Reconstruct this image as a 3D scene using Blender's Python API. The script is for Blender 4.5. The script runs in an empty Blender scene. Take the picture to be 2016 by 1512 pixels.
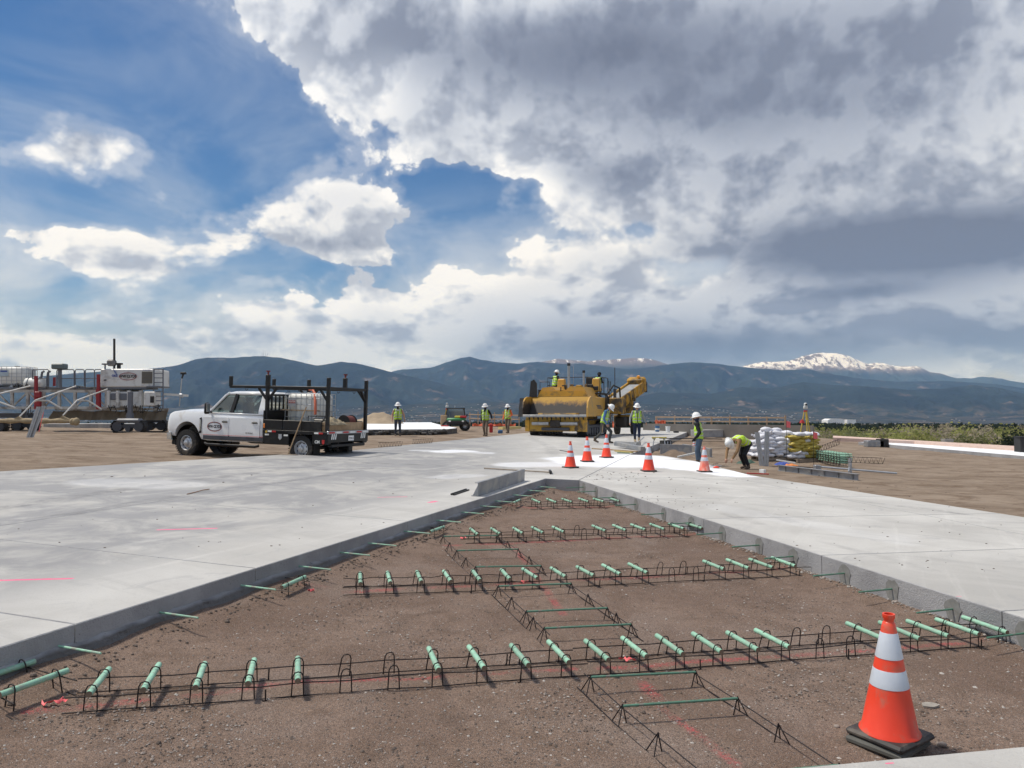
import bpy, bmesh, math, random
import numpy as np
from mathutils import Vector, Matrix, noise
R = math.radians
rnd = random.Random(11)
scene = bpy.context.scene
col = scene.collection
# ------------------------------------------------------------------ camera
F = 1514.0
PITCH = math.atan(59 / 1514)
EYE = 2.05
cam_d = bpy.data.cameras.new('camera')
cam_d.sensor_width = 36.0
cam_d.lens = F / 2016 * 36
cam_d.clip_start = 0.05
cam_d.clip_end = 90000
cam = bpy.data.objects.new('camera', cam_d)
cam.location = (0, 0, EYE)
cam.rotation_euler = (math.pi / 2 + PITCH, 0, 0)
col.objects.link(cam)
scene.camera = cam
# ------------------------------------------------------------------ light
SUN_EL, SUN_AZ = R(62), R(-84)          # azimuth measured from +Y towards +X: high on the left, a little ahead
sun_dir = Vector((math.sin(SUN_AZ) * math.cos(SUN_EL), math.cos(SUN_AZ) * math.cos(SUN_EL), math.sin(SUN_EL)))
sl = bpy.data.lights.new('sun', 'SUN')
sl.energy = 3.3
sl.angle = R(6)
sl.color = (1.0, 0.945, 0.86)
so = bpy.data.objects.new('sun', sl)
so.rotation_euler = sun_dir.to_track_quat('Z', 'Y').to_euler()
so.location = (-20, 10, 40)
col.objects.link(so)
scene.view_settings.view_transform = 'Standard'
scene.view_settings.look = 'None'
scene.view_settings.exposure = 0.12
scene.view_settings.gamma = 1.0
scene.view_settings.use_curve_mapping = False
scene.cycles.use_denoising = True
scene.cycles.max_bounces = 6
scene.cycles.diffuse_bounces = 3
scene.cycles.glossy_bounces = 3
scene.cycles.transmission_bounces = 4
scene.cycles.transparent_max_bounces = 12
scene.cycles.volume_bounces = 0
scene.cycles.sample_clamp_indirect = 6


# ------------------------------------------------------------------ node helper
class NT:
    def __init__(s, tree):
        s.t = tree
        tree.nodes.clear()

    def put(s, sock, v):
        if isinstance(v, bpy.types.NodeSocket):
            s.t.links.new(v, sock)
        elif v is not None:
            try:
                sock.default_value = v
            except Exception:
                sock.default_value = tuple(v) + (1.0,)

    def n(s, typ, ins=None, **props):
        nd = s.t.nodes.new('ShaderNode' + typ)
        for k, v in props.items():
            setattr(nd, k, v)
        for k, v in (ins or {}).items():
            s.put(nd.inputs[k], v)
        return nd

    def m(s, op, a, b=None, c=None, clamp=False):
        nd = s.n('Math', operation=op, use_clamp=clamp)
        s.put(nd.inputs[0], a)
        if b is not None: s.put(nd.inputs[1], b)
        if c is not None: s.put(nd.inputs[2], c)
        return nd.outputs[0]

    def v(s, op, a, b=None, scale=None):
        nd = s.n('VectorMath', operation=op)
        s.put(nd.inputs[0], a)
        if b is not None: s.put(nd.inputs[1], b)
        if scale is not None: s.put(nd.inputs['Scale'], scale)
        return nd.outputs[1] if op in ('DOT_PRODUCT', 'LENGTH', 'DISTANCE') else nd.outputs[0]

    def ss(s, x, lo, hi, a=0.0, b=1.0):
        nd = s.n('MapRange', interpolation_type='SMOOTHSTEP')
        for k, v in zip(range(5), (x, lo, hi, a, b)): s.put(nd.inputs[k], v)
        return nd.outputs[0]

    def lin(s, x, lo, hi, a=0.0, b=1.0):
        nd = s.n('MapRange')
        for k, v in zip(range(5), (x, lo, hi, a, b)): s.put(nd.inputs[k], v)
        return nd.outputs[0]

    def mix(s, f, a, b, mode='MIX'):
        nd = s.n('Mix', data_type='RGBA', blend_type=mode)
        s.put(nd.inputs[0], f); s.put(nd.inputs[6], a); s.put(nd.inputs[7], b)
        return nd.outputs[2]

    def noise(s, vec, scale, detail=4, rough=0.55, dist=0.0, col=False):
        nd = s.n('TexNoise', {'Scale': scale, 'Detail': detail, 'Roughness': rough, 'Distortion': dist})
        s.put(nd.inputs['Vector'], vec)
        return nd.outputs[1 if col else 0]

    def xyz(s, x, y, z=0.0):
        nd = s.n('CombineXYZ', {0: x, 1: y, 2: z})
        return nd.outputs[0]


def ray(u, v):
    a, b = (u - 1008) / F, (756 - v) / F
    c, s_ = math.cos(PITCH), math.sin(PITCH)
    return a, c - b * s_, s_ + b * c


# ------------------------------------------------------------------ sky: clear blue with broken cloud, fixed to compass directions
def build_world():
    w = bpy.data.worlds.new('World')
    scene.world = w
    w.use_nodes = True
    T = NT(w.node_tree)
    sky = T.n('TexSky', sky_type='NISHITA', sun_disc=False, sun_elevation=SUN_EL, sun_rotation=SUN_AZ,
              altitude=1900, air_density=1.15, dust_density=0.25, ozone_density=2.2)
    d = T.v('NORMALIZE', T.n('TexCoord').outputs['Generated'])
    sx = T.n('SeparateXYZ', {0: d})
    az = T.m('ARCTAN2', sx.outputs[0], sx.outputs[1])
    el = T.m('ARCSINE', sx.outputs[2])
    pe = T.xyz(az, el)
    # noise coordinates: features shrink towards the horizon
    def field(off, det):
        # off: small shift of the sample towards the sun, in (az, el)
        q = pe if off is None else T.v('ADD', pe, off)
        s2 = T.n('SeparateXYZ', {0: q})
        ee = T.m('ADD', T.m('MAXIMUM', s2.outputs[1], -0.02), 0.26)
        p = T.xyz(T.m('MULTIPLY', s2.outputs[0], 2.05), T.m('MULTIPLY', T.m('LOGARITHM', ee, math.e), 1.45), 5.3)
        n1 = T.noise(p, 2.5, det, 0.57, 0.2)
        vo = T.n('TexVoronoi', {'Vector': p, 'Scale': 6.0, 'Detail': 2.0, 'Roughness': 0.62, 'Lacunarity': 2.3}, feature='F1', voronoi_dimensions='2D', normalize=False)
        n3 = T.noise(p, 7.0, 5 if off is None else 3, 0.62, 0.3)
        n1 = T.m('ADD', n1, T.m('MULTIPLY', T.m('SUBTRACT', n3, 0.5), 0.34))
        return T.m('ADD', T.m('MULTIPLY', n1, 1.55), T.m('MULTIPLY', T.m('SUBTRACT', 0.5, vo.outputs[0]), 0.15)), p
    fb, p = field(None, 7)
    fo, _ = field((-0.016, 0.026, 0.0), 5)
    def ang(u, v):
        x, y, z = ray(u, v)
        return math.atan2(x, y), math.asin(z / math.sqrt(x * x + y * y + z * z))
    def blob(u, v, su, sv, wgt, rot=0.0):
        a, e = ang(u, v)
        q = T.v('SUBTRACT', pe, (a, e, 0))
        if rot:
            nd = T.n('VectorRotate', {'Vector': q, 'Angle': R(rot)}, rotation_type='Z_AXIS')
            q = nd.outputs[0]
        q = T.v('MULTIPLY', q, (F / su / 1.12, F / sv / 1.12, 0))
        g = T.m('EXPONENT', T.m('MULTIPLY', T.v('DOT_PRODUCT', q, q), -1.0))
        return T.m('MULTIPLY', g, wgt)
    def total(bl):
        acc = None
        for b in bl:
            g = blob(*b)
            acc = g if acc is None else T.m('ADD', acc, g)
        return acc
    cover = total([
        (1100, 50, 480, 170, .55), (720, 100, 250, 130, .22), (1560, 210, 460, 210, .42), (1280, 290, 330, 90, .32), (620, 190, 90, 70, .14),
        (1850, 470, 420, 190, .52), (1150, 530, 290, 70, .26), (1930, 100, 300, 300, .30), (1500, 680, 640, 110, .50), (930, 590, 330, 60, .28),
        (430, 425, 130, 30, .24), (640, 385, 90, 36, .24), (610, 475, 190, 24, .24), (520, 520, 200, 14, -.16), (330, 440, 60, 40, -.12), (740, 420, 50, 55, .16), (280, 500, 170, 30, .26), (100, 465, 110, 28, .22), (170, 520, 160, 20, .1),
        (210, 288, 105, 52, .80), (50, 600, 120, 30, .22), (140, 695, 260, 40, .34), (540, 700, 360, 55, .36), (800, 650, 240, 42, .24), (520, 602, 70, 16, .20),
        (70, 300, 60, 14, .2), (860, 430, 70, 24, .18), (1390, 488, 80, 22, .24), (280, 580, 40, 12, .14), (160, 620, 90, 12, .16),
        (190, 110, 330, 150, -.50), (430, 250, 150, 80, -.30), (930, 365, 170, 26, -.26), (1350, 530, 95, 34, -.42), (1245, 462, 60, 24, -.28), (330, 345, 120, 34, -.2),
        (330, 590, 300, 22, -.12), (60, 390, 200, 40, -.18), (900, 700, 90, 16, -.16), (820, 385, 60, 26, -.16), (1010, 425, 40, 12, -.1)])
    dark = total([(1160, 100, 330, 85, 1.0), (1400, 230, 240, 60, .5), (1190, 345, 110, 34, .5), (1700, 480, 290, 55, .92), (1900, 490, 240, 60, .7), (1760, 130, 280, 150, .5),
                  (850, 270, 110, 40, .35), (1500, 600, 500, 30, .15), (1150, 650, 200, 40, .3), (650, 480, 150, 14, .3), (400, 465, 130, 12, .25), (1690, 575, 80, 12, .5), (1480, 360, 220, 50, .3), (820, 40, 120, 60, .2), (1700, 680, 420, 50, .75), (1250, 690, 300, 30, .5)])
    vis = T.ss(el, 0.5, 0.75, 0.0, 1.0)       # higher up the broken cover goes on by itself
    back = T.ss(T.m('ABSOLUTE', az), 0.62, 0.95, 0.0, 1.0)
    out = T.m('MAXIMUM', vis, back)
    base = T.m('ADD', cover, T.m('MULTIPLY', out, 0.16))
    dens = T.m('SUBTRACT', T.m('ADD', base, fb), 0.855)
    densO = T.m('SUBTRACT', T.m('ADD', base, fo), 0.855)
    soft = T.ss(T.noise(T.v('ADD', p, (7.1, 2.3, 1.0)), 1.5, 3, .5), .45, .65, .07, .36)
    alpha = T.m('MAXIMUM', T.m('POWER', T.ss(dens, 0.015, soft), 0.8), T.ss(dens, -0.13, 0.06, 0.0, 0.26))
    thin = T.ss(T.noise(T.v('MULTIPLY', p, (1.0, 1.6, 1)), 1.6, 5, 0.6, 0.6), 0.42, 0.75, 0.0, 0.5)
    relief = T.m('MULTIPLY', T.m('SUBTRACT', dens, densO), 2.3)
    relief = T.m('MINIMUM', T.m('MAXIMUM', relief, -0.34), 0.20)
    nlo = T.noise(p, 2.5, 1.5, 0.5, 0.2)
    dlo = T.m('SUBTRACT', T.m('ADD', base, T.m('MULTIPLY', nlo, 1.55)), 0.80)
    thick = T.m('MULTIPLY', T.ss(dens, -0.06, 0.16), T.ss(dlo, 0.0, 0.60))
    dk = T.m('ADD', T.m('MULTIPLY', dark, T.lin(fb, 0.45, 1.15, 0.85, 1.1)), T.m('MULTIPLY', out, 0.25))
    relief = T.m('MULTIPLY', relief, T.m('SUBTRACT', 1.0, T.m('MULTIPLY', T.m('MINIMUM', T.m('ADD', dk, 0.05), 1.0), 0.72)))
    relief = T.m('MULTIPLY', relief, T.m('SUBTRACT', 1.0, T.m('MULTIPLY', thick, 0.25)))
    shade = T.m('ADD', T.m('SUBTRACT', T.m('SUBTRACT', 0.95, T.m('MULTIPLY', thick, 0.24)), T.m('MULTIPLY', T.m('MULTIPLY', dk, thick), 0.62)), relief)
    shade = T.m('MINIMUM', T.m('MAXIMUM', shade, 0.08), 1.12)
    rampn = T.n('ValToRGB')
    cr = rampn.color_ramp
    cr.elements[0].position = 0.1; cr.elements[0].color = (.155, .175, .235, 1)
    cr.elements[1].position = 1.0; cr.elements[1].color = (.93, .94, .96, 1)
    for pos, c in ((.3, (.24, .27, .35)), (.5, (.40, .44, .53)), (.72, (.62, .66, .74))):
        e_ = cr.elements.new(pos); e_.color = c + (1,)
    T.put(rampn.inputs[0], shade)
    cloud = T.v('SCALE', rampn.outputs[0], scale=10.8)
    hs = T.n('HueSaturation', {'Saturation': 1.22, 'Value': 0.80, 'Color': sky.outputs[0]})
    blue = T.mix(1.0, hs.outputs[0], (.84, .93, 1.06), 'MULTIPLY')
    veil = T.mix(T.m('MULTIPLY', thin, T.ss(el, 0.7, 0.1, 0.35, 1.0)), blue, (5.6, 6.3, 7.4))
    wisp = total([(1150, 610, 420, 90, .75), (520, 600, 330, 60, .5), (40, 560, 170, 90, .5), (60, 370, 150, 60, .32), (420, 50, 200, 90, .24), (900, 470, 200, 60, .35), (1400, 520, 150, 60, .2)])
    wisp = T.m('MULTIPLY', wisp, T.ss(T.noise(T.v('MULTIPLY', p, (1.0, 1.3, 1.0)), 2.2, 6, .62, .5), .3, .66))
    veil = T.mix(T.m('MINIMUM', wisp, .85), veil, (7.6, 8.1, 8.9))
    hz = T.ss(el, 0.16, 0.0, 0.0, 0.92)       # pale air towards the horizon
    veil = T.mix(hz, veil, (5.4, 6.0, 6.9))
    cloud = T.mix(T.ss(el, 0.22, 0.0, 0.0, 1.0), cloud, T.mix(1.0, cloud, (.83, .96, 1.2), 'MULTIPLY'))
    outc = T.mix(alpha, veil, cloud)
    bg = T.n('Background', {'Color': outc, 'Strength': 0.095})
    T.t.links.new(bg.outputs[0], T.n('OutputWorld').inputs[0])
    w.cycles.sampling_method = 'MANUAL'
    w.cycles.sample_map_resolution = 1024


build_world()


# ------------------------------------------------------------------ pixel-to-place helpers (used only to read off where things stand)
PA, PB, PC = 0.18, 0.0195, -0.025       # the site: a gently tilted plane, the top of the concrete
SLAB = 0.30


def zg(x, y):
    return PA + PB * y + PC * x


def hit(u, v, dz=0.0):
    x, y, z = ray(u, v)
    k = (PA + dz - EYE) / (z - PB * y - PC * x)
    return Vector((x * k, y * k, EYE + z * k))


def at(u, v, d):
    x, y, z = ray(u, v)
    return Vector((x * d / y, d, EYE + z * d / y))


# ------------------------------------------------------------------ mesh helper
class G:
    def __init__(s):
        s.v, s.f, s.m = [], [], []

    def add(s, vs, fs, mi=0, M=None):
        o = len(s.v)
        s.v += [(M @ Vector(p)) if M else Vector(p) for p in vs]
        s.f += [tuple(i + o for i in f) for f in fs]
        s.m += [mi] * len(fs)
        return s

    def box(s, c, d, b=0.0, M=None, mi=0, rz=0.0, taper=None):
        hx, hy, hz = d[0] / 2, d[1] / 2, d[2] / 2
        X = Matrix.Translation(Vector(c)) @ Matrix.Rotation(rz, 4, 'Z')
        if M: X = M @ X
        t = taper or (1, 1)
        def w(p):
            if p[2] > 0: return (p[0] * t[0], p[1] * t[1], p[2])
            return p
        if b <= 0:
            vs = [w((x * hx, y * hy, z * hz)) for z in (-1, 1) for y in (-1, 1) for x in (-1, 1)]
            return s.add(vs, [(0, 2, 3, 1), (4, 5, 7, 6), (0, 1, 5, 4), (2, 6, 7, 3), (0, 4, 6, 2), (1, 3, 7, 5)], mi, X)
        b = min(b, hx * .95, hy * .95, hz * .95)
        vs, ix = [], {}
        for z in (-1, 1):
            for y in (-1, 1):
                for x in (-1, 1):
                    for a, p in enumerate(((x * hx, y * (hy - b), z * (hz - b)), (x * (hx - b), y * hy, z * (hz - b)), (x * (hx - b), y * (hy - b), z * hz))):
                        ix[(x, y, z, a)] = len(vs); vs.append(w(p))
        fs = []
        for a in range(3):
            o = [i for i in range(3) if i != a]
            for sg in (-1, 1):
                q = []
                for e, g in ((-1, -1), (1, -1), (1, 1), (-1, 1)):
                    k = [0, 0, 0]; k[a] = sg; k[o[0]] = e; k[o[1]] = g
                    q.append(ix[(k[0], k[1], k[2], a)])
                if (sg < 0) != (a == 1): q.reverse()
                fs.append(tuple(q))
            for e in (-1, 1):
                for g in (-1, 1):
                    k0 = [0, 0, 0]; k0[o[0]] = e; k0[o[1]] = g
                    k1 = list(k0); k0[a] = -1; k1[a] = 1
                    q = [ix[tuple(k0) + (o[0],)], ix[tuple(k1) + (o[0],)], ix[tuple(k1) + (o[1],)], ix[tuple(k0) + (o[1],)]]
                    fs.append(tuple(q))
        for x in (-1, 1):
            for y in (-1, 1):
                for z in (-1, 1):
                    fs.append((ix[(x, y, z, 0)], ix[(x, y, z, 1)], ix[(x, y, z, 2)]))
        return s.add(vs, fs, mi, X)

    def tube(s, a, b, r0, r1=None, n=8, mi=0, caps=True, M=None):
        a, b = Vector(a), Vector(b)
        r1 = r0 if r1 is None else r1
        d = (b - a).normalized()
        x = d.orthogonal().normalized(); y = d.cross(x)
        vs = []
        for p, r in ((a, r0), (b, r1)):
            vs += [p + (x * math.cos(2 * math.pi * i / n) + y * math.sin(2 * math.pi * i / n)) * r for i in range(n)]
        fs = [(i, (i + 1) % n, n + (i + 1) % n, n + i) for i in range(n)]
        if caps: fs += [tuple(range(n - 1, -1, -1)), tuple(range(n, 2 * n))]
        return s.add(vs, fs, mi, M)

    def path(s, pts, r, n=6, mi=0, M=None, closed=False):
        pts = [Vector(p) for p in pts]
        m = len(pts)
        rr = r if isinstance(r, (list, tuple)) else [r] * m
        vs, x = [], None
        for i, p in enumerate(pts):
            if closed: d = pts[(i + 1) % m] - pts[i - 1]
            else: d = pts[min(i + 1, m - 1)] - pts[max(i - 1, 0)]
            d = d.normalized() if d.length > 1e-9 else Vector((0, 0, 1))
            x = d.orthogonal().normalized() if x is None else (x - d * x.dot(d))
            x = x.normalized() if x.length > 1e-6 else d.orthogonal().normalized()
            y = d.cross(x)
            vs += [p + (x * math.cos(2 * math.pi * k / n) + y * math.sin(2 * math.pi * k / n)) * rr[i] for k in range(n)]
        fs = []
        for i in range(m if closed else m - 1):
            o, q = i * n, ((i + 1) % m) * n
            fs += [(o + k, o + (k + 1) % n, q + (k + 1) % n, q + k) for k in range(n)]
        if not closed: fs += [tuple(range(n - 1, -1, -1)), tuple(range((m - 1) * n, m * n))]
        return s.add(vs, fs, mi, M)

    def lathe(s, prof, n=24, M=None, mi=0, mis=None):
        vs, fs, ms = [], [], []
        for r, z in prof:
            vs += [(r * math.cos(2 * math.pi * i / n), r * math.sin(2 * math.pi * i / n), z) for i in range(n)]
        o = len(s.v)
        for j in range(len(prof) - 1):
            fs = [(j * n + i, j * n + (i + 1) % n, (j + 1) * n + (i + 1) % n, (j + 1) * n + i) for i in range(n)]
            s.f += [tuple(k + o for k in f) for f in fs]; s.m += [mis[j] if mis else mi] * n
        s.v += [(M @ Vector(p)) if M else Vector(p) for p in vs]
        return s

    def prism(s, poly, h0, h1, axis='y', mi=0, M=None, mtop=None):
        n = len(poly)
        def P(a, b, h):
            return {'x': (h, a, b), 'y': (a, h, b), 'z': (a, b, h)}[axis]
        vs = [P(a, b, h0) for a, b in poly] + [P(a, b, h1) for a, b in poly]
        fs = [(i, (i + 1) % n, n + (i + 1) % n, n + i) for i in range(n)]
        s.add(vs, fs + [tuple(range(n - 1, -1, -1))], mi, M)
        o = len(s.v) - 2 * n
        s.f.append(tuple(range(o + n, o + 2 * n))); s.m.append(mi if mtop is None else mtop)
        return s

    def ell(s, c, r, nu=12, nv=8, mi=0, M=None):
        r = r if isinstance(r, (list, tuple)) else (r, r, r)
        vs = [(c[0], c[1], c[2] - r[2])]
        for j in range(1, nv):
            t = math.pi * j / nv - math.pi / 2
            vs += [(c[0] + r[0] * math.cos(t) * math.cos(2 * math.pi * i / nu), c[1] + r[1] * math.cos(t) * math.sin(2 * math.pi * i / nu), c[2] + r[2] * math.sin(t)) for i in range(nu)]
        vs.append((c[0], c[1], c[2] + r[2]))
        fs = [(0, 1 + (i + 1) % nu, 1 + i) for i in range(nu)]
        for j in range(nv - 2):
            o = 1 + j * nu
            fs += [(o + i, o + (i + 1) % nu, o + nu + (i + 1) % nu, o + nu + i) for i in range(nu)]
        o = 1 + (nv - 2) * nu
        fs += [(o + i, o + (i + 1) % nu, len(vs) - 1) for i in range(nu)]
        return s.add(vs, fs, mi, M)

    def bar(s, a, b, w, h, mi=0, up=(0, 0, 1), bev=0.0, M=None):
        a, b = Vector(a), Vector(b)
        d = b - a; L = d.length; d.normalize()
        u = Vector(up)
        if abs(d.dot(u)) > .98: u = Vector((0, 1, 0))
        y = u.cross(d).normalized(); z = d.cross(y)
        X = Matrix((( d.x, y.x, z.x, (a.x + b.x) / 2), (d.y, y.y, z.y, (a.y + b.y) / 2), (d.z, y.z, z.z, (a.z + b.z) / 2), (0, 0, 0, 1)))
        if M: X = M @ X
        return s.box((0, 0, 0), (L, w, h), bev, X, mi)

    def quad(s, a, b, c, d, mi=0):
        return s.add([a, b, c, d], [(0, 1, 2, 3)], mi)

    def mesh(s, name, mats, smooth=None):
        me = bpy.data.meshes.new(name)
        me.from_pydata([tuple(p) for p in s.v], [], s.f)
        for m in (mats if isinstance(mats, (list, tuple)) else [mats]): me.materials.append(m)
        if any(s.m): me.polygons.foreach_set('material_index', s.m)
        bm = bmesh.new(); bm.from_mesh(me)
        bmesh.ops.recalc_face_normals(bm, faces=bm.faces)
        bm.to_mesh(me); bm.free()
        if smooth is not None:
            me.polygons.foreach_set('use_smooth', [True] * len(me.polygons))
            me.set_sharp_from_angle(angle=R(smooth))
        return me

    def build(s, name, mats, parent=None, smooth=None):
        return link(name, s.mesh(name, mats, smooth), parent)


def link(name, me, parent=None):
    o = bpy.data.objects.new(name, me)
    col.objects.link(o)
    if parent: o.parent = parent
    return o


def tag(o, label=None, cat=None, group=None, kind=None):
    if label: o['label'] = label
    if cat: o['category'] = cat
    if group: o['group'] = group
    if kind: o['kind'] = kind
    return o


def thing(name, label, cat, loc=(0, 0, 0), rz=0.0, group=None, M=None):
    o = bpy.data.objects.new(name, None)
    o.empty_display_size = .2
    col.objects.link(o)
    if M is not None: o.matrix_world = M
    else:
        o.location = loc; o.rotation_euler = (0, 0, rz)
    return tag(o, label, cat, group)


def dup(root, parent=None):
    c = root.copy(); col.objects.link(c)
    if parent: c.parent = parent
    for ch in root.children: dup(ch, c)
    return c


def frame(org, ex, ez=(0, 0, 1)):
    ex = Vector(ex).normalized(); ez = Vector(ez)
    ey = ez.cross(ex).normalized(); ez = ex.cross(ey)
    return Matrix(((ex.x, ey.x, ez.x, org[0]), (ex.y, ey.y, ez.y, org[1]), (ex.z, ey.z, ez.z, org[2]), (0, 0, 0, 1)))


# ------------------------------------------------------------------ materials
MATS = {}


def mat(name, base, rough=.6, metal=0.0, var=.12, scale=6.0, bump=0.0, bscale=40.0, dirt=None, dirt_amt=.5, dscale=3.0, spec=.5, coat=0.0, sheen=0, rnd_=0.0):
    if name in MATS: return MATS[name]
    m = bpy.data.materials.new(name); m.use_nodes = True
    T = NT(m.node_tree)
    co = T.n('TexCoord').outputs['Object']
    n1 = T.noise(co, scale, 5, .6)
    c = T.mix(1.0, tuple(base) + (1,), T.n('CombineColor', {0: T.lin(n1, .25, .75, 1 - var, 1 + var), 1: T.lin(n1, .25, .75, 1 - var, 1 + var), 2: T.lin(n1, .25, .75, 1 - var, 1 + var)}).outputs[0], 'MULTIPLY')
    if rnd_:
        ri = T.n('ObjectInfo').outputs['Random']
        k = T.lin(ri, 0, 1, 1 - rnd_, 1 + rnd_)
        c = T.v('SCALE', c, scale=k)
    if dirt:
        nd = T.noise(co, dscale, 7, .65, .3)
        c = T.mix(T.ss(nd, .62 - dirt_amt * .35, .72 - dirt_amt * .2), c, tuple(dirt) + (1,))
    p = T.n('BsdfPrincipled', {'Base Color': c, 'Roughness': T.lin(n1, .2, .8, max(.02, rough - .07), min(1, rough + .07)), 'Metallic': metal, 'Specular IOR Level': spec, 'Coat Weight': coat})
    if bump:
        nb = T.noise(co, bscale, 6, .6)
        T.put(p.inputs['Normal'], T.n('Bump', {'Strength': .6, 'Distance': bump, 'Height': nb}).outputs[0])
    T.t.links.new(p.outputs[0], T.n('OutputMaterial').inputs[0])
    MATS[name] = m
    return m


def glassmat(name, tint=(.35, .42, .42), refl=.12):
    m = bpy.data.materials.new(name); m.use_nodes = True
    T = NT(m.node_tree)
    fr = T.n('Fresnel', {'IOR': 1.5}).outputs[0]
    t = T.n('BsdfTransparent', {'Color': tuple(tint) + (1,)})
    g = T.n('BsdfGlossy', {'Color': (.9, .95, .95, 1), 'Roughness': .03})
    mx = T.n('MixShader', {0: T.m('ADD', fr, refl)})
    T.t.links.new(t.outputs[0], mx.inputs[1]); T.t.links.new(g.outputs[0], mx.inputs[2])
    T.t.links.new(mx.outputs[0], T.n('OutputMaterial').inputs[0])
    MATS[name] = m
    return m


def segd(T, P, a, b):
    """distance from P (z ignored) to the segment a-b, as a node socket"""
    a = Vector((a[0], a[1], 0)); b = Vector((b[0], b[1], 0)); ba = b - a
    pa = T.v('SUBTRACT', P, tuple(a))
    h = T.m('DIVIDE', T.v('DOT_PRODUCT', pa, tuple(ba)), ba.dot(ba), clamp=True)
    return T.v('LENGTH', T.v('SUBTRACT', pa, T.v('SCALE', tuple(ba), scale=h)))


def ground_material():
    m = bpy.data.materials.new('earth'); m.use_nodes = True
    T = NT(m.node_tree)
    P = T.n('NewGeometry').outputs['Position']
    s = T.n('SeparateXYZ', {0: P})
    P2 = T.xyz(s.outputs[0], s.outputs[1], 0)
    # zones: gravelly brown sub-base near the camera (the open bay), tan graded dirt outside
    inside = T.m('GREATER_THAN', T.n('Attribute', attribute_name='pit').outputs['Fac'], .5)
    n0 = T.noise(P2, .55, 4, .6, .4); n1 = T.noise(P2, 4.0, 6, .65); n2 = T.noise(P2, 38, 4, .6); n3 = T.noise(P2, 150, 3, .6)
    gcol = T.mix(T.ss(n0, .38, .62), (.185, .135, .105, 1), (.25, .19, .15, 1))
    gcol = T.mix(T.ss(n1, .42, .7, 0, .8), gcol, (.155, .112, .082, 1))
    damp = T.noise(P2, 1.3, 5, .65, .8)
    gcol = T.mix(T.ss(damp, .54, .66, 0, .55), gcol, (.125, .09, .068, 1))
    gpat = T.noise(T.v('ADD', P2, (31.0, 7.0, 0.0)), .8, 5, .6, .5)
    gcol = T.mix(T.ss(gpat, .50, .66, 0, .5), gcol, (.27, .225, .195, 1))
    vo = T.n('TexVoronoi', {'Vector': P2, 'Scale': 62.0, 'Randomness': 1.0})
    st = T.n('SeparateColor', {0: vo.outputs['Color']})
    peb = T.m('MULTIPLY', T.ss(vo.outputs['Distance'], .42, .25), T.ss(st.outputs[0], .42, .5))
    pc = T.mix(st.outputs[1], (.15, .12, .105, 1), (.40, .36, .33, 1))
    gcol = T.mix(T.m('MULTIPLY', peb, .85), gcol, pc)
    vo2 = T.n('TexVoronoi', {'Vector': T.v('ADD', P2, T.v('SCALE', T.noise(P2, 30, 2, .5, 0, True), scale=.02)), 'Scale': 125.0, 'Randomness': 1.0})
    st2 = T.n('SeparateColor', {0: vo2.outputs['Color']})
    peb2 = T.m('MULTIPLY', T.ss(vo2.outputs['Distance'], .5, .2), T.ss(st2.outputs[0], .35, .45))
    gcol = T.mix(T.m('MULTIPLY', peb2, .75), gcol, T.mix(st2.outputs[1], (.085, .062, .05, 1), (.36, .31, .275, 1)))
    crev = T.ss(vo2.outputs['Distance'], .45, .75, 0, .6)
    gcol = T.mix(crev, gcol, (.06, .043, .034, 1))
    gcol = T.mix(T.ss(n2, .55, .75, 0, .45), gcol, (.085, .062, .048, 1))
    # tan dirt with wheel streaks across the field
    Ps = T.v('MULTIPLY', P2, (.55, 1.0, 1))
    q0 = T.noise(Ps, .8, 6, .62, .6); q1 = T.noise(T.v('MULTIPLY', P2, (.75, 1.25, 1)), 1.5, 6, .7, .5); q2 = T.noise(P2, 6, 5, .7)
    tcol = T.mix(T.ss(q0, .35, .65), (.245, .188, .138, 1), (.345, .275, .21, 1))
    tcol = T.mix(T.ss(q1, .48, .66, 0, .8), tcol, (.17, .118, .08, 1))
    tcol = T.mix(T.ss(q2, .58, .8, 0, .5), tcol, (.39, .32, .25, 1))
    tcol = T.mix(T.ss(n2, .6, .8, 0, .35), tcol, (.15, .11, .08, 1))
    # far plain: scrub and grass
    dist = T.v('LENGTH', P2)
    f0 = T.noise(P2, .012, 6, .6)
    fcol = T.mix(T.ss(f0, .4, .6), (.11, .10, .065, 1), (.19, .16, .115, 1))
    gcol = T.mix(1.0, gcol, (1.26, 1.19, 1.17, 1), 'MULTIPLY')
    tcol = T.mix(1.0, tcol, (1.05, 1.04, 1.04, 1), 'MULTIPLY')
    c = T.mix(inside, tcol, gcol)
    c = T.mix(T.ss(dist, 85, 130), c, fcol)
    # marking paint sprayed on the sub-base
    pink = None
    for (a, b, w) in PAINT_PIT:
        d = segd(T, P2, a, b)
        k = T.ss(d, w, w * .15)
        pink = k if pink is None else T.m('MAXIMUM', pink, k)
    pk = T.m('MULTIPLY', pink, T.m('MULTIPLY', T.ss(n2, .35, .62), T.ss(n1, .3, .6, .25, 1)))
    pk = T.m('MULTIPLY', pk, T.ss(T.noise(P2, 1.9, 4, .6), .38, .58, .12, 1.25))
    c = T.mix(T.m('MULTIPLY', pk, .5), c, (.62, .075, .10, 1))
    hgt = T.m('ADD', T.m('MULTIPLY', n2, .6), T.m('ADD', T.m('MULTIPLY', peb, .4), T.m('ADD', T.m('MULTIPLY', peb2, .35), T.m('MULTIPLY', n3, .35))))
    hgt = T.m('ADD', hgt, T.m('MULTIPLY', n1, 1.6))
    hgt = T.m('ADD', hgt, T.m('MULTIPLY', q1, T.m('MULTIPLY', T.m('SUBTRACT', 1.0, inside), 6.0)))
    bp = T.n('Bump', {'Strength': 1.0, 'Distance': .02, 'Height': hgt})
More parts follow.
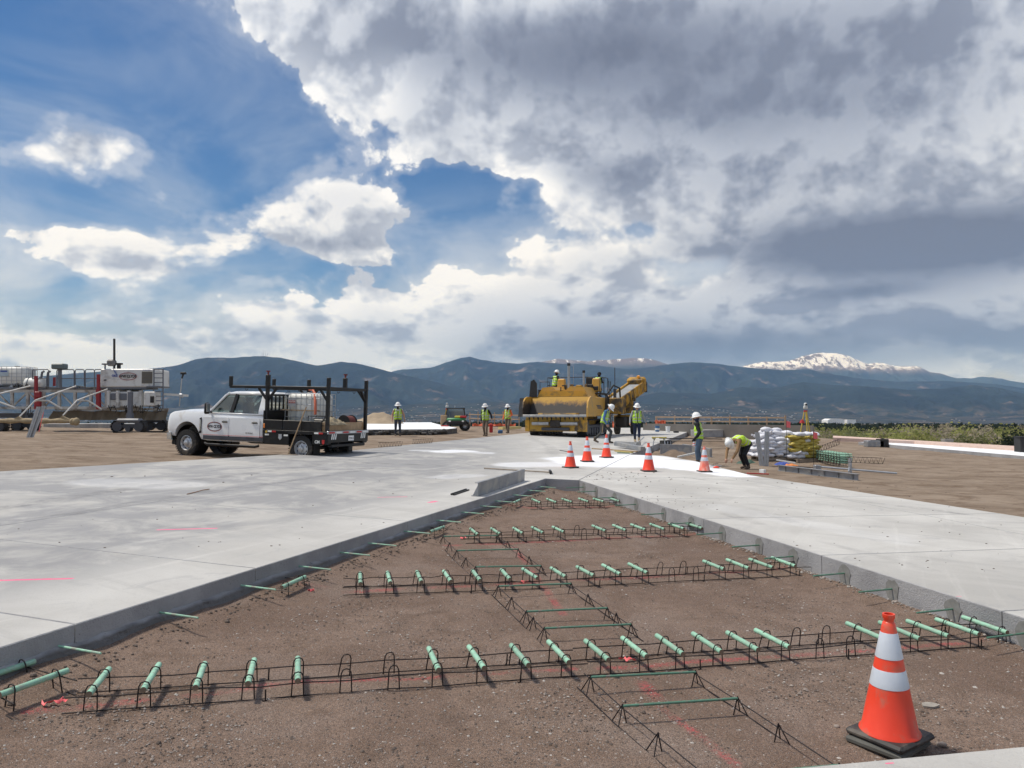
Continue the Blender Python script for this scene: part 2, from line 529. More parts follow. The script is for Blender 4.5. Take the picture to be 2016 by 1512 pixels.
    p = T.n('BsdfPrincipled', {'Base Color': c, 'Roughness': .92, 'Specular IOR Level': .2, 'Normal': bp.outputs[0]})
    T.t.links.new(p.outputs[0], T.n('OutputMaterial').inputs[0])
    return m


def concrete_material(name, side=False, white=False):
    m = bpy.data.materials.new(name); m.use_nodes = True
    T = NT(m.node_tree)
    P = T.n('NewGeometry').outputs['Position']
    s = T.n('SeparateXYZ', {0: P})
    P2 = T.xyz(s.outputs[0], s.outputs[1], 0)
    rndv = T.n('ObjectInfo').outputs['Random']
    if side:
        c = T.mix(T.ss(T.noise(P, 1.6, 5, .6), .35, .65), (.29, .29, .30, 1), (.39, .39, .40, 1))
        low = T.m('SUBTRACT', s.outputs[2], T.m('ADD', T.m('MULTIPLY', s.outputs[1], PB), T.m('ADD', T.m('MULTIPLY', s.outputs[0], PC), PA)))
        rough_low = T.ss(T.m('ADD', low, T.m('MULTIPLY', T.noise(P, 3.5, 4, .6), .10)), -.09, -.13)
        c = T.mix(T.m('MULTIPLY', rough_low, T.ss(s.outputs[0], 1.2, .6)), c, (.205, .2, .2, 1))
        pit = T.noise(P, 26, 5, .7)
        c = T.mix(T.ss(pit, .64, .70, 0, .75), c, (.085, .085, .09, 1))
        n = T.m('ADD', T.m('MULTIPLY', T.noise(P, 14, 6, .7), T.lin(T.m('MULTIPLY', rough_low, T.ss(s.outputs[0], 1.2, .6)), 0, 1, .35, 2.2)), T.m('MULTIPLY', T.noise(P, 60, 4, .7), .4))
        bp = T.n('Bump', {'Strength': .9, 'Distance': .03, 'Height': n})
        r = .85
    else:
        n0 = T.noise(P2, .45, 6, .62, .5)
        d1 = Vector((.38, 1.0)).normalized()
        Pr = T.n('VectorRotate', {'Vector': P2, 'Angle': R(32)}, rotation_type='Z_AXIS').outputs[0]
        Pr2 = T.n('VectorRotate', {'Vector': P2, 'Angle': R(-64)}, rotation_type='Z_AXIS').outputs[0]
        streak = T.noise(T.v('MULTIPLY', Pr, (.35, 3.2, 1)), 1.2, 7, .65, .5)
        streak2 = T.noise(T.v('MULTIPLY', Pr2, (.25, 4.0, 1)), 1.0, 7, .65, .3)
        c = T.mix(T.ss(n0, .3, .7), (.42, .41, .39, 1), (.565, .555, .53, 1))
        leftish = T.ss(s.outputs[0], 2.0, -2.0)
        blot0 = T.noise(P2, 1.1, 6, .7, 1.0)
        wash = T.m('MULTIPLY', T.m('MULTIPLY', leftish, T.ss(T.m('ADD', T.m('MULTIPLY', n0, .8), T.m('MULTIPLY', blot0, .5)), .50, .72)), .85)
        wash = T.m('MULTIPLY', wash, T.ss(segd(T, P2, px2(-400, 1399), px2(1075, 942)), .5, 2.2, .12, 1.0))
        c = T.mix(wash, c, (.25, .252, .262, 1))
        c = T.mix(T.ss(streak, .52, .70, 0, .38), c, (.34, .335, .325, 1))
        blot = T.noise(P2, 1.7, 6, .7, .8)
        c = T.mix(T.ss(blot, .56, .68, 0, .4), c, (.34, .34, .345, 1))
        c = T.mix(T.ss(streak2, .55, .75, 0, .35), c, (.68, .67, .64, 1))
        fine = T.noise(P2, 38, 6, .75)
        c = T.mix(T.ss(fine, .52, .72, 0, .42), c, (.30, .285, .265, 1))
        grit = T.noise(P2, 9, 6, .75, .4)
        c = T.mix(T.ss(grit, .58, .74, 0, .40), c, (.33, .315, .295, 1))
        # tyre tracks curving over the slab
        for (a, b, w, k) in TYRES:
            d = segd(T, T.v('ADD', P2, T.v('SCALE', T.v('SUBTRACT', T.noise(P2, .18, 2, .5, 0, True), (.5, .5, .5)), scale=1.3)), a, b)
            c = T.mix(T.m('MULTIPLY', T.ss(d, w, w * .55), T.m('MULTIPLY', T.ss(T.noise(P2, 2.4, 5, .7), .38, .62), k)), c, (.17, .17, .175, 1))
        # white curing compound: freshly sprayed area and overspray
        wob = T.v('SCALE', T.v('SUBTRACT', T.noise(P2, .8, 5, .6, 0, True), (.5, .5, .5)), scale=1.1)
        wm = None
        for (a, b, r0, k) in CURING:
            d = segd(T, T.v('ADD', P2, wob), a, b)
            kk = T.ss(d, r0, r0 * .55, 0, k)
            wm = kk if wm is None else T.m('MAXIMUM', wm, kk)
        wm = T.m('MULTIPLY', wm, T.ss(T.noise(P2, 2.6, 6, .65), .22, .5, .55, 1.0))
        c = T.mix(wm, c, (.84, .86, .90, 1))
        # fluorescent pink marks
        pink = None
        for (a, b, w) in PAINT_SLAB:
            d = segd(T, P2, a, b)
            kk = T.ss(T.m('ADD', d, T.m('MULTIPLY', T.noise(P2, 14, 4, .7), w * .9)), w * 1.25, w * .6)
            pink = kk if pink is None else T.m('MAXIMUM', pink, kk)
        c = T.mix(T.m('MULTIPLY', pink, .9), c, (.92, .11, .27, 1))
        c = T.v('SCALE', c, scale=T.lin(rndv, 0, 1, .955, 1.03))
        bp = T.n('Bump', {'Strength': .5, 'Distance': .009, 'Height': T.m('ADD', fine, T.m('MULTIPLY', streak, .6))})
        r = .8
    if white:
        c = T.mix(T.ss(T.noise(P2, .9, 5, .6, .4), .3, .7), (.86, .88, .9, 1), (.78, .80, .83, 1))
    p = T.n('BsdfPrincipled', {'Base Color': c, 'Roughness': r, 'Specular IOR Level': .3, 'Normal': bp.outputs[0]})
    T.t.links.new(p.outputs[0], T.n('OutputMaterial').inputs[0])
    return m


def px2(u, v, dz=0.0):
    h = hit(u, v, dz); return (h.x, h.y)


PAINT_PIT = [(px2(*a, -.3), px2(*b, -.3), w) for a, b, w in (
    ((60, 1400), (600, 1345), .085), ((600, 1345), (1130, 1318), .06), ((1180, 1318), (1960, 1262), .07), ((1300, 1392), (1450, 1505), .06), ((1265, 1345), (1290, 1372), .09),
    ((680, 1165), (1040, 1148), .10), ((1040, 1148), (1600, 1118), .10), ((880, 1075), (1030, 1068), .10), ((1030, 1068), (1390, 1052), .12), ((1010, 1075), (1110, 1210), .07),
    ((1000, 1000), (1240, 998), .14), ((490, 1160), (640, 1158), .10))]
PAINT_SLAB = [(px2(*a), px2(*b), w) for a, b, w in (((-60, 1144), (140, 1139), .05), ((312, 1043), (425, 1040), .05), ((745, 979), (800, 978), .04), ((846, 989), (858, 987), .085),
              ((1940, 1476), (1955, 1475), .012), ((1745, 1503), (1758, 1502), .012), ((1884, 1174), (1892, 1174), .014), ((1762, 1139), (1766, 1139), .013))]
TYRES = [(px2(*a), px2(*b), w, k) for a, b, w, k in (((560, 905), (1075, 925), .22, .6), ((300, 930), (1000, 917), .2, .55), ((0, 1000), (640, 912), .25, .5), ((120, 1015), (700, 925), .2, .5),
         ((1140, 925), (1500, 950), .14, .5), ((1340, 940), (1900, 1010), .16, .5), ((1420, 1010), (1800, 1120), .22, .35), ((1500, 1010), (2016, 1150), .2, .3), ((1050, 860), (1100, 900), .3, .3))]
CURING = [(px2(*a), px2(*b), w, k) for a, b, w, k in (((1180, 911), (1330, 912), 1.9, 1.0), ((1330, 918), (1455, 934), .85, 1.0), ((1150, 905), (1250, 900), 1.6, 1.0), ((880, 889), (905, 888), .75, .85), ((830, 887), (960, 892), .5, .45), ((1020, 915), (1150, 912), 1.0, .55),
          ((1420, 1000), (1750, 1060), .5, .12), ((870, 940), (930, 935), .5, .25), ((210, 950), (330, 955), .9, .2))]
M_CONC = concrete_material('concrete_top')
M_CSIDE = concrete_material('concrete_side', side=True)
M_CWHITE = concrete_material('concrete_white', white=True)
M_GROUND = ground_material()


# ================================================================== SETTING
def V2(u, v, dz=0.0):
    h = hit(u, v, dz); return Vector((h.x, h.y))


def sstep(x, a, b):
    t = max(0.0, min(1.0, (x - a) / (b - a))); return t * t * (3 - 2 * t)


LN, AP1, AP2, RN = V2(0, 1275), V2(1075, 942), V2(1140, 945), V2(2016, 1217)
eL = (AP1 - LN).normalized()            # along the left edge of the open bay, away from the camera
eR = (AP2 - RN).normalized()            # along its right edge
nL = Vector((eL.y, -eL.x))              # into the bay
nR = Vector((-eR.y, eR.x))
A0 = LN - eL * ((LN.y + 5) / eL.y)
R0 = RN - eR * ((RN.y + 5) / eR.y)
NB1, NB2 = V2(1560, 1511), V2(2016, 1468)
eN = (NB2 - NB1).normalized()
ND0, ND1 = NB1 - eN * 6.1, NB2 + eN * 2.25
WQ, WP, RP, RO = V2(1240, 895), V2(1370, 908), V2(1480, 936), V2(2016, 1018)
WM = V2(1305, 897)
OL0, OL1, OL2 = V2(0, 928), V2(690, 887), V2(1040, 852)
OLX = OL0 + (OL0 - OL1).normalized() * 16
ROX = RO + (RO - RP).normalized() * 16
ST, FR, FL = V2(1365, 846), V2(1268, 842), V2(1075, 843)


def inpoly(x, y, poly):
    c = False; n = len(poly)
    for i in range(n):
        a, b = poly[i], poly[i - 1]
        if (a[1] > y) != (b[1] > y) and x < (b[0] - a[0]) * (y - a[1]) / (b[1] - a[1]) + a[0]: c = not c
    return c


PITZ = [A0 - nL * .7, AP1 - nL * .7 + eL * .8, AP2 - nR * .7 + eR * .8, R0 - nR * .7, Vector((0, -4))]


def terrain(x, y, fine=True):
    r = math.hypot(x, y)
    h = zg(x, y) - .25
    if h > .95: h = .95 + (h - .95) * .55
    if h < -.35: h = -.35 + (h + .35) * .3
    pit = inpoly(x, y, PITZ)
    if pit:
        h = zg(x, y) - SLAB
        q = Vector((x, y)); dl = (q - LN).dot(nL); dr = (q - RN).dot(nR)
        h += (.085 + .03 * noise.noise(Vector((x * 1.5, y * 1.5, 2)))) * (1 - sstep(dl, .02, .55)) + .04 * (1 - sstep(dr, .0, .35))
    if fine and r < 120:
        if pit: h += .013 * noise.fractal(Vector((x * 2.2, y * 2.2, 0)), 1.0, 2.0, 4) + .012 * noise.noise(Vector((x * .9, y * .9, 7)))
        else:
            h += .055 * noise.fractal(Vector((x * .25, y * .55, 3)), 1.0, 2.0, 5) + .03 * noise.noise(Vector((x * .35, y * 2.2, 9)))
    far = -8.5 - 57 * max(0, r - 140) / 5860
    far += 1.2 * noise.noise(Vector((x * .012, y * .012, 0))) if r > 90 else 0
    ra = sstep(x / max(y, 1), .26, .62)
    edge = 59 - 9 * ra + 2.5 * noise.noise(Vector((x * .05, y * .05, 1)))
    k = sstep(r, edge, edge + 60 - 26 * ra)
    return h * (1 - k) + far * k, pit


def build_ground():
    angs = [R(a) for a in np.arange(-52, 52.01, .5)] + [R(a) for a in np.arange(62, 308, 12)]
    rad = [.6]
    while rad[-1] < 23000: rad.append(rad[-1] * (1.028 if rad[-1] < 120 else 1.09))
    vs, at_ = [], []
    for r in rad:
        for a in angs:
            x, y = r * math.sin(a), r * math.cos(a)
            z, p = terrain(x, y)
            vs.append((x, y, z)); at_.append(1.0 if p else 0.0)
    n = len(angs); fs = []
    for j in range(len(rad) - 1):
        for i in range(n):
            k = (i + 1) % n
            fs.append((j * n + i, (j + 1) * n + i, (j + 1) * n + k, j * n + k))
    fs.append(tuple(range(n)))
    me = bpy.data.meshes.new('ground')
    me.from_pydata(vs, [], fs)
    me.materials.append(M_GROUND)
    a = me.attributes.new('pit', 'FLOAT', 'POINT'); a.data.foreach_set('value', at_)
    me.polygons.foreach_set('use_smooth', [True] * len(fs))
    bm = bmesh.new(); bm.from_mesh(me); bmesh.ops.recalc_face_normals(bm, faces=bm.faces)
    if sum(f.normal.z for f in bm.faces) < 0: bmesh.ops.reverse_faces(bm, faces=bm.faces)
    bm.to_mesh(me); bm.free()
    return tag(link('ground', me), 'brown gravel sub-base and tan graded dirt of the construction site', None, None, 'structure')


build_ground()


def clip(poly, p, n):
    """keep the side of the line through p with normal n where (q-p).n >= 0"""
    out = []
    for i in range(len(poly)):
        a, b = poly[i], poly[(i + 1) % len(poly)]
        da, db = (a - p).dot(n), (b - p).dot(n)
        if da >= 0: out.append(a)
        if (da >= 0) != (db >= 0): out.append(a + (b - a) * (da / (da - db)))
    return out


def inset(poly, d):
    n = len(poly); area = sum(poly[i].x * poly[(i + 1) % n].y - poly[(i + 1) % n].x * poly[i].y for i in range(n))
    if area < 0: poly = poly[::-1]
    poly = [p for i, p in enumerate(poly) if (p - poly[i - 1]).length > .02]
    n = len(poly); out = []
    for i in range(n):
        a, b, c = poly[i - 1], poly[i], poly[(i + 1) % n]
        d0 = (b - a).normalized(); d1 = (c - b).normalized()
        n0 = Vector((-d0.y, d0.x)); n1 = Vector((-d1.y, d1.x))
        k = 1 + n0.dot(n1)
        out.append(b + (n0 + n1) * (d / max(k, .3)))
    return out


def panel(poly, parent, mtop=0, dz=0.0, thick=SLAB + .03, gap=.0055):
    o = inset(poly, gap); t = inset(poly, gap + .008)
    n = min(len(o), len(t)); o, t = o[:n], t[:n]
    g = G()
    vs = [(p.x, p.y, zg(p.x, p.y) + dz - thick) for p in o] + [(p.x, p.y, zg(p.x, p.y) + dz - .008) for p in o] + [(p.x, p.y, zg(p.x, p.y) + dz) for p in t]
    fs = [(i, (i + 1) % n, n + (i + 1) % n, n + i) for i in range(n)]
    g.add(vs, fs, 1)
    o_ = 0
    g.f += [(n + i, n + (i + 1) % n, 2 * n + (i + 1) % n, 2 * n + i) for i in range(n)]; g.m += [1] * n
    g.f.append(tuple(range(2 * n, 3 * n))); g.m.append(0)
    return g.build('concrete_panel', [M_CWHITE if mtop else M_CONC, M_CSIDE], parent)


def cut(polys, p, n):
    out = []
    for q in polys:
        for s in (1, -1):
            c = clip(q, p, n * s)
            if len(c) > 2: out.append(c)
    return out


pav = bpy.data.objects.new('pavement', None); col.objects.link(pav)
tag(pav, 'new grey concrete airfield pavement around the open triangular bay', None, None, 'structure')
jdL = (V2(0, 1062) - V2(497, 1118)).normalized(); jnL = Vector((-jdL.y, jdL.x))
jdR = (V2(2016, 1080) - V2(1618, 1093)).normalized(); jnR = Vector((-jdR.y, jdR.x))
den = (OL0 - OL1).normalized()
# where the joint from the tip of the bay meets the outer edge on the left
k = ((AP1 - OL1).x * jdL.y - (AP1 - OL1).y * jdL.x) / (den.x * jdL.y - den.y * jdL.x)
JA = OL1 + den * k
regA = [[A0, AP1, JA, OL0, OLX]]
for u, v in ((150, 1229), (497, 1118), (803, 1026)): regA = cut(regA, V2(u, v), jnL)
regA = cut(regA, LN - nL * 4.6, nL)
regB = [[AP1, AP2, WQ, OL1, JA], [WQ, ST, FR, FL, OL2, OL1]]
regC = [[AP2, WQ, WM, WP, RP]]
regR = [[AP2, RP, RO, ROX, R0]]
for u, v in ((1258, 982), (1387, 1021), (1618, 1093), (1975, 1203)): regR = cut(regR, V2(u, v), jnR)
regR = cut(regR, RN - nR * 4.3, nR)
regD = [[ND0, ND1, Vector((R0.x - .35, -4.5)), Vector((A0.x + .35, -4.5))]]
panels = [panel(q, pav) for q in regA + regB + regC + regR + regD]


def edge_point(u, v, dz, org, e):
    h = hit(u, v, dz); q = Vector((h.x, h.y))
    return org + e * (q - org).dot(e)


# rough lower half of the left face, cast against earth
def rough_toe():
    g = G(); L = (AP1 - LN).length; n = int((L + 1.6) / .035); prof = []
    for i in range(n + 1):
        s = -1.5 + (L + 1.5) * i / n
        p = LN + eL * s
        a = .5 + .5 * noise.fractal(Vector((s * 1.7, 2, 0)), 1, 2, 4); b = noise.noise(Vector((s * 9, 5, 0)))
        w = sstep(L - s, 0, 1.2)
        c_ = noise.fractal(Vector((s * 5, 8, 0)), 1, 2, 5)
        pr = [(-.002, -.12 - .04 * a + .02 * c_), (.012 + .025 * a * w + .015 * b, -.135 - .04 * a + .02 * c_), (.02 + .02 * a * w + .012 * c_, -.20 + .03 * b), (.03 + .035 * a * w + .02 * b, -.25 + .015 * c_), (.06 + .06 * a + .03 * b, -.315)]
        for d, h in pr:
            q = p + nL * d; prof.append((q.x, q.y, zg(q.x, q.y) + h))
    fs = [(i * 5 + j, i * 5 + j + 1, i * 5 + j + 6, i * 5 + j + 5) for i in range(n) for j in range(4)]
    g.add(prof, fs)
    o = g.build('rough_edge', M_CSIDE, panels[0], 24)
    o['label'] = 'ragged honeycombed concrete along the foot of the slab face'


rough_toe()
M_EPOXY = mat('epoxy_patch', (.22, .22, .21), .7, var=.2, scale=20)
M_GREEN = mat('epoxy_green', (.29, .53, .39), .45, var=.14, scale=14, dirt=(.33, .36, .29), dirt_amt=.4, dscale=9, rnd_=.13)
M_GREEN_D = mat('rebar_green', (.095, .215, .15), .5, var=.15, scale=20, dirt=(.2, .2, .17), dirt_amt=.25, dscale=12)
M_WIRE = mat('black_wire', (.030, .024, .024), .55, .5, var=.3, scale=30)
M_BARE = mat('sawn_end', (.22, .16, .11), .6, var=.2)
tie = G().tube((0, 0, 0), (.44, 0, 0), .0095, n=8).mesh('tie_bar', M_GREEN_D, 40)
tie2 = G().tube((0, 0, 0), (.44, 0, 0), .0095, n=8).mesh('tie_bar', M_GREEN, 40)


def panel_at(p):
    best = None
    for o, q in zip(panels, regA + regB + regC + regR + regD):
        d = min(((a + (b - a) * max(0, min(1, (p - a).dot(b - a) / (b - a).dot(b - a)))) - p).length for a, b in zip(q, q[1:] + q[:1]))
        if best is None or d < best[0]: best = (d, o)
    return best[1]


for u, v in ((93, 1268), (290, 1202), (447, 1149), (557, 1111), (636, 1084), (692, 1066), (764, 1043), (832, 1022), (880, 1006), (919, 994), (957, 985), (990, 973), (1019, 964), (1044, 957), (1065, 951)):
    p = edge_point(u, v, -.13, LN, eL)
    o = link('tie_bar', tie2, panel_at(p - nL * .05))
    p = p - nL * .02
    o.matrix_world = frame((p.x, p.y, zg(p.x, p.y) - .13), (nL.x, nL.y, -.03))
disc = []
for sd in range(3):
    rr = random.Random(sd); g = G()
    pts = [((.085 + .03 * rr.random()) * math.cos(t), (.085 + .03 * rr.random()) * math.sin(t) - (.05 if math.sin(t) < -.5 else 0)) for t in [2 * math.pi * i / 16 for i in range(16)]]
    disc.append(g.prism(pts, 0, .004, 'x').mesh('epoxy_patch', M_EPOXY, 30))
for i, (u, v) in enumerate(((1136, 959), (1165, 967), (1203, 979), (1244, 993), (1298, 1011), (1356, 1029), (1421, 1049), (1494, 1073), (1568, 1095), (1674, 1128), (1766, 1159), (1892, 1198), (2040, 1245))):
    p = edge_point(u, v, -.13, RN, eR)
    pn = panel_at(p - nR * .05)
    q = p - nR * .003
    o = link('epoxy_patch', disc[i % 3], pn)
    o.matrix_world = frame((q.x, q.y, zg(q.x, q.y) - .125), (nR.x, nR.y, 0))
    o = link('tie_bar', tie, pn)
    o.matrix_world = frame((q.x, q.y, zg(q.x, q.y) - .13), (nR.x, nR.y, -.02))

# freshly cured white slab far behind, with dark ragged edge, and the far strip on the right
g = G()
wp = [V2(600, 846, .05), V2(880, 845, .05), V2(900, 842.5, .05), V2(868, 835, .05), V2(848, 827, .05), V2(560, 827, .05)]
g2 = inset(wp, 0.0)
n = len(g2)
zw = lambda p, dz: min(terrain(p.x, p.y, False)[0] + dz, 1.62)
vs = [(p.x, p.y, zw(p, -.1)) for p in g2] + [(p.x, p.y, zw(p, .30)) for p in g2]
g.add(vs, [(i, (i + 1) % n, n + (i + 1) % n, n + i) for i in range(n)], 1)
g.f.append(tuple(range(n, 2 * n))); g.m.append(0)
M_RAGGED = mat('ragged_edge', (.11, .105, .10), .9, var=.5, scale=4, bump=.08, bscale=5)
fp = tag(g.build('pavement', [M_CWHITE, M_RAGGED]), 'bright white freshly cured concrete slab behind the flatbed truck', None, None, 'structure')
# ragged clods along its near edge
g = G()
a, b = wp[0], wp[1]
rr = random.Random(3)
for i in range(90):
    t = i / 89; p = a + (b - a) * t + Vector((0, -1)) * rr.uniform(.0, .22)
    z = zw(p, rr.uniform(.0, .24))
    g.box((p.x, p.y, z), (rr.uniform(.1, .4), rr.uniform(.1, .3), rr.uniform(.08, .2)), .03, rz=rr.uniform(0, 3))
o = g.build('rough_edge', M_RAGGED, fp); o['kind'] = 'stuff'
g = G()
fs_ = [V2(1690, 867), V2(2080, 899), V2(2080, 889), V2(1760, 862)]
zr = lambda p, dz: terrain(p.x, p.y, False)[0] + dz
vs = [(p.x, p.y, zr(p, -.2)) for p in fs_] + [(p.x, p.y, zr(p, .16)) for p in fs_]
g.add(vs, [(i, (i + 1) % 4, 4 + (i + 1) % 4, 4 + i) for i in range(4)], 1); g.f.append((4, 5, 6, 7)); g.m.append(0)
tag(g.build('pavement', [M_CWHITE, M_CSIDE]), 'long white concrete strip across the dirt before the green trees', None, None, 'structure')
M_PINK = mat('pink_blanket', (.62, .46, .39), .85, var=.12, scale=3, bump=.02, bscale=3)
g = G()
ps = [V2(1640, 861), V2(1800, 866), V2(2080, 890), V2(2080, 880), V2(1800, 858), V2(1640, 857)]
vs = [(p.x, p.y, zr(p, -.1)) for p in ps] + [(p.x, p.y, zr(p, .24)) for p in ps]
g.add(vs, [(i, (i + 1) % 6, 6 + (i + 1) % 6, 6 + i) for i in range(6)]); g.f.append(tuple(range(6, 12))); g.m.append(0)
tag(g.build('curing_blanket', M_PINK), 'long pale pink sheet laid behind the white concrete strip near the trees', 'sheeting')


# ------------------------------------------------------------------ mountains
def mountain_material(name, snow_z, snow_amt, forest, rock):
    m = bpy.data.materials.new(name); m.use_nodes = True
    T = NT(m.node_tree)
    geo = T.n('NewGeometry'); P = geo.outputs['Position']
    s = T.n('SeparateXYZ', {0: P}); nz = T.n('SeparateXYZ', {0: geo.outputs['Normal']}).outputs[2]
    n1 = T.noise(P, .0011, 7, .65); n2 = T.noise(P, .006, 6, .65); n3 = T.noise(P, .0024, 5, .6)
    c = T.mix(T.ss(n1, .4, .6), forest, tuple(v * 1.7 for v in forest[:3]) + (1,))
    c = T.mix(T.m('MULTIPLY', T.ss(n3, .56, .70), T.ss(n2, .42, .6)), c, rock)
    c = T.mix(T.m('MULTIPLY', T.ss(s.outputs[2], 130, -20, 0, .6), T.ss(n2, .45, .6)), c, (.12, .10, .08, 1))
    if snow_amt:
        k = T.m('ADD', s.outputs[2], T.m('MULTIPLY', T.m('SUBTRACT', n2, .5), 520))
        sn = T.m('MULTIPLY', T.ss(k, snow_z, snow_z + 160), T.ss(T.noise(T.v('MULTIPLY', P, (1.6, .5, .7)), .0045, 7, .72, .6), .62 - snow_amt * .3, .68 - snow_amt * .28))
        high = T.ss(s.outputs[2], snow_z - 140, snow_z + 60)
        c = T.mix(high, c, (.17, .14, .135, 1))
        c = T.mix(sn, c, (.86, .88, .92, 1))
    p = T.n('BsdfPrincipled', {'Base Color': c, 'Roughness': .95, 'Specular IOR Level': .1,
                               'Normal': T.n('Bump', {'Strength': .8, 'Distance': 40.0, 'Height': n2}).outputs[0]})
    T.t.links.new(p.outputs[0], T.n('OutputMaterial').inputs[0])
    return m


def ridge(name, label, pts, dist, depth, mtl, base_z, seed, spur=.35, jit=1.2, back=.35, rows=44, step=4):
    us = np.arange(pts[0][0], pts[-1][0] + .1, step)
    rw = np.interp(us, [p[0] for p in pts], [p[1] for p in pts])
    vs = []; cols = len(us); grid = []
    ts = list(np.linspace(0, 1, rows)) + [1 + back * .5, 1 + back]
    for t in ts:
        for u, v in zip(us, rw):
            v = v + jit * noise.fractal(Vector((u * .035, seed, 0)), .9, 2.1, 4)
            top = at(float(u), float(v), dist)
            y = dist - depth * (1 - t)
            x = top.x * y / dist
            H = top.z - base_z
            sp = noise.ridged_multi_fractal(Vector((x * .0012 + seed, y * .0006, seed)), .9, 2.1, 6, 1.0, 2.0) - 1.15
            if t <= 1:
                pr = .55 * t ** 1.15 + .45 * t ** 2.2
                h = base_z + H * (pr + spur * sp * t ** .7 * (1 - t) ** .8)
                lim = EYE + (top.z - EYE) * (y / dist) * (1 - .02 * (1 - t))
                h = min(h, lim) if t < 1 else top.z
            else:
                h = top.z - H * (t - 1) * 1.3
            vs.append((x, y, h))
    fs = [(j * cols + i, j * cols + i + 1, (j + 1) * cols + i + 1, (j + 1) * cols + i) for j in range(len(ts) - 1) for i in range(cols - 1)]
    me = bpy.data.meshes.new(name); me.from_pydata(vs, [], fs); me.materials.append(mtl)
    me.polygons.foreach_set('use_smooth', [True] * len(fs))
    tag(link(name, me), label, None, None, 'structure')
    return vs, cols


FOREST = (.018, .025, .023, 1)
M_MT = mountain_material('forest_slope', 0, 0, FOREST, (.20, .155, .135, 1))
M_MTS = mountain_material('snow_slope', 1080, .62, (.03, .04, .036, 1), (.16, .13, .12, 1))
M_MTS2 = mountain_material('light_snow_slope', 1090, .4, (.03, .04, .036, 1), (.16, .13, .12, 1))
ridge('mountain', 'snow-capped high peak behind the dark forested ridges', [(1380, 745), (1440, 727), (1480, 717), (1500, 713), (1545, 711), (1575, 703), (1600, 697), (1625, 694), (1645, 694), (1670, 701), (1690, 710), (1710, 716), (1740, 716), (1770, 721), (1800, 720), (1830, 731), (1858, 737), (1885, 744), (1920, 744), (1955, 741), (1990, 749), (2030, 757), (2150, 770), (2500, 790)], 20000, 6500, M_MTS, -40, 3.1, spur=.6, jit=2.4, rows=60, step=3)
ridge('mountain', 'snow-streaked ridge above the yellow paving machine', [(980, 735), (1040, 716), (1070, 712), (1094, 706), (1120, 708), (1160, 711), (1185, 709), (1220, 707), (1250, 705), (1285, 708), (1310, 716), (1350, 728), (1420, 745)], 17000, 5000, M_MTS2, -40, 8.4, spur=.25, jit=1.3, rows=44, step=3)
ridge('mountain', 'long dark forested ridge behind the work crew', [(600, 760), (740, 737), (790, 728), (850, 724), (880, 713), (905, 705), (925, 702), (945, 708), (985, 713), (1015, 716), (1060, 712), (1100, 716), (1145, 715), (1190, 722), (1240, 727), (1285, 722), (1330, 716), (1360, 713), (1400, 715), (1450, 721), (1500, 726), (1540, 729), (1590, 727), (1640, 737), (1700, 746), (1770, 751), (1850, 750), (1900, 752), (1960, 756), (2060, 770), (2600, 800)], 13500, 4600, M_MT, -50, 5.7, spur=.8)
ridge('mountain', 'rounded forested mountain with two summits left of the paving machine', [(-700, 790), (-300, 775), (0, 748), (150, 735), (260, 728), (320, 724), (347, 720), (385, 708), (410, 704), (450, 704), (480, 702), (520, 701), (545, 703), (590, 712), (622, 720), (640, 718), (672, 711), (700, 715), (730, 722), (790, 737), (850, 750), (930, 772), (1010, 795), (1080, 815)], 9800, 3300, M_MT, -55, 1.3, spur=.8)
ridge('mountain', 'low dark foothills behind the green trees', [(1120, 812), (1200, 790), (1300, 772), (1400, 775), (1460, 762), (1520, 764), (1580, 752), (1640, 758), (1710, 761), (1790, 768), (1860, 764), (1915, 758), (1960, 763), (2020, 776), (2200, 790), (2700, 805)], 9000, 3000, M_MT, -55, 6.6, spur=.85)
fv, fc = ridge('hills', 'hazy lower hills with the town spread across them', [(-800, 806), (0, 803), (300, 804), (700, 800), (960, 792), (1200, 793), (1400, 800), (1560, 808), (1750, 818), (2050, 824), (2600, 824)], 6800, 2300, M_MT, -62, 9.2, spur=.3, jit=1.6, step=4)
# the town: far roofs and walls, too many to count
g = G(); rr = random.Random(5)
cand = [p for p in fv[: fc * 40]]
for i in range(2600):
    p = rr.choice(cand)
    u = 1008 + p[0] / p[1] * F
    wgt = .25 + .75 * math.exp(-((u - 1390) / 130) ** 2) + .45 * math.exp(-((u - 760) / 260) ** 2) + .3 * math.exp(-((u - 250) / 150) ** 2)
    if u > 1600: wgt *= .25
    if rr.random() > wgt: continue
    sz = rr.uniform(4.5, 10)
    g.box((p[0] + rr.uniform(-25, 25), p[1] + rr.uniform(-25, 25), p[2] + sz * .25), (sz * rr.uniform(1, 2.0), sz, sz * .55), 0, rz=rr.uniform(0, 3), mi=rr.choice((0, 0, 1, 2)))
tag(g.build('town', [mat('far_wall', (.60, .58, .55), .8), mat('far_wall_tan', (.40, .34, .28), .8), mat('far_roof', (.28, .25, .24), .8)]), 'pale houses of a far town strewn over the lower hills', None, None, 'stuff')
# large white hangars on the plain
hb = thing('warehouse', 'long white flat-roofed building on the plain beyond the trees', 'building', at(1640, 838, 3000))
hb.location.z = -36
M_HALL = mat('white_cladding', (.82, .83, .84), .5)
g = G(); g.prism([(-32, 0), (32, 0), (32, 17), (20, 19.5), (-20, 19.5), (-32, 14)], -30, 30, 'y'); g.build('hall', M_HALL, hb)
G().box((66, 0, 8), (34, 30, 16), 0).build('annex', M_HALL, hb)
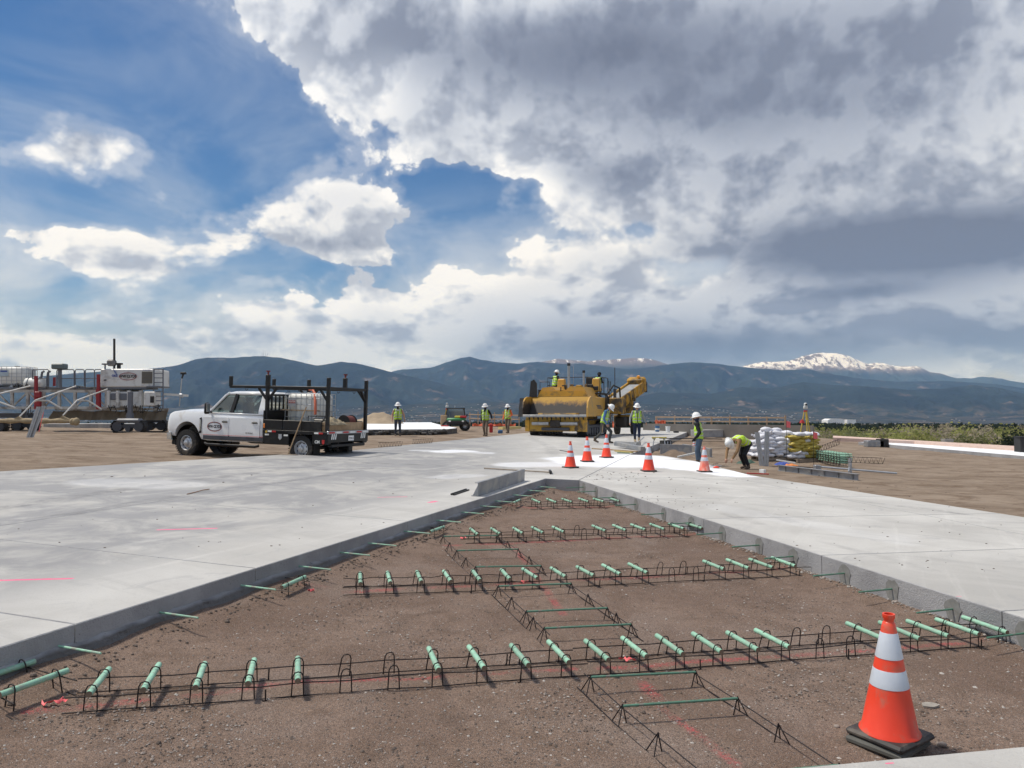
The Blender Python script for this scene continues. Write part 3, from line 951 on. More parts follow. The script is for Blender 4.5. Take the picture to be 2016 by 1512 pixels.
# masts on the summit
for i, (u, h) in enumerate(((516, 55), (519, 80), (523, 65), (527, 50))):
    p = at(u, 701.5, 9800)
    g = G().tube((0, 0, -30), (0, 0, h), 3.0, 1.2, 5)
    o = g.build('radio_mast', mat('mast_grey', (.25, .25, .27), .6)); o.location = p
    tag(o, ['shortest-looking mast at the south end of the summit cluster', 'tallest thin radio mast on the rounded summit', 'second tallest radio mast on the rounded summit', 'small radio mast at the north end of the summit cluster'][i], 'mast', 'masts on the summit')

# ------------------------------------------------------------------ trees beyond the site
def leaf_mat(name, c, c2):
    m = bpy.data.materials.new(name); m.use_nodes = True
    T = NT(m.node_tree)
    P = T.n('TexCoord').outputs['Object']
    col_ = T.mix(T.ss(T.noise(P, 1.1, 3, .6), .35, .65), c + (1,), c2 + (1,))
    col_ = T.v('SCALE', col_, scale=T.lin(T.n('ObjectInfo').outputs['Random'], 0, 1, .8, 1.2))
    d = T.n('BsdfDiffuse', {'Color': col_}); t = T.n('BsdfTranslucent', {'Color': col_})
    mx = T.n('MixShader', {0: .5}); T.t.links.new(d.outputs[0], mx.inputs[1]); T.t.links.new(t.outputs[0], mx.inputs[2])
    T.t.links.new(mx.outputs[0], T.n('OutputMaterial').inputs[0])
    return m


LEAF = [leaf_mat('leaf_olive', (.25, .27, .09), (.34, .34, .14)), leaf_mat('leaf_grey', (.32, .28, .20), (.40, .35, .27)), leaf_mat('leaf_dark', (.17, .19, .085), (.25, .26, .13)), leaf_mat('leaf_ever', (.025, .035, .025), (.04, .05, .035))]
M_BARK = mat('bark', (.12, .095, .075), .9, var=.3)


def tree_proto(seed, w, h, leaf, nclump, dens):
    rr = random.Random(seed)
    gt, gc = G(), G()
    gt.path([(0, 0, -.5), (.1, .05, h * .18), (.0, .1, h * .36)], [.22, .17, .12], 7)
    cl = []
    for i in range(nclump):
        a = rr.uniform(0, 6.28); e = rr.random() ** .6
        z = h * rr.uniform(.28, .92)
        k = math.sqrt(max(.05, 1 - ((z / h - .5) / .52) ** 2))
        x, y = math.cos(a) * w * .5 * e * k, math.sin(a) * w * .5 * e * k
        cl.append((x, y, z, rr.uniform(.11, .2) * w))
        if i % 2 == 0: gt.path([(0, .05, h * rr.uniform(.15, .36)), (x * .45, y * .45, z * .6), (x * .95, y * .95, z)], [.09, .055, .02], 5)
    for x, y, z, r in cl:
        for j in range(dens):
            d = Vector((rr.gauss(0, 1), rr.gauss(0, 1), rr.gauss(0, .8))); d.normalize()
            p = Vector((x, y, z)) + d * r * rr.random() ** .4
            s = rr.uniform(.10, .24)
            a = Vector((rr.gauss(0, 1), rr.gauss(0, 1), rr.gauss(0, 1))).normalized(); b = a.orthogonal().normalized()
            gc.quad(p - a * s, p - b * s * .7, p + a * s, p + b * s * .7)
    return gt.mesh('trunk', M_BARK, 60), gc.mesh('crown', leaf)


PROT = [tree_proto(1, 8.5, 7.0, LEAF[0], 26, 60), tree_proto(2, 7.5, 7.6, LEAF[1], 24, 34), tree_proto(3, 9.5, 6.4, LEAF[0], 28, 60), tree_proto(4, 7.0, 6.6, LEAF[2], 24, 64), tree_proto(5, 8.0, 7.4, LEAF[1], 24, 40), tree_proto(6, 6.0, 6.0, LEAF[3], 20, 80)]
tl = []
rr = random.Random(21)
for i in range(46):
    u = 1612 + i * 10.2 + rr.uniform(-5, 5); d = rr.uniform(115, 185)
    tl.append((u, d, rr.choice((0, 0, 0, 2, 2, 3, 3, 4, 0, 1))))
tl = sorted(tl)
KT = ['olive green bushy', 'pale grey-brown thinly leafed', 'wide olive green', 'dark green rounded', 'grey-green sparse', 'near-black evergreen']
tl.append((2012, 100, 5))
ORD = ['first', 'second', 'third', 'fourth', 'fifth', 'sixth', 'seventh', 'eighth', 'ninth', 'tenth', 'eleventh', 'twelfth', 'thirteenth', 'fourteenth', 'fifteenth']
cnt = {}
for u, d, k in tl:
    p = at(u, 840, d); z = terrain(p.x, p.y, False)[0]
    cnt[k] = cnt.get(k, 0) + 1
    nm = ORD[cnt[k] - 1] if cnt[k] <= 15 else 'a later'
    t = thing('tree', f'{KT[k]} tree beyond the dirt, {nm} such from the tripod' if k != 5 else 'near-black evergreen tree at the end of the tree belt', 'tree', (p.x, p.y, z - .2), rr.uniform(0, 6), 'trees in the belt beyond the site')
    top = EYE + (815 - (rr.uniform(838, 850) if k != 5 else 846)) / F * d
    s = max(.5, (top - z) / (7.0 if k != 5 else 6.0))
    t.scale = (s * rr.uniform(.9, 1.2),) * 2 + (s,)
    link('trunk', PROT[k][0], t); link('crown', PROT[k][1], t)
# far dark belt of trees that reads as one mass
g = G(); rr = random.Random(8)
for i in range(5200):
    u = rr.uniform(-200, 2300); d = rr.uniform(330, 1500)
    p = at(u, 838, d); z = terrain(p.x, p.y, False)[0]
    for j in range(3):
        s = rr.uniform(1.2, 3.2)
        q = Vector((p.x + rr.uniform(-4, 4), p.y, z + rr.uniform(.5, 7)))
        a = Vector((rr.gauss(0, 1), rr.gauss(0, .5), rr.gauss(0, 1))).normalized(); b = a.orthogonal().normalized()
        g.quad(q - a * s, q - b * s * .8, q + a * s, q + b * s * .8)
tag(g.build('treeline', LEAF[3]), 'dark band of distant trees along the foot of the mountains', None, None, 'stuff')

# ------------------------------------------------------------------ air
g = G().box((0, 0, 900), (52000, 52000, 2250), 0)
hz = tag(g.build('haze', []), 'pale blue air between the site and the mountains', None, None, 'stuff')
hm = bpy.data.materials.new('air'); hm.use_nodes = True
T = NT(hm.node_tree)
pv = T.n('VolumePrincipled', {'Color': (.27, .52, 1.0, 1), 'Density': 4.0e-5, 'Anisotropy': .1, 'Absorption Color': (1, 1, 1, 1)})
T.t.links.new(pv.outputs[0], T.n('OutputMaterial').inputs['Volume'])
hz.data.materials.append(hm)
hz.display_type = 'WIRE'


# ================================================================== THE OPEN BAY: dowel baskets, tie-bar ladders, cones, stones
NRM = Vector((-PC, -PB, 1)).normalized()
BAR_Z = .135
g = G(); g.tube((0, 0, 0), (0, .50, 0), .0215, n=14, caps=False)
for y in (0, .50):
    g.add([(.0215 * math.cos(2 * math.pi * i / 14), y, .0215 * math.sin(2 * math.pi * i / 14)) for i in range(14)], [tuple(range(14))], 1)
DOWEL = g.mesh('dowel_bar', [M_GREEN, M_BARE], 40)
def loop_mesh(lean, w=.038, h=.175):
    pts = [(-w * 1.12, 0, 0), (-w, lean * .6, h * .6), (-w * .92, lean * .85, h * .82), (-w * .6, lean * .97, h * .96), (0, lean, h), (w * .6, lean * .97, h * .96), (w * .92, lean * .85, h * .82), (w, lean * .6, h * .6), (w * 1.12, 0, 0)]
    return G().path(pts, .0049, 6).mesh('wire_loop', M_WIRE, 60)
LOOP_F, LOOP_B = loop_mesh(.012), loop_mesh(-.03)
STAKE = G().path([(0, 0, -.05), (.003, 0, .085)], .006, 5).path([(-.02, 0, .012), (0, 0, 0), (.02, .012, .012)], .004, 5).mesh('stake', M_WIRE)


def basket(name, label, p0, p1, slots, M=None, L=None, group=None, stakes=True, seed=0):
    """a dowel basket; p0-p1 = ends of its near bottom wire in the photograph"""
    rr = random.Random(seed)
    if M is None:
        a, b = hit(*p0, -SLAB), hit(*p1, -SLAB)
        L = (b - a).length
        M = frame(a + NRM * .004, b - a, NRM)
    t = thing(name, label, 'dowel basket', M=M, group=group)
    n = len(slots); sp = L / n
    for y, z in ((0.045, .10), (0.045, .006), (.39, .10), (.39, .006)):
        pts = [(L * i / 12, y + rr.uniform(-.010, .010), z + rr.uniform(-.010, .010) * (1 if z > .05 else .3)) for i in range(13)]
        G().path(pts, .0049, 6).build('wire', M_WIRE, t)
    for i, c in enumerate(slots):
        x = (i + .5) * sp + rr.uniform(-.012, .012)
        if c == ' ': continue
        o = link('wire_loop', LOOP_F, t); o.location = (x, .045, 0); o.rotation_euler = (rr.uniform(-.05, .05), 0, rr.uniform(-.15, .15))
        o = link('wire_loop', LOOP_B, t); o.location = (x + rr.uniform(-.01, .01), .39, 0); o.rotation_euler = (rr.uniform(-.08, .05), rr.uniform(-.04, .1), rr.uniform(-.15, .15))
        if c == 'B':
            o = link('dowel_bar', DOWEL, t); o.location = (x, rr.uniform(-.02, .01), BAR_Z); o.rotation_euler = (rr.uniform(-.012, .012), 0, rr.uniform(-.03, .03))
    if stakes:
        for k in range(max(1, n // 4)):
            for y in (.0, .41):
                o = link('stake', STAKE, t); o.location = ((k + .75) * L / max(1, n // 4) - .1, y, 0); o.rotation_euler = (0, rr.uniform(-.1, .1), rr.uniform(0, 1))
    return t


GB = 'dowel baskets set out across the bay'
basket('dowel_basket', 'nearest dowel basket, with five green bars then two empty loops at its low end', (118, 1412), (1160, 1336), 'BBBBBLLBBBB', group=GB, seed=1)
basket('dowel_basket', 'dowel basket running behind the big foreground cone to the slab face', (1160, 1336), (2010, 1273), 'BBBBBBLLBBBBB', group=GB, seed=2)
basket('dowel_basket', 'dowel basket with six bars in the second row, beside the crossing ladder', (676, 1176), (1030, 1164), 'BBBBBB', group=GB, seed=3)
basket('dowel_basket', 'second-row dowel basket ending at the concrete face, with two empty loops', (1030, 1164), (1632, 1133), 'BBBBBLLBBBBB', group=GB, seed=4)
basket('dowel_basket', 'third-row dowel basket spanning from the ladder to the slab face', (918, 1072), (1400, 1056), 'BBBBBLBBBBBB', group=GB, seed=5)
basket('dowel_basket', 'short farthest dowel basket close to the tip of the bay', (1046, 1004), (1234, 1000), 'BBBBBB', group=GB, seed=6)


def pair(label, bars, seed):
    """two skewed dowel bars in a short basket beside the slab; bars = their end points in the photograph"""
    zs = -SLAB + BAR_Z
    W = [(hit(*a, zs), hit(*b, zs)) for a, b in bars]
    org = (W[0][0] + W[1][0]) / 2 - NRM * BAR_Z
    t = thing('dowel_basket', label, 'dowel basket', org, 0, 'skewed two-bar baskets along the slab')
    for a, b in W:
        d = (b - a).normalized(); m = (a + b) / 2
        o = link('dowel_bar', DOWEL, t); o.matrix_local = frame(m - d * .25 - org, Vector(d).cross(NRM), NRM)
        ex = Vector(d).cross(NRM)
        for k, me in ((-.18, LOOP_F), (.18, LOOP_B)):
            o = link('wire_loop', me, t); o.matrix_local = frame(m + d * k - NRM * (BAR_Z - .003) - org, ex, NRM)
    ext = (W[1][0] - W[0][0]).normalized() * .16
    for k in (0, 1):
        for z in (.03, .13):
            G().path([W[0][k] - ext - NRM * z - org, W[1][k] + ext - NRM * z - org], .0049, 6).build('wire', M_WIRE, t)
    return t


pair('two-bar dowel basket cut off by the picture edge, lower corner by the slab', [((-48, 1340), (50, 1308)), ((5, 1366), (128, 1322))], 1)
pair('two-bar dowel basket by the slab face level with the second row', [((495, 1151), (544, 1131)), ((553, 1157), (602, 1135))], 2)
pair('two-bar dowel basket by the slab face level with the third row', [((806, 1044), (835, 1033)), ((846, 1047), (874, 1037))], 3)
pair('two-bar dowel basket beside the pair of concrete cylinders', [((979, 987), (996, 980)), ((1008, 991), (1026, 983))], 4)


def rebar_mesh(L):
    g = G(); n = int(L / .03); pts = [(L * i / n, 0, 0) for i in range(n + 1)]
    g.path(pts, [.0105 if i % 2 else .0090 for i in range(n + 1)], 8)
    return g


def ladder(label, rungs, mids):
    """tie-bar chair: green rebar rungs carried on two wire rails with V legs"""
    zs = -SLAB + .115
    W = [(hit(*a, zs), hit(*b, zs)) for a, b in rungs]
    t = thing('tie_bar_chair', label, 'tie bar chair', W[0][0] - NRM * .115, 0, 'tie bar chairs running down the middle of the bay')
    org = t.location.copy()
    for a, b in W:
        o = rebar_mesh((b - a).length).build('tie_bar', M_GREEN_D, t, 60)
        m = frame(a, b - a, NRM); m.translation = a - org; o.matrix_local = m
    for k, sg in ((0, -1), (1, 1)):
        pts = [w[k] for w in W]
        d = (pts[-1] - pts[0]).normalized(); out = d.cross(NRM) * sg * (1 if d.cross(NRM).dot(W[0][1] - W[0][0]) > 0 else -1)
        pts2 = [pts[0] - d * .12] + pts + [pts[-1] + d * .15]
        G().path([p - NRM * .015 - org for p in pts2], .004, 6).build('rail', M_WIRE, t)
        G().path([p - NRM * .112 + out * .055 - org for p in pts2], .004, 6).build('rail', M_WIRE, t)
        leg = pts + [pts[i] + (pts[i + 1] - pts[i]) * f for i, f in mids]
        for p in leg:
            q = p - org
            g = G().path([q - NRM * .115 + out * .055 - d * .05, q + NRM * .012, q - NRM * .115 + out * .055 + d * .05], .0045, 6)
            g.path([q + NRM * .012, q - NRM * .115 - out * .03], .0045, 6)
            g.build('leg', M_WIRE, t)
    return t


ladder('farthest tie bar chair with three green rungs crossing the third row', [((873, 1056), (980, 1054)), ((900, 1084), (1020, 1081)), ((937, 1116), (1065, 1114))], [(0, .5), (1, .5)])
ladder('middle tie bar chair with three green rungs below the second row', [((982, 1154), (1124, 1149)), ((1037, 1204), (1195, 1197)), ((1072, 1237), (1242, 1229))], [(0, .5), (1, .4)])
ladder('nearest tie bar chair with green rungs beside the foreground cone', [((1163, 1333), (1369, 1323)), ((1226, 1390), (1452, 1375)), ((1400, 1530), (1652, 1507))], [(1, .45)])

# ------------------------------------------------------------------ traffic cones
M_ORANGE = mat('cone_orange', (.86, .060, .022), .38, var=.05, scale=5, dirt=(.62, .13, .08), dirt_amt=.32, dscale=5, coat=.1)
M_ORANGE_F = mat('cone_faded', (.78, .16, .11), .55, var=.12, scale=7, dirt=(.72, .34, .28), dirt_amt=.6, dscale=6)
M_REFL = mat('reflective_band', (.58, .62, .68), .35, var=.06, scale=9, metal=.15)
M_RUBBER = mat('cone_rubber', (.035, .034, .034), .65, var=.25, scale=8, bump=.002, bscale=60, dirt=(.11, .095, .08), dirt_amt=.35, dscale=5)
M_RUBBER_G = mat('dusty_rubber', (.10, .10, .09), .8, var=.25, scale=8)


def cone_meshes(body):
    H, r0, r1 = .79, .172, .034
    def rad(z): return r0 + (r1 - r0) * (z - .04) / (H - .07)
    b = G().box((0, 0, .022), (.385, .385, .044), .016).mesh('base', M_RUBBER, 30)
    prof = [(r0 + .012, .042), (r0 + .010, .050), (rad(.065), .065), (rad(.3), .3), (rad(.5), .5), (rad(.70), .70), (r1 + .003, .735), (r1 - .004, .742), (r1 - .003, .756), (r1 + .004, .766), (r1 + .004, H), (r1 - .006, H), (r1 - .008, .74)]
    c = G().lathe(prof, 40).mesh('body', body, 40)
    bd = []
    for z0, z1 in ((.515, .675), (.335, .445)):
        bd.append(G().lathe([(rad(z0) + .0005, z0), (rad(z0) + .0022, z0 + .002), (rad(z1) + .0022, z1 - .002), (rad(z1) + .0005, z1)], 40).mesh('reflective_band', M_REFL, 40))
    return b, c, bd


CN, CF = cone_meshes(M_ORANGE), cone_meshes(M_ORANGE_F)


def cone(label, p, rz, ms, tilt=(0, 0), s=1.0):
    t = thing('traffic_cone', label, 'traffic cone', p, rz, 'orange traffic cones with two silver bands')
    t.rotation_euler = (tilt[0], tilt[1], rz); t.scale = (s, s, s)
    link('base', ms[0], t); link('body', ms[1], t)
    for b in ms[2]: link('reflective_band', b, t)
    return t


p = hit(1752, 1466, -SLAB + .01)
cn = cone('big orange traffic cone in the foreground beside the bay', p + Vector((0, 0, .05)), R(33), CN, (R(1.5), R(-1.5)))
o = G().box((0, 0, -.02), (.375, .375, .046), .014).build('spare_base', M_RUBBER_G, cn, 30); o['label'] = 'dusty grey spare base under the cone'
o.rotation_euler = (0, 0, R(4)); o.location = (-.012, .006, -.004)
for (u, v), lab, s, ms in (((1123, 921), 'thin orange cone on bare concrete, leftmost of the row round the white patch', .93, CN), ((1156, 909), 'orange cone at the near edge of the white patch, second from the paver side', .97, CN),
                       ((1194, 901), 'orange cone standing right by the walking worker in blue sleeves', .97, CN), ((1277, 928), 'bright orange cone standing in the middle of the white patch', .97, CN), ((1387, 929), 'faded dirty orange cone beside the stooping worker', .90, CF)):
    p = hit(u, v); cone(lab, p, R(rnd.uniform(-20, 20) + (40 if u == 1123 else 8)), ms, (0, 0), s * (1.0 if u != 1123 else 1.0))

# ------------------------------------------------------------------ stones and small litter in the bay
M_STONE = mat('pebble', (.29, .245, .215), .9, var=.35, scale=5)
M_STONE2 = mat('pebble_dark', (.12, .095, .08), .9, var=.35, scale=5)
M_STONE3 = mat('pebble_light', (.42, .39, .36), .9, var=.25, scale=5)
g = G(); rr = random.Random(4)
PIT = [A0, AP1, AP2, R0]
cnt_ = 0
while cnt_ < 42000:
    y = 3.2 + 15 * rr.random() ** 2.0; x = rr.uniform(-.72, .72) * y
    if not inpoly(x, y, PIT) or (Vector((x, y)) - NB1).dot(Vector((-eN.y, eN.x))) < .02: continue
    if noise.noise(Vector((x * .9, y * .9, 4))) < rr.uniform(-.7, .25): continue
    s = .0038 + .011 * rr.random() ** 3.6 + (.013 if rr.random() < .008 else 0)
    z = zg(x, y) - SLAB + .010 * noise.fractal(Vector((x * 2.2, y * 2.2, 0)), 1.0, 2.0, 4)
    a = rr.uniform(0, 6.28); c, sn = math.cos(a) * s, math.sin(a) * s; k = rr.uniform(.5, .95); f = rr.uniform(.45, .8)
    vs = [(x + c, y + sn, z + s * .1), (x - sn * k, y + c * k, z + s * .15), (x - c * .9, y - sn * .9, z), (x + sn * k, y - c * k, z + s * .1), (x + c * .2, y + sn * .3, z + s * f), (x - c * .35, y + sn * .1, z + s * f * .85)]
    g.add(vs, [(0, 1, 4), (1, 2, 5), (1, 5, 4), (2, 3, 5), (3, 0, 4), (3, 4, 5)], rr.choice((0, 0, 1, 1, 0, 1, 0, 1, 2)))
    cnt_ += 1
tag(g.build('gravel', [M_STONE, M_STONE2, M_STONE3]), 'loose pebbles scattered over the brown sub-base of the bay', None, None, 'stuff')
# clods and crumbs along the slab faces and on the pavement
g = G()
for i in range(1500):
    if i % 2: p = LN + eL * rr.uniform(-1.5, 13.4) + nL * (.16 + abs(rr.gauss(0, .10)))
    else: p = RN + eR * rr.uniform(-1.2, 12.0) + nR * abs(rr.gauss(0, .07))
    s = rr.uniform(.006, .017) * (1 if rr.random() < .93 else 1.7)
    g.ell((p.x, p.y, terrain(p.x, p.y)[0] + s * .25), (s, s * rr.uniform(.6, 1), s * .6), 6, 4, 1 if i % 2 else (2 if rr.random() < .35 else 0))
tag(g.build('rubble', [M_STONE, M_STONE2, M_STONE3]), 'crumbs and clods lying along the feet of the slab faces', None, None, 'stuff')
g = G()
for i in range(260):
    u, v = rr.choice(((rr.uniform(1150, 1700), rr.uniform(935, 1000)), (rr.uniform(1500, 2016), rr.uniform(960, 1130)), (rr.uniform(0, 1000), rr.uniform(935, 1080)), (rr.gauss(1220, 40), rr.gauss(938, 6)), (rr.gauss(1350, 60), rr.gauss(990, 15))))
    p = hit(u, v)
    q = Vector((p.x, p.y))
    if inpoly(p.x, p.y, PIT): continue
    s = rr.uniform(.004, .011) * (1.6 if v < 960 else 1.0)
    g.ell((p.x, p.y, p.z + s * .3), (s * rr.uniform(1, 2), s, s * .5), 6, 4, 1)
tag(g.build('debris', [M_STONE, M_STONE2]), 'dark crumbs scattered over the pale concrete', None, None, 'stuff')

p = hit(1831, 1391, -SLAB)
g = G(); pts = [(math.cos(t) * rr.uniform(.05, .062) * 1.15, math.sin(t) * rr.uniform(.035, .045)) for t in [i * 2 * math.pi / 11 for i in range(11)]]
g.prism(pts, 0, .016, 'z')
o = g.build('flat_stone', mat('flat_stone', (.30, .275, .24), .9, var=.25, scale=30, bump=.004), None, 30); o.location = p; o.rotation_euler = (R(4), 0, .2)
tag(o, 'flat grey stone lying just past the big foreground cone', 'stone')
for (u, v, s, lab) in ((1648, 1434, .02, 'small rounded stone by the corner of the big cone base'), (1856, 1470, .024, 'grey stone near the lower concrete edge past the cone'), (1716, 1357, .016, 'small stone beside the flank of the big cone')):
    o = G().ell((0, 0, s * .5), (s * 1.2, s, s * .75), 9, 6).build('stone', M_STONE, None, 50); o.location = hit(u, v, -SLAB); o.rotation_euler = (0, .2, u); tag(o, lab, 'stone')

M_FLAG = mat('flagging_pink', (.90, .16, .17), .55, var=.08, scale=9)
def ribbon(label, u, v, L, seed, dz=-SLAB):
    rr = random.Random(seed); p = hit(u, v, dz); g = G(); n = 9; a = rr.uniform(-.5, .5); pts = []
    for i in range(n + 1):
        s = L * i / n - L / 2
        pts.append(Vector((s, .02 * math.sin(i * 1.7 + seed), .012 + .018 * abs(math.sin(i * 1.3 + seed)))))
    w = .016
    vs = []
    for i, q in enumerate(pts):
        tw = .8 * math.sin(i * .9 + seed)
        d = Vector((0, math.cos(tw), math.sin(tw))) * w
        for sg in (1, -1):
            for hh in (0, .002): vs.append(q + d * sg + Vector((0, 0, hh)))
    fs = []
    for i in range(n):
        o = i * 4
        fs += [(o, o + 4, o + 6, o + 2), (o + 1, o + 3, o + 7, o + 5), (o, o + 1, o + 5, o + 4), (o + 2, o + 6, o + 7, o + 3)]
    g.add(vs, fs); o = g.build('flagging_tape', M_FLAG, None, 50); o.location = p; o.rotation_euler = (0, 0, a)
    tag(o, label, 'marking tape', 'scraps of pink marking tape in the bay')
ribbon('pink marking tape scrap by the lower left skewed dowel bars', 48, 1366, .11, 1)
ribbon('pink marking tape scrap in front of the first upright dowel bar', 108, 1388, .16, 2)
ribbon('crumpled pink tape near the second-row two-bar basket', 613, 1166, .07, 3)
ribbon('longest pink tape strip lying inside the nearest dowel basket', 1236, 1303, .15, 4)
ribbon('pink tape scrap between the second row and the middle ladder', 1032, 1149, .10, 5)
ribbon('pink tape scrap under the farthest ladder', 912, 1062, .09, 6)
ribbon('pink tape scrap before the farthest dowel basket', 1000, 999, .10, 7)

# ------------------------------------------------------------------ items on and by the slab edges
M_STEEL = mat('form_steel', (.30, .31, .33), .5, .55, var=.2, scale=4, dirt=(.42, .41, .39), dirt_amt=.45, dscale=3)
M_GALV = mat('galvanised', (.42, .44, .47), .42, .6, var=.15, scale=9)
M_WOOD = mat('timber', (.36, .25, .15), .75, var=.25, scale=7)
M_WOODG = mat('weathered_timber', (.27, .22, .17), .8, var=.3, scale=6)
M_DARK = mat('dark_steel', (.035, .034, .034), .55, .4, var=.3, scale=6)
a = edge_point(916, 976, 0, LN, eL) - nL * .16; b = edge_point(1030, 946, 0, LN, eL) - nL * .30
L = (b - a).length
t = thing('steel_form', 'grey steel paving form standing on the slab edge by the bay tip', 'steel form', M=frame((a.x, a.y, zg(a.x, a.y) + .002), (b.x - a.x, b.y - a.y, zg(b.x, b.y) - zg(a.x, a.y)), NRM))
G().box((L / 2, 0, .13), (L, .012, .26), 0).build('web', M_STEEL, t)
G().box((L / 2, .030, .256), (L, .07, .010), 0).build('top_flange', M_STEEL, t)
G().box((L / 2, .068, .005), (L, .13, .010), 0).build('bottom_flange', M_STEEL, t)
for i in range(6): G().prism([(.006, .01), (.12, .01), (.006, .24)], .0, .01, 'x').build('gusset', M_STEEL, t).location = (.05 + (L - .1) * i / 5, 0, 0)
a = hit(888, 975); b = hit(918, 965)
o = G().bar((0, 0, .02), b - a + Vector((0, 0, .02)), .03, .03, bev=.005).bar(Vector((.05, -.03, .012)), b - a + Vector((.05, -.03, .012)), .03, .02).build('form_clamp', M_DARK)
o.location = a; tag(o, 'black steel clamp lying at the end of the standing form', 'clamp')
M_CYL = mat('cylinder_concrete', (.37, .365, .39), .85, var=.15, scale=12, bump=.003)
for i, ((u0, v0), (u1, v1)) in enumerate((((941, 984), (957, 1001)), ((955, 983), (968, 998)))):
    a = hit(u0, v0, -SLAB); b = hit(u1, v1, -SLAB); d = (b - a).normalized()
    o = G().tube(Vector((0, 0, .082)), d * .32 + Vector((0, 0, .082)), .082, n=22).build('test_cylinder', M_CYL, None, 40); o.location = a
    tag(o, ['concrete test cylinder leaning on the slab foot, the nearer of two', 'concrete test cylinder partly behind its twin at the slab foot'][i], 'test cylinder')
a, b = hit(953, 924), hit(1082, 932)
t = thing('concrete_rake', 'long-handled rake lying on the slab beyond the bay tip', 'rake', a)
G().tube((0, 0, .03), b - a + Vector((0, 0, .03)), .016, n=8).build('handle', M_WOODG, t)
G().box(b - a + Vector((.02, .0, .04)), (.06, .5, .08), .01).build('rake_head', M_DARK, t)
a, b = hit(368, 974), hit(412, 964)
o = G().path([(0, 0, .01), (b - a) * .3 + Vector((0, .05, .012)), (b - a) * .7 + Vector((0, -.03, .02)), b - a + Vector((0, 0, .012))], .008, 5).build('wire_scrap', mat('rust_wire', (.25, .13, .07), .8)); o.location = a
tag(o, 'short rusty wire scrap lying on the broad slab', 'wire')


# ================================================================== FLATBED TRUCK  (local: x forward, y to its near side, z up, origin on the ground under the rear axle)
M_WHITE = mat('white_paint', (.78, .80, .82), .30, var=.02, scale=2, coat=.5, dirt=(.66, .64, .60), dirt_amt=.12, dscale=1.4)
M_BLACK = mat('black_paint', (.007, .007, .008), .42, var=.2, scale=4, dirt=(.022, .02, .018), dirt_amt=.3, dscale=2, spec=.35)
M_TYRE = mat('tyre_rubber', (.022, .021, .021), .8, var=.25, scale=6, dirt=(.11, .092, .072), dirt_amt=.3, dscale=4)
M_RIM = mat('rim_alloy', (.50, .51, .53), .35, .75, var=.1)
M_CHROME = mat('chrome', (.62, .64, .66), .15, .95, var=.05)
M_TRIM = mat('dark_trim', (.055, .058, .07), .5, var=.1)
M_SEAT = mat('seat_cloth', (.10, .10, .105), .9, var=.2)
M_GLASS = glassmat('tinted_glass', (.24, .31, .30), .08)
M_RED = mat('red_plastic', (.45, .02, .02), .4, var=.1)
M_AMBER = mat('amber_lens', (.75, .22, .03), .3)
M_LENS = mat('clear_lens', (.75, .76, .74), .2)
M_TANK = mat('tank_plastic', (.74, .74, .70), .45, var=.06, scale=3, dirt=(.60, .585, .53), dirt_amt=.3, dscale=2)
M_INK = mat('black_print', (.015, .015, .02), .6)
M_PLATE = mat('number_plate', (.80, .80, .80), .5)


def text(body, size, parent, M, m=M_INK, name='lettering', sx=1.0, bold=0.0):
    c = bpy.data.curves.new(name, 'FONT')
    c.body = body; c.size = size; c.align_x = 'CENTER'; c.align_y = 'CENTER'; c.extrude = .0008; c.offset = bold
    c.materials.append(m)
    tmp = bpy.data.objects.new(name, c); col.objects.link(tmp)
    dg = bpy.context.evaluated_depsgraph_get()
    me = bpy.data.meshes.new_from_object(tmp.evaluated_get(dg))
    bpy.data.objects.remove(tmp); bpy.data.curves.remove(c)
    o = link(name, me, parent); o['kind'] = 'stuff'
    o.matrix_local = M @ Matrix.Diagonal((sx, 1, 1, 1))
    return o


def face_m(org, ex, up):
    """matrix for flat lettering: text runs along ex, its top points along up"""
    ex = Vector(ex).normalized(); up = Vector(up); up = (up - ex * up.dot(ex)).normalized(); n = ex.cross(up)
    return Matrix(((ex.x, up.x, n.x, org[0]), (ex.y, up.y, n.y, org[1]), (ex.z, up.z, n.z, org[2]), (0, 0, 0, 1)))


def oval(g, cx, cz, a, b, th, y, n=40, mi=0):
    vs = []
    for k in range(n):
        t = 2 * math.pi * k / n
        for f in (0, th):
            for d in (0, .0015): vs.append((cx + (a - f) * math.cos(t), y + d, cz + (b - f) * math.sin(t)))
    fs = []
    for k in range(n):
        o, q = k * 4, ((k + 1) % n) * 4
        fs += [(o, q, q + 2, o + 2), (o + 1, o + 3, q + 3, q + 1), (o, o + 1, q + 1, q), (o + 2, q + 2, q + 3, o + 3)]
    return g.add(vs, fs, mi)


def loft(g, rings, mi=0, caps=True):
    n = len(rings[0]); vs = [p for r in rings for p in r]
    fs = [(j * n + i, j * n + (i + 1) % n, (j + 1) * n + (i + 1) % n, (j + 1) * n + i) for j in range(len(rings) - 1) for i in range(n)]
    if caps: fs += [tuple(range(n - 1, -1, -1)), tuple(range((len(rings) - 1) * n, len(rings) * n))]
    return g.add(vs, fs, mi)


def bool_cut(o, cutters):
    for c in cutters:
        md = o.modifiers.new('cut', 'BOOLEAN'); md.operation = 'DIFFERENCE'; md.object = c; md.solver = 'EXACT'
    dg = bpy.context.evaluated_depsgraph_get(); dg.update()
    me = bpy.data.meshes.new_from_object(o.evaluated_get(dg))
    o.modifiers.clear(); old = o.data; o.data = me
    for c in cutters: bpy.data.objects.remove(c)
    return o


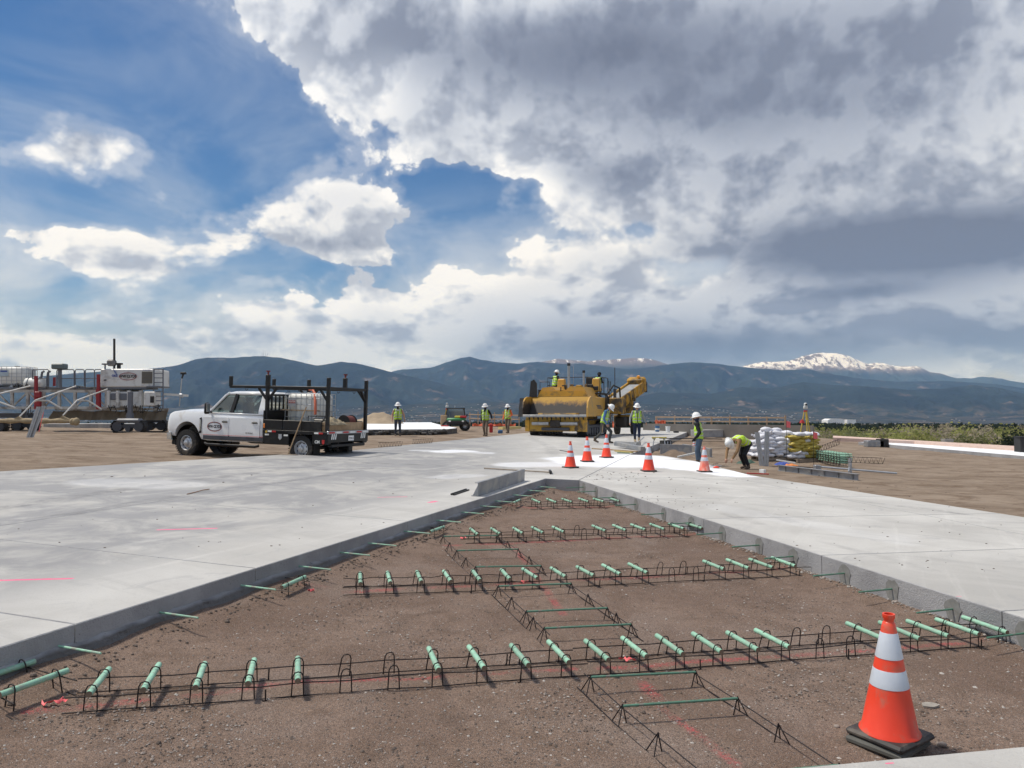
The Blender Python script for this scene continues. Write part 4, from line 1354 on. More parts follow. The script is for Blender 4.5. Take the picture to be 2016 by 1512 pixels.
def wheel(parent, loc, r, w, sgn, lug=True):
    """tyre with tread, rim with holes and hub"""
    t = bpy.data.objects.new('wheel', None); col.objects.link(t); t.parent = parent; t.location = loc
    X = Matrix.Rotation(R(-90 * sgn), 4, 'X')       # local z of the lathe points outward
    ri = r * .565; h = w / 2
    g = G().lathe([(ri, -h * .8), (ri + .02, -h * .95), (r * .86, -h), (r * .965, -h * .86), (r, -h * .62), (r, h * .62), (r * .965, h * .86), (r * .86, h), (ri + .02, h * .95), (ri, h * .8)], 48, X)
    for i in range(36):
        a = 2 * math.pi * i / 36
        for zz in (-.42, .0, .42):
            g.box((0, 0, 0), (.012, r * .075, w * .24), 0, X @ Matrix.Rotation(a + (.06 if zz == 0 else 0), 4, 'Z') @ Matrix.Translation((r + .003, 0, zz * w)))
    g.build('tyre', M_TYRE, t, 35)
    g = G().lathe([(ri + .006, h * .82), (ri - .012, h * .84), (ri - .03, h * .62), (ri * .80, h * .30), (ri * .72, h * .42), (ri * .50, h * .58), (ri * .36, h * .66), (ri * .34, h * .95), (ri * .22, h * 1.02), (0, h * 1.02)], 40, X)
    g.lathe([(ri + .004, -h * .7), (ri - .02, h * .2)], 40, X)
    if lug:
        for i in range(8):
            a = 2 * math.pi * i / 8
            g.tube(Vector((ri * .44 * math.cos(a), ri * .44 * math.sin(a), h * .6)), Vector((ri * .44 * math.cos(a), ri * .44 * math.sin(a), h * .78)), ri * .05, n=6, M=X)
    rim = g.build('rim', M_RIM, t, 35)
    g = G()
    for i in range(8):
        a = 2 * math.pi * (i + .5) / 8
        g.ell((ri * .70 * math.cos(a), ri * .70 * math.sin(a), h * .43), (ri * .11, ri * .11, .006), 10, 4, 0, X)
    o = g.build('rim_holes', M_DARK, t, 50); o['kind'] = 'stuff'
    return t


def ibc(name, label, loc, rz, plate=True, s=1.0):
    t = thing(name, label, 'water tank', loc, rz, 'caged plastic water totes')
    g = G()
    g.box((0, 0, .66), (1.14, .94, .98), .09); g.lathe([(.0, 1.19), (.11, 1.19), (.12, 1.15)], 20)
    g.build('tank', M_TANK, t, 60)
    g = G().box((0, 0, .14), (1.2, 1.0, .025), .005)
    for x in (-.55, 0, .55): g.box((x, 0, .065), (.1, 1.0, .125), .008)
    g.build('pallet', M_GALV, t)
    g = G()
    hx, hy = .595, .495
    for z in (.2, .4, .6, .8, 1.0, 1.15):
        g.path([(-hx, -hy, z), (hx, -hy, z), (hx, hy, z), (-hx, hy, z)], .0105, 6, closed=True)
    for i in range(7):
        x = -hx + 2 * hx * i / 6
        for y in (-hy - .012, hy + .012): g.tube((x, y, .16), (x, y, 1.15), .0105, n=6)
    for i in range(1, 6):
        y = -hy + 2 * hy * i / 6
        for x in (-hx - .012, hx + .012): g.tube((x, y, .16), (x, y, 1.15), .0105, n=6)
    for y in (-.2, .2): g.tube((-hx, y, 1.165), (hx, y, 1.165), .011, n=6)
    c = g.build('cage', M_GALV, t, 60)
    G().tube((0, 0, 1.15), (0, 0, 1.215), .1, n=20).build('cap', M_DARK, t, 40)
    return t


def build_truck():
    th = R(21)
    rear = hit(630, 907, -.25)
    rear.z = terrain(rear.x, rear.y)[0]
    WB = 4.50
    fr = rear + Vector((-math.cos(th), math.sin(th), 0)) * WB
    fz = terrain(fr.x, fr.y)[0]
    ex = Vector((-math.cos(th) * WB, math.sin(th) * WB, fz - rear.z))
    K = 1.0
    T_ = thing('flatbed_truck', 'white crew cab work truck with black flatbed and pipe rack', 'truck', M=frame(rear + Vector((0, 0, -.01)), ex, (0, 0, 1)) @ Matrix.Scale(K, 4))
    # matrix from frame(): x forward, y = z cross x  (towards the camera)
    # ---- lower body
    def ring(x, w, zb, zt, crown=.035):
        h = [(w - .08, zb), (w - .02, zb + .10), (w, zb + .3 * (zt - zb)), (w - .005, zb + .62 * (zt - zb)), (w - .03, zt - .10), (w - .07, zt - .025), (w - .16, zt), (w * .45, zt + crown * .7)]
        return [Vector((x, y, z)) for y, z in h] + [Vector((x, 0, zt + crown))] + [Vector((x, -y, z)) for y, z in reversed(h)]
    g = G()
    loft(g, [ring(1.44, .93, .56, 1.30, 0), ring(1.50, .985, .52, 1.31, 0), ring(2.8, 1.0, .50, 1.32, 0), ring(3.72, 1.0, .50, 1.34, .01), ring(3.86, 1.005, .52, 1.385, .05), ring(4.3, 1.015, .56, 1.385, .06), ring(4.85, 1.01, .58, 1.37, .055), ring(5.18, 1.0, .60, 1.335, .05), ring(5.31, .985, .62, 1.28, .03), ring(5.36, .96, .64, 1.19, .0)])
    body = g.build('body', [M_WHITE], T_, 32)
    c1 = G().tube((WB, -1.3, .50), (WB, 1.3, .50), .545, n=48).build('tmp_cut', M_BLACK, T_)
    c2 = G().box((3.6, 0, .44), (5, 1.5, .3)).build('tmp_cut', M_BLACK, T_)
    bpy.context.view_layer.update()
    bool_cut(body, [c1, c2])
    body.data.polygons.foreach_set('use_smooth', [True] * len(body.data.polygons)); body.data.set_sharp_from_angle(angle=R(32))
    G().lathe([(.53, -.2), (.53, .2)], 40, Matrix.Translation((WB, .72, .5)) @ Matrix.Rotation(R(90), 4, 'X')).build('wheel_arch_liner', M_BLACK, T_, 60)
    G().lathe([(.53, -.2), (.53, .2)], 40, Matrix.Translation((WB, -.72, .5)) @ Matrix.Rotation(R(90), 4, 'X')).build('wheel_arch_liner', M_BLACK, T_, 60)
    # ---- doors: proud panels with gaps around them
    def side_y(x, z):
        k = min(1, max(0, (z - .5) / .82))
        return (1.0 if x > 1.6 else .985 + .015 * (x - 1.5) / .1) - .0 - (.02 if k < .12 else 0) - (.03 if k > .9 else 0.0) - .006 * abs(k - .4)
    for sg in (1, -1):
        for x0, x1, hx_ in ((2.80, 3.86, 2.93), (1.58, 2.77, 1.75)):
            g = G(); pts = []
            prof = [(x0 + .012, .56), (x1 - .012, .56), (x1 - .012, 1.22), (x0 + .012, 1.22)]
            zs = [.56, .66, .8, .95, 1.1, 1.2]
            vs = []
            for z in zs:
                for x in (x0 + .012, x1 - .012):
                    y = side_y(x, z) + .012
                    vs += [(x, sg * y, z), (x, sg * (y - .03), z)]
            fs = []
            for i in range(len(zs) - 1):
                o = i * 4
                fs += [(o, o + 2, o + 6, o + 4), (o + 1, o + 5, o + 7, o + 3), (o, o + 4, o + 5, o + 1), (o + 2, o + 3, o + 7, o + 6)]
            n = (len(zs) - 1) * 4
            fs += [(0, 1, 3, 2), (n, n + 2, n + 3, n + 1)]
            g.add(vs, fs)
            d = g.build('door', M_WHITE, T_, 30)
            yy = sg * (side_y(hx_, 1.08) + .03)
            G().box((hx_ + .02, yy, 1.075), (.22, .03, .045), .012).build('handle', M_BLACK, d, 30)
            G().box((hx_ + .02, yy - sg * .018, 1.10), (.13, .016, .02), .004).build('key_bezel', M_TRIM, d)
        # dark lower stripe along the sills
        G().box((2.62, sg * .995, .60), (2.42, .03, .13), .012).build('sill_stripe', M_TRIM, T_)
        G().box((2.62, sg * 1.008, .675), (2.42, .012, .012), .002).build('pinstripe', M_RED, T_)
        G().path([(3.72, sg * 1.02, .42), (3.6, sg * 1.06, .39), (1.7, sg * 1.06, .39), (1.58, sg * 1.02, .42)], .042, 8).build('running_board', M_BLACK, T_, 60)
        # vent badge behind the front wheel
        G().prism([(3.90, .72), (3.98, .70), (3.97, 1.16), (3.90, 1.18)], sg * 1.0, sg * 1.025, 'y').build('fender_vent', M_BLACK, T_)
        G().box((3.945, sg * 1.027, .95), (.05, .008, .34), .003).build('fender_badge', M_CHROME, T_)
    # ---- greenhouse
    def gy(z): return .93 - .20 * (z - 1.30) / .66
    A = [(3.70, 1.32), (3.48, 1.53), (3.15, 1.86), (3.0, 1.945)]
    for sg in (1, -1):
        def P(x, z, o=0): return Vector((x, sg * (gy(z) + o), z))
        g = G()
        for a, b in zip(A, A[1:]): g.bar(P(*a), P(*b), .055, .085, up=(0, sg, 0), bev=.01)
        g.build('windscreen_pillar', M_WHITE, T_, 40)
        g = G(); g.prism([(1.47, 1.30), (1.70, 1.30), (1.72, 1.42), (1.70, 1.90), (1.52, 1.93), (1.47, 1.75)], .0, .05, 'y')
        me = g
        # shear the rear pillar inwards with height
        for q in me.v: q.y = sg * (gy(q.z) - .03 + q.y)
        me.build('rear_pillar', M_WHITE, T_, 30)
        g = G().bar(P(2.78, 1.32), P(2.70, 1.92), .13, .05, up=(0, sg, 0), bev=.008); g.build('door_pillar', M_BLACK, T_)
        g = G(); g.bar(P(3.08, 1.915), P(1.50, 1.925), .06, .07, bev=.02); g.bar(P(3.7, 1.325), P(1.5, 1.318), .07, .04, bev=.012); g.build('window_rail', M_WHITE, T_, 40)
        # side glass
        G().add([P(3.60, 1.34, -.018), P(2.82, 1.34, -.018), P(2.74, 1.89, -.018), P(3.06, 1.89, -.018), P(3.19, 1.80, -.018)], [(0, 1, 2, 3, 4)]).build('front_window', M_GLASS, T_)
        G().add([P(2.74, 1.34, -.018), P(1.71, 1.34, -.018), P(1.71, 1.88, -.018), P(2.66, 1.89, -.018)], [(0, 1, 2, 3)]).build('rear_window', M_GLASS, T_)
        # mirror
        m = bpy.data.objects.new('mirror', None); col.objects.link(m); m.parent = T_; m.location = (3.55, sg * 1.17, 1.46)
        G().box((0, 0, 0), (.13, .20, .34), .04, taper=(.9, .9)).build('mirror_housing', M_BLACK, m, 40)
        G().box((-.055, 0, .02), (.02, .16, .26), .01).build('mirror_glass', M_CHROME, m)
        G().bar((0, -sg * .08, -.10), (.03, -sg * .26, -.12), .07, .05, bev=.01).build('mirror_arm', M_BLACK, m)
    g = G(); rings = []
    for x, w, z in ((1.47, .70, 1.93), (1.56, .735, 1.965), (2.2, .745, 1.99), (2.85, .735, 1.985), (3.05, .70, 1.955), (3.13, .66, 1.925)):
        rings.append([Vector((x, y, z + .02 * (1 - (y / w) ** 2) - (.03 if abs(y) == w else 0))) for y in (-w, -w * .9, -w * .5, 0, w * .5, w * .9, w)] + [Vector((x, y, z - .06)) for y in (w * .9, -w * .9)])
    loft(g, rings); g.build('roof', M_WHITE, T_, 50)
    G().add([(3.72, -.86, 1.36), (3.72, .86, 1.36), (3.11, .68, 1.925), (3.11, -.68, 1.925)], [(0, 1, 2, 3)]).build('windscreen', M_GLASS, T_)
    G().add([(1.48, -.80, 1.36), (1.48, .80, 1.36), (1.48, .66, 1.90), (1.48, -.66, 1.90)], [(0, 1, 2, 3)]).build('back_window', M_GLASS, T_)
    G().box((3.45, 0, 1.27), (.5, 1.7, .16), .04).build('dashboard', M_SEAT, T_)
    for x in (2.75, 1.85):
        for y in (.42, -.42):
            g = G(); g.box((x, y, 1.12), (.5, .5, .2), .05); g.box((x - .22, y, 1.42), (.14, .48, .5), .05); g.box((x - .24, y, 1.74), (.1, .26, .16), .04); g.build('seat', M_SEAT, T_, 40)
    G().path([(3.15 + .05 * math.cos(t), .42 + .18 * math.sin(t), 1.42 + .17 * math.cos(t)) for t in [i * 6.283 / 20 for i in range(20)]], .014, 6, closed=True).build('steering_wheel', M_BLACK, T_)
    # ---- nose
    G().box((5.33, 0, .96), (.08, 1.3, .42), .03).build('grille', M_TRIM, T_, 30)
    for z in (.84, .93, 1.02, 1.11): G().box((5.375, 0, z), (.02, 1.2, .04), .006).build('grille_bar', M_CHROME, T_)
    for sg in (1, -1): G().box((5.29, sg * .78, 1.0), (.16, .30, .30), .04).build('headlight', M_LENS, T_, 30)
    g = G(); loft(g, [[Vector((x, y, z)) for x, z in ((5.28 - dx, .46), (5.46 - dx, .48), (5.48 - dx, .68), (5.30 - dx, .70))] for y, dx in ((-1.0, .12), (-.8, .02), (0, 0), (.8, .02), (1.0, .12))]); g.build('front_bumper', M_CHROME, T_, 30)
    G().box((5.2, 0, .42), (.2, 1.7, .16), .03).build('air_dam', M_BLACK, T_)
    G().path([(3.3, -.7, 1.35), (3.3, -.7, 1.9)], .006, 5).build('aerial', M_BLACK, T_)
    # ---- chassis, axles, wheels
    for y in (.42, -.42): G().box((2.1, y, .62), (6.1, .08, .18), .01).build('chassis_rail', M_BLACK, T_)
    for x in (0, WB): G().tube((x, -.85, .43), (x, .85, .43), .06, n=12).build('axle', M_BLACK, T_)
    for x, y in ((WB, .90), (WB, -.90), (0, .90), (0, -.90)): wheel(T_, (x, y, .43), .43, .28, 1 if y > 0 else -1)
    # ---- flatbed
    bx0, bx1, bw, dz = -1.02, 1.36, 1.14, .98
    G().box(((bx0 + bx1) / 2, 0, dz - .04), (bx1 - bx0, bw * 2, .08), .01).build('deck', M_BLACK, T_)
    deckz = dz
    for y in (bw, -bw):
        for i in range(3):
            x0 = bx1 - .02 - i * .72; sgy = 1 if y > 0 else -1
            G().box((x0 - .36, y - sgy * .02, dz + .155), (.70, .05, .31), .008).build('side_board', M_BLACK, T_)
    G().box((bx1 - .03, 0, dz + .30), (.06, bw * 2, .60), .01).build('headboard', M_BLACK, T_)
    # headboard grille behind the cab
    g = G()
    for i in range(9): g.tube((bx1 - .02, -.8 + i * .2, dz + .6), (bx1 - .02, -.8 + i * .2, 2.05), .016, n=6)
    g.box((bx1 - .02, 0, 2.06), (.05, 1.9, .05)); g.build('cab_guard', M_BLACK, T_)
    for sg in (1, -1):
        G().box((.86, sg * .98, .74), (.98, .34, .40), .02).build('tool_box', M_BLACK, T_, 30)
        G().box((-.74, sg * 1.02, .76), (.52, .26, .34), .02).build('rear_skirt', M_BLACK, T_, 30)
        G().box((-.50, sg * .9, .36), (.02, .32, .52), .004).build('mud_flap', M_BLACK, T_)
        G().box((.17, sg * bw, dz - .05), (2.36, .02, .10), .004).build('deck_rail', M_BLACK, T_)
        for x in (1.0, -.72):
            for i in range(2): G().box((x + (.08 if i else -.08), sg * (bw + .014), dz - .045), (.15, .008, .05)).build('reflector_tape', [M_RED, M_LENS][i], T_)
        G().box((1.30, sg * (bw + .012), dz + .12), (.06, .02, .14), .006).build('marker_light', M_AMBER, T_)
        G().tube((1.2, sg * bw, dz - .06), (1.2, sg * (bw + .03), dz - .06), .035, n=14).build('fuel_cap', mat('brass_yellow', (.6, .42, .08), .4), T_)
    G().prism([(.62, .86), (.74, .86), (.745, .74), (.68, .68), (.615, .74)], 1.152, 1.158, 'y').build('shield_badge', M_GALV, T_)
    G().box((1.18, 1.153, .83), (.15, .006, .05)).build('warning_label', M_LENS, T_); G().box((.47, 1.153, .83), (.15, .006, .05)).build('warning_label', M_LENS, T_)
    # tail
    rx = bx0 - .01
    G().box((rx + .02, 0, .80), (.06, bw * 2 - .02, .30), .01).build('tailboard', M_BLACK, T_)
    G().box((rx, 0, dz - .02), (.05, bw * 2, .09), .008).build('tail_rail', M_GALV, T_)
    for i in range(6): G().box((rx - .027, -.95 + i * .38 + (0 if i < 3 else 0), dz - .02), (.006, .30, .05)).build('reflector_tape', M_RED if i % 2 else M_LENS, T_)
    for y in (.82, -.82):
        for k in range(3):
            o = G().box((0, 0, 0), (.012, .055, .17), .004).build('tail_light', M_LENS, T_); o.location = (rx - .015, y + (k - 1) * .10, .83); o.rotation_euler = (R(14), 0, 0)
    G().box((rx - .02, -.12, .77), (.012, .31, .16), .006).build('number_plate', M_PLATE, T_)
    text('7M4LK', .10, T_, face_m((rx - .0275, -.12, .765), (0, -1, 0), (0, 0, 1)))
    G().box((-.98, 0, .55), (.14, 1.9, .09), .02).build('rear_bumper', M_BLACK, T_)
    G().box((-.9, 0, .44), (.4, .12, .12), .02).build('tow_hitch', M_BLACK, T_)
    text('CM', .12, T_, face_m((-.68, 1.157, .67), (-1, 0, 0), (0, 0, 1)), M_LENS, bold=.004)
    G().prism([(-.94, .74), (-.85, .74), (-.85, .64), (-.895, .60), (-.94, .64)], 1.152, 1.158, 'y').build('shield_badge', M_RED, T_)
    # ---- pipe rack
    rz = 2.30
    for sg in (1, -1):
        yy = sg * 1.06
        for x in (1.28, bx0 + .06):
            G().box((x, yy, (dz + 2.62) / 2), (.10, .10, 2.62 - dz), .008).build('rack_post', M_BLACK, T_)
        G().box(((2.75 + bx0) / 2, yy, rz), (2.75 - bx0, .075, .09), .008).build('rack_rail', M_BLACK, T_)
        G().box((2.72, yy, rz + .17), (.10, .09, .33), .008).build('rack_stop', M_BLACK, T_)
        for xa, xb in ((1.28, 1.62), (1.28, .94), (bx0 + .06, bx0 + .36)): G().bar((xa, yy, rz - .42), (xb, yy, rz - .03), .06, .06).build('rack_brace', M_BLACK, T_)
        for x in (2.1, .1, -.5):
            G().path([(x + .045 * math.cos(t), yy, rz - .06 + .05 * math.sin(t)) for t in [math.pi + i * math.pi / 6 for i in range(7)]], .010, 5).build('tie_loop', M_BLACK, T_)
    G().box((bx0 + .06, 0, rz), (.075, 2.12, .09), .008).build('rack_crossbar', M_BLACK, T_)
    G().bar((bx0 + .06, -1.05, rz - .40), (bx0 + .06, -.75, rz - .03), .06, .06).build('rack_brace', M_BLACK, T_)
    G().box((1.28, 0, rz), (.075, 2.12, .09), .008).build('rack_crossbar', M_BLACK, T_)
    for x, y in ((1.28, 1.06), (-.15, -1.06)):
        g = G(); g.box((x, y, 2.50), (.12, .12, .38), .01); g.build('rack_post', M_BLACK, T_)
        g = G(); g.tube((x, y, 2.68), (x, y, 2.78), .03, n=10); g.tube((x, y, 2.78), (x, y, 2.82), .065, n=12); g.build('post_knob', mat('knob_dark_red', (.16, .02, .02), .6), T_, 40)
    # ---- door emblem
    em = G(); oval(em, 3.36, .92, .30, .145, .018, 1.0145); em.build('door_emblem_ring', mat('emblem_red', (.30, .05, .05), .5), T_)
    em = G(); oval(em, 3.36, .92, .275, .122, .010, 1.0145); em.build('door_emblem_ring', M_INK, T_)
    text('WW CLYDE', .125, T_, face_m((3.36, 1.0165, .92), (-1, 0, 0), (0, 0, 1)), sx=.82, bold=.005)
    text('VIN 8504057', .055, T_, face_m((1.98, 1.0165, .77), (-1, 0, 0), (0, 0, 1))); text('USDOT 5234', .055, T_, face_m((1.95, 1.0165, .69), (-1, 0, 0), (0, 0, 1)))
    cabset = ('body', 'door', 'sill_stripe', 'pinstripe', 'fender_vent', 'fender_badge', 'windscreen_pillar', 'rear_pillar', 'door_pillar', 'window_rail', 'front_window', 'rear_window', 'mirror', 'roof', 'windscreen', 'back_window', 'dashboard', 'seat', 'steering_wheel', 'grille', 'grille_bar', 'headlight', 'front_bumper', 'aerial', 'door_emblem_ring', 'lettering', 'wheel_arch_liner', 'running_board')
    for o in T_.children:
        if o.name.split('.')[0] in cabset and o.matrix_local.translation.x > -.3:
            o.location.z *= 1.085
            if o.name.split('.')[0] not in ('lettering', 'wheel_arch_liner'): o.scale.z *= 1.085
    return T_, deckz


TR, DECK = build_truck()
bpy.context.view_layer.update()
TM = TR.matrix_world.copy()
# load on the bed: things of their own, standing on the deck
def on_truck(o, x, y, z, rz=0.0):
    o.matrix_world = TM @ Matrix.Translation((x, y, z)) @ Matrix.Rotation(rz, 4, 'Z')


tk = ibc('water_tote', 'white caged water tote on the flatbed truck behind the cab', (0, 0, 0), 0); on_truck(tk, .50, -.10, DECK + .003)
o = G().box((.34, .510, .86), (.32, .006, .26)).build('label_plate', M_GALV, tk); G().box((.34, .5145, .88), (.26, .004, .09)).build('label_print', mat('label_red', (.35, .07, .06), .6), tk)
text('WATER', .075, tk, face_m((.34, .518, .88), (-1, 0, 0), (0, 0, 1)), M_PLATE)
o = G().box((-.0, .525, .62), (1.5, .012, .03)).build('strap', M_WOOD, tk)
o = G().path([(.05, 0, 1.28), (-.12, .1, 1.30), (-.35, .30, 1.20), (-.52, .50, .98), (-.60, .58, .70), (-.62, .60, .50)], .042, 10).build('suction_hose', mat('hose_orange', (.50, .12, .06), .6, var=.15, scale=10), None, 50)
on_truck(o, .50, -.10, DECK); tag(o, 'orange suction hose curling down the water tote', 'hose')
t = thing('hose_reel', 'dark red hose wound on a reel at the back of the flatbed', 'hose reel'); on_truck(t, -.62, -.55, DECK); t.scale = (.66, .66, .66)
M_HOSE = mat('dark_red_hose', (.14, .035, .03), .7, var=.2, scale=20)
g = G()
for i in range(7): g.path([(.22 * math.cos(a) * 1.15, -.27 + i * .09, .42 + .26 * math.sin(a)) for a in [k * 6.283 / 20 for k in range(20)]], .045, 7, closed=True)
g.build('hose', M_HOSE, t, 60)
for y in (-.34, .34): G().lathe([(0, -.01), (.34, -.01), (.34, .01), (0, .01)], 28, Matrix.Translation((0, y, .42)) @ Matrix.Rotation(R(90), 4, 'X')).build('flange', M_DARK, t, 40)
G().box((0, 0, .05), (.4, .8, .1)).build('stand', M_DARK, t)
t = thing('pump', 'small black framed pump on the bed beside the tote', 'pump'); on_truck(t, -.42, .66, DECK)
g = G(); g.path([(-.3, -.2, .03), (-.3, -.2, .46), (.3, -.2, .46), (.3, -.2, .03)], .016, 6); g.path([(-.3, .2, .03), (-.3, .2, .46), (.3, .2, .46), (.3, .2, .03)], .016, 6); g.build('frame', M_DARK, t)
G().box((-.03, 0, .22), (.36, .3, .30), .03).build('motor', M_BLACK, t, 30); G().box((-.3, 0, .30), (.18, .22, .20), .04).build('fuel_tank', M_TANK, t, 30)
for i, (x, y, z, L, rz_, lab) in enumerate(((-.72, 1.0, 0, .42, 0, 'short wooden plank standing on edge along the near side of the bed'), (-.93, .1, 0, 1.95, R(90), 'wooden plank standing on edge across the tail of the bed'), (-.72, -1.0, 0, .42, 0, 'wooden plank on edge along the far side of the bed'))):
    o = G().box((0, 0, .14), (L, .045, .27), .004).build('timber_board', M_WOOD); on_truck(o, x, y, DECK + .002, rz_); tag(o, lab, 'plank', 'planks on the flatbed')
M_BURLAP = mat('burlap', (.30, .25, .17), .95, var=.3, scale=14, bump=.01, bscale=60)
def cloth_lump(name, label, cat, size, seed, m):
    g = G(); n = 22; vs = []
    for j in range(n):
        for i in range(n):
            x, y = (i / (n - 1) - .5), (j / (n - 1) - .5)
            e = max(0, 1 - (abs(x) * 2) ** 3) * max(0, 1 - (abs(y) * 2) ** 3)
            z = e * (.55 + .45 * noise.fractal(Vector((x * 5 + seed, y * 5, seed)), 1, 2, 4))
            vs.append((x * size[0], y * size[1], max(0.0, z) * size[2]))
    g.add(vs, [(j * n + i, j * n + i + 1, (j + 1) * n + i + 1, (j + 1) * n + i) for j in range(n - 1) for i in range(n - 1)])
    o = g.build(name, m, None, 70)
    md = o.modifiers.new('thick', 'SOLIDIFY'); md.thickness = .008; md.offset = -1
    return tag(o, label, cat)
o = cloth_lump('burlap_sheet', 'crumpled burlap sheet heaped over the boards at the truck tail', 'burlap', (.55, .95, .30), 2.0, M_BURLAP); on_truck(o, -.80, .55, DECK + .20)
o = cloth_lump('work_bag', 'small yellowish bag on the bed behind the cab', 'bag', (.45, .3, .22), 5.0, mat('bag_olive', (.38, .33, .10), .9)); on_truck(o, 1.05, .72, DECK + .12)
a = TM @ Vector((.26, 1.24, .0)); b = TM @ Vector((-.28, 1.20, 1.72))
t = thing('concrete_brush', 'long wooden pole with a brush head leaning against the truck by its rear wheel', 'broom', a + Vector((0, -.12, .24)))
G().tube((0, 0, 0), b - a - Vector((0, -.12, .24)), .019, n=8).build('handle', M_WOOD, t)
G().box((.02, 0, 0), (.55, .09, .07), .02).build('brush_head', M_WOODG, t); G().box((.02, 0, -.06), (.52, .07, .08), .01).build('bristles', M_DARK, t)


# ================================================================== YELLOW PLACER / PAVING MACHINE
M_YEL = mat('plant_yellow', (.58, .31, .03), .5, var=.10, scale=2, dirt=(.30, .185, .05), dirt_amt=.35, dscale=2.2)
M_YELD = mat('grimy_yellow', (.46, .25, .025), .6, var=.25, scale=2, dirt=(.055, .042, .03), dirt_amt=.62, dscale=1.6)
M_YELP = mat('panel_yellow', (.56, .315, .055), .5, var=.06, scale=2, dirt=(.42, .28, .12), dirt_amt=.2, dscale=2)
M_GRIME = mat('caked_grime', (.045, .038, .032), .8, var=.5, scale=3, bump=.02, bscale=6)
M_ROLL = mat('bare_roller', (.36, .37, .38), .35, .7, var=.25, scale=5)
M_BELT = mat('conveyor_belt', (.30, .31, .32), .6, var=.2, scale=3)
M_BEACON = mat('beacon_amber', (.95, .40, .03), .3)


def hopper_mat():
    """yellow steel, blackened by old asphalt in a ragged band low down (local z 1.1 - 1.75)"""
    m = bpy.data.materials.new('hopper_steel'); m.use_nodes = True
    T = NT(m.node_tree); P = T.n('TexCoord').outputs['Object']; s = T.n('SeparateXYZ', {0: P})
    n = T.noise(P, 2.2, 7, .7, .4); n2 = T.noise(T.v('MULTIPLY', P, (6, 6, .8)), 1.5, 5, .7)
    k = T.m('ADD', s.outputs[2], T.m('ADD', T.m('MULTIPLY', n, .75), T.m('MULTIPLY', n2, .3)))
    c = T.mix(T.ss(k, 2.42, 2.22), (.50, .28, .035, 1), (.22, .125, .04, 1))
    c = T.mix(T.ss(k, 2.26, 2.12), c, (.035, .03, .027, 1))
    c = T.mix(T.ss(k, 1.62, 1.52), c, (.17, .165, .16, 1))
    p = T.n('BsdfPrincipled', {'Base Color': c, 'Roughness': .6})
    T.t.links.new(p.outputs[0], T.n('OutputMaterial').inputs[0])
    return m


def crawler(parent, x, y0, y1, w, r, name='track', nsh=None, rw=None, axis=1):
    """an oval track with shoes, rollers inside; runs along local y (axis 1) or x (axis 0)"""
    t = bpy.data.objects.new(name, None); col.objects.link(t); t.parent = parent; t.location = (x, 0, 0) if axis == 1 else (0, x, 0)
    L = (y1 - y0) - 2 * r; per = 2 * L + 2 * math.pi * r
    n = nsh or int(per / .17)
    shoe = G().box((0, 0, 0), (w, .9 * per / n, .035), .006)
    shoe.box((0, 0, .03), (w * .96, .022, .045))
    me = shoe.mesh('track_shoe', M_DARK if rw is None else rw)
    for i in range(n):
        s = per * i / n
        if s < L: p, a = (y0 + r + s, 0.0), math.pi
        elif s < L + math.pi * r: q = (s - L) / r; p, a = (y1 - r + r * math.sin(q), r - r * math.cos(q)), math.pi + q
        elif s < 2 * L + math.pi * r: p, a = (y1 - r - (s - L - math.pi * r), 2 * r), 2 * math.pi
        else: q = (s - 2 * L - math.pi * r) / r; p, a = (y0 + r - r * math.sin(q), r + r * math.cos(q)), q
        o = link('track_shoe', me, t)
        if axis == 1: o.location = (0, p[0], p[1]); o.rotation_euler = (a, 0, 0)
        else: o.location = (p[0], 0, p[1]); o.rotation_euler = (a, 0, R(-90))
    g = G(); nr = max(2, int((y1 - y0) / .5))
    for i in range(nr):
        yy = y0 + r + L * i / (nr - 1); rr_ = r * (.82 if i in (0, nr - 1) else .45); zz = r if i in (0, nr - 1) else r * .6
        a, b = ((-w * .42, yy, zz), (w * .42, yy, zz)) if axis == 1 else ((yy, -w * .42, zz), (yy, w * .42, zz))
        g.tube(a, b, rr_, n=18)
    g.build('rollers', M_TRIM, t, 40)
    c = (0, (y0 + y1) / 2, r * 1.05); d = (w * .6, (y1 - y0) - r, r * .7)
    if axis == 0: c = (c[1], 0, c[2]); d = (d[1], d[0], d[2])
    G().box(c, d, .04).build('track_frame', M_TRIM, t, 30)
    return t


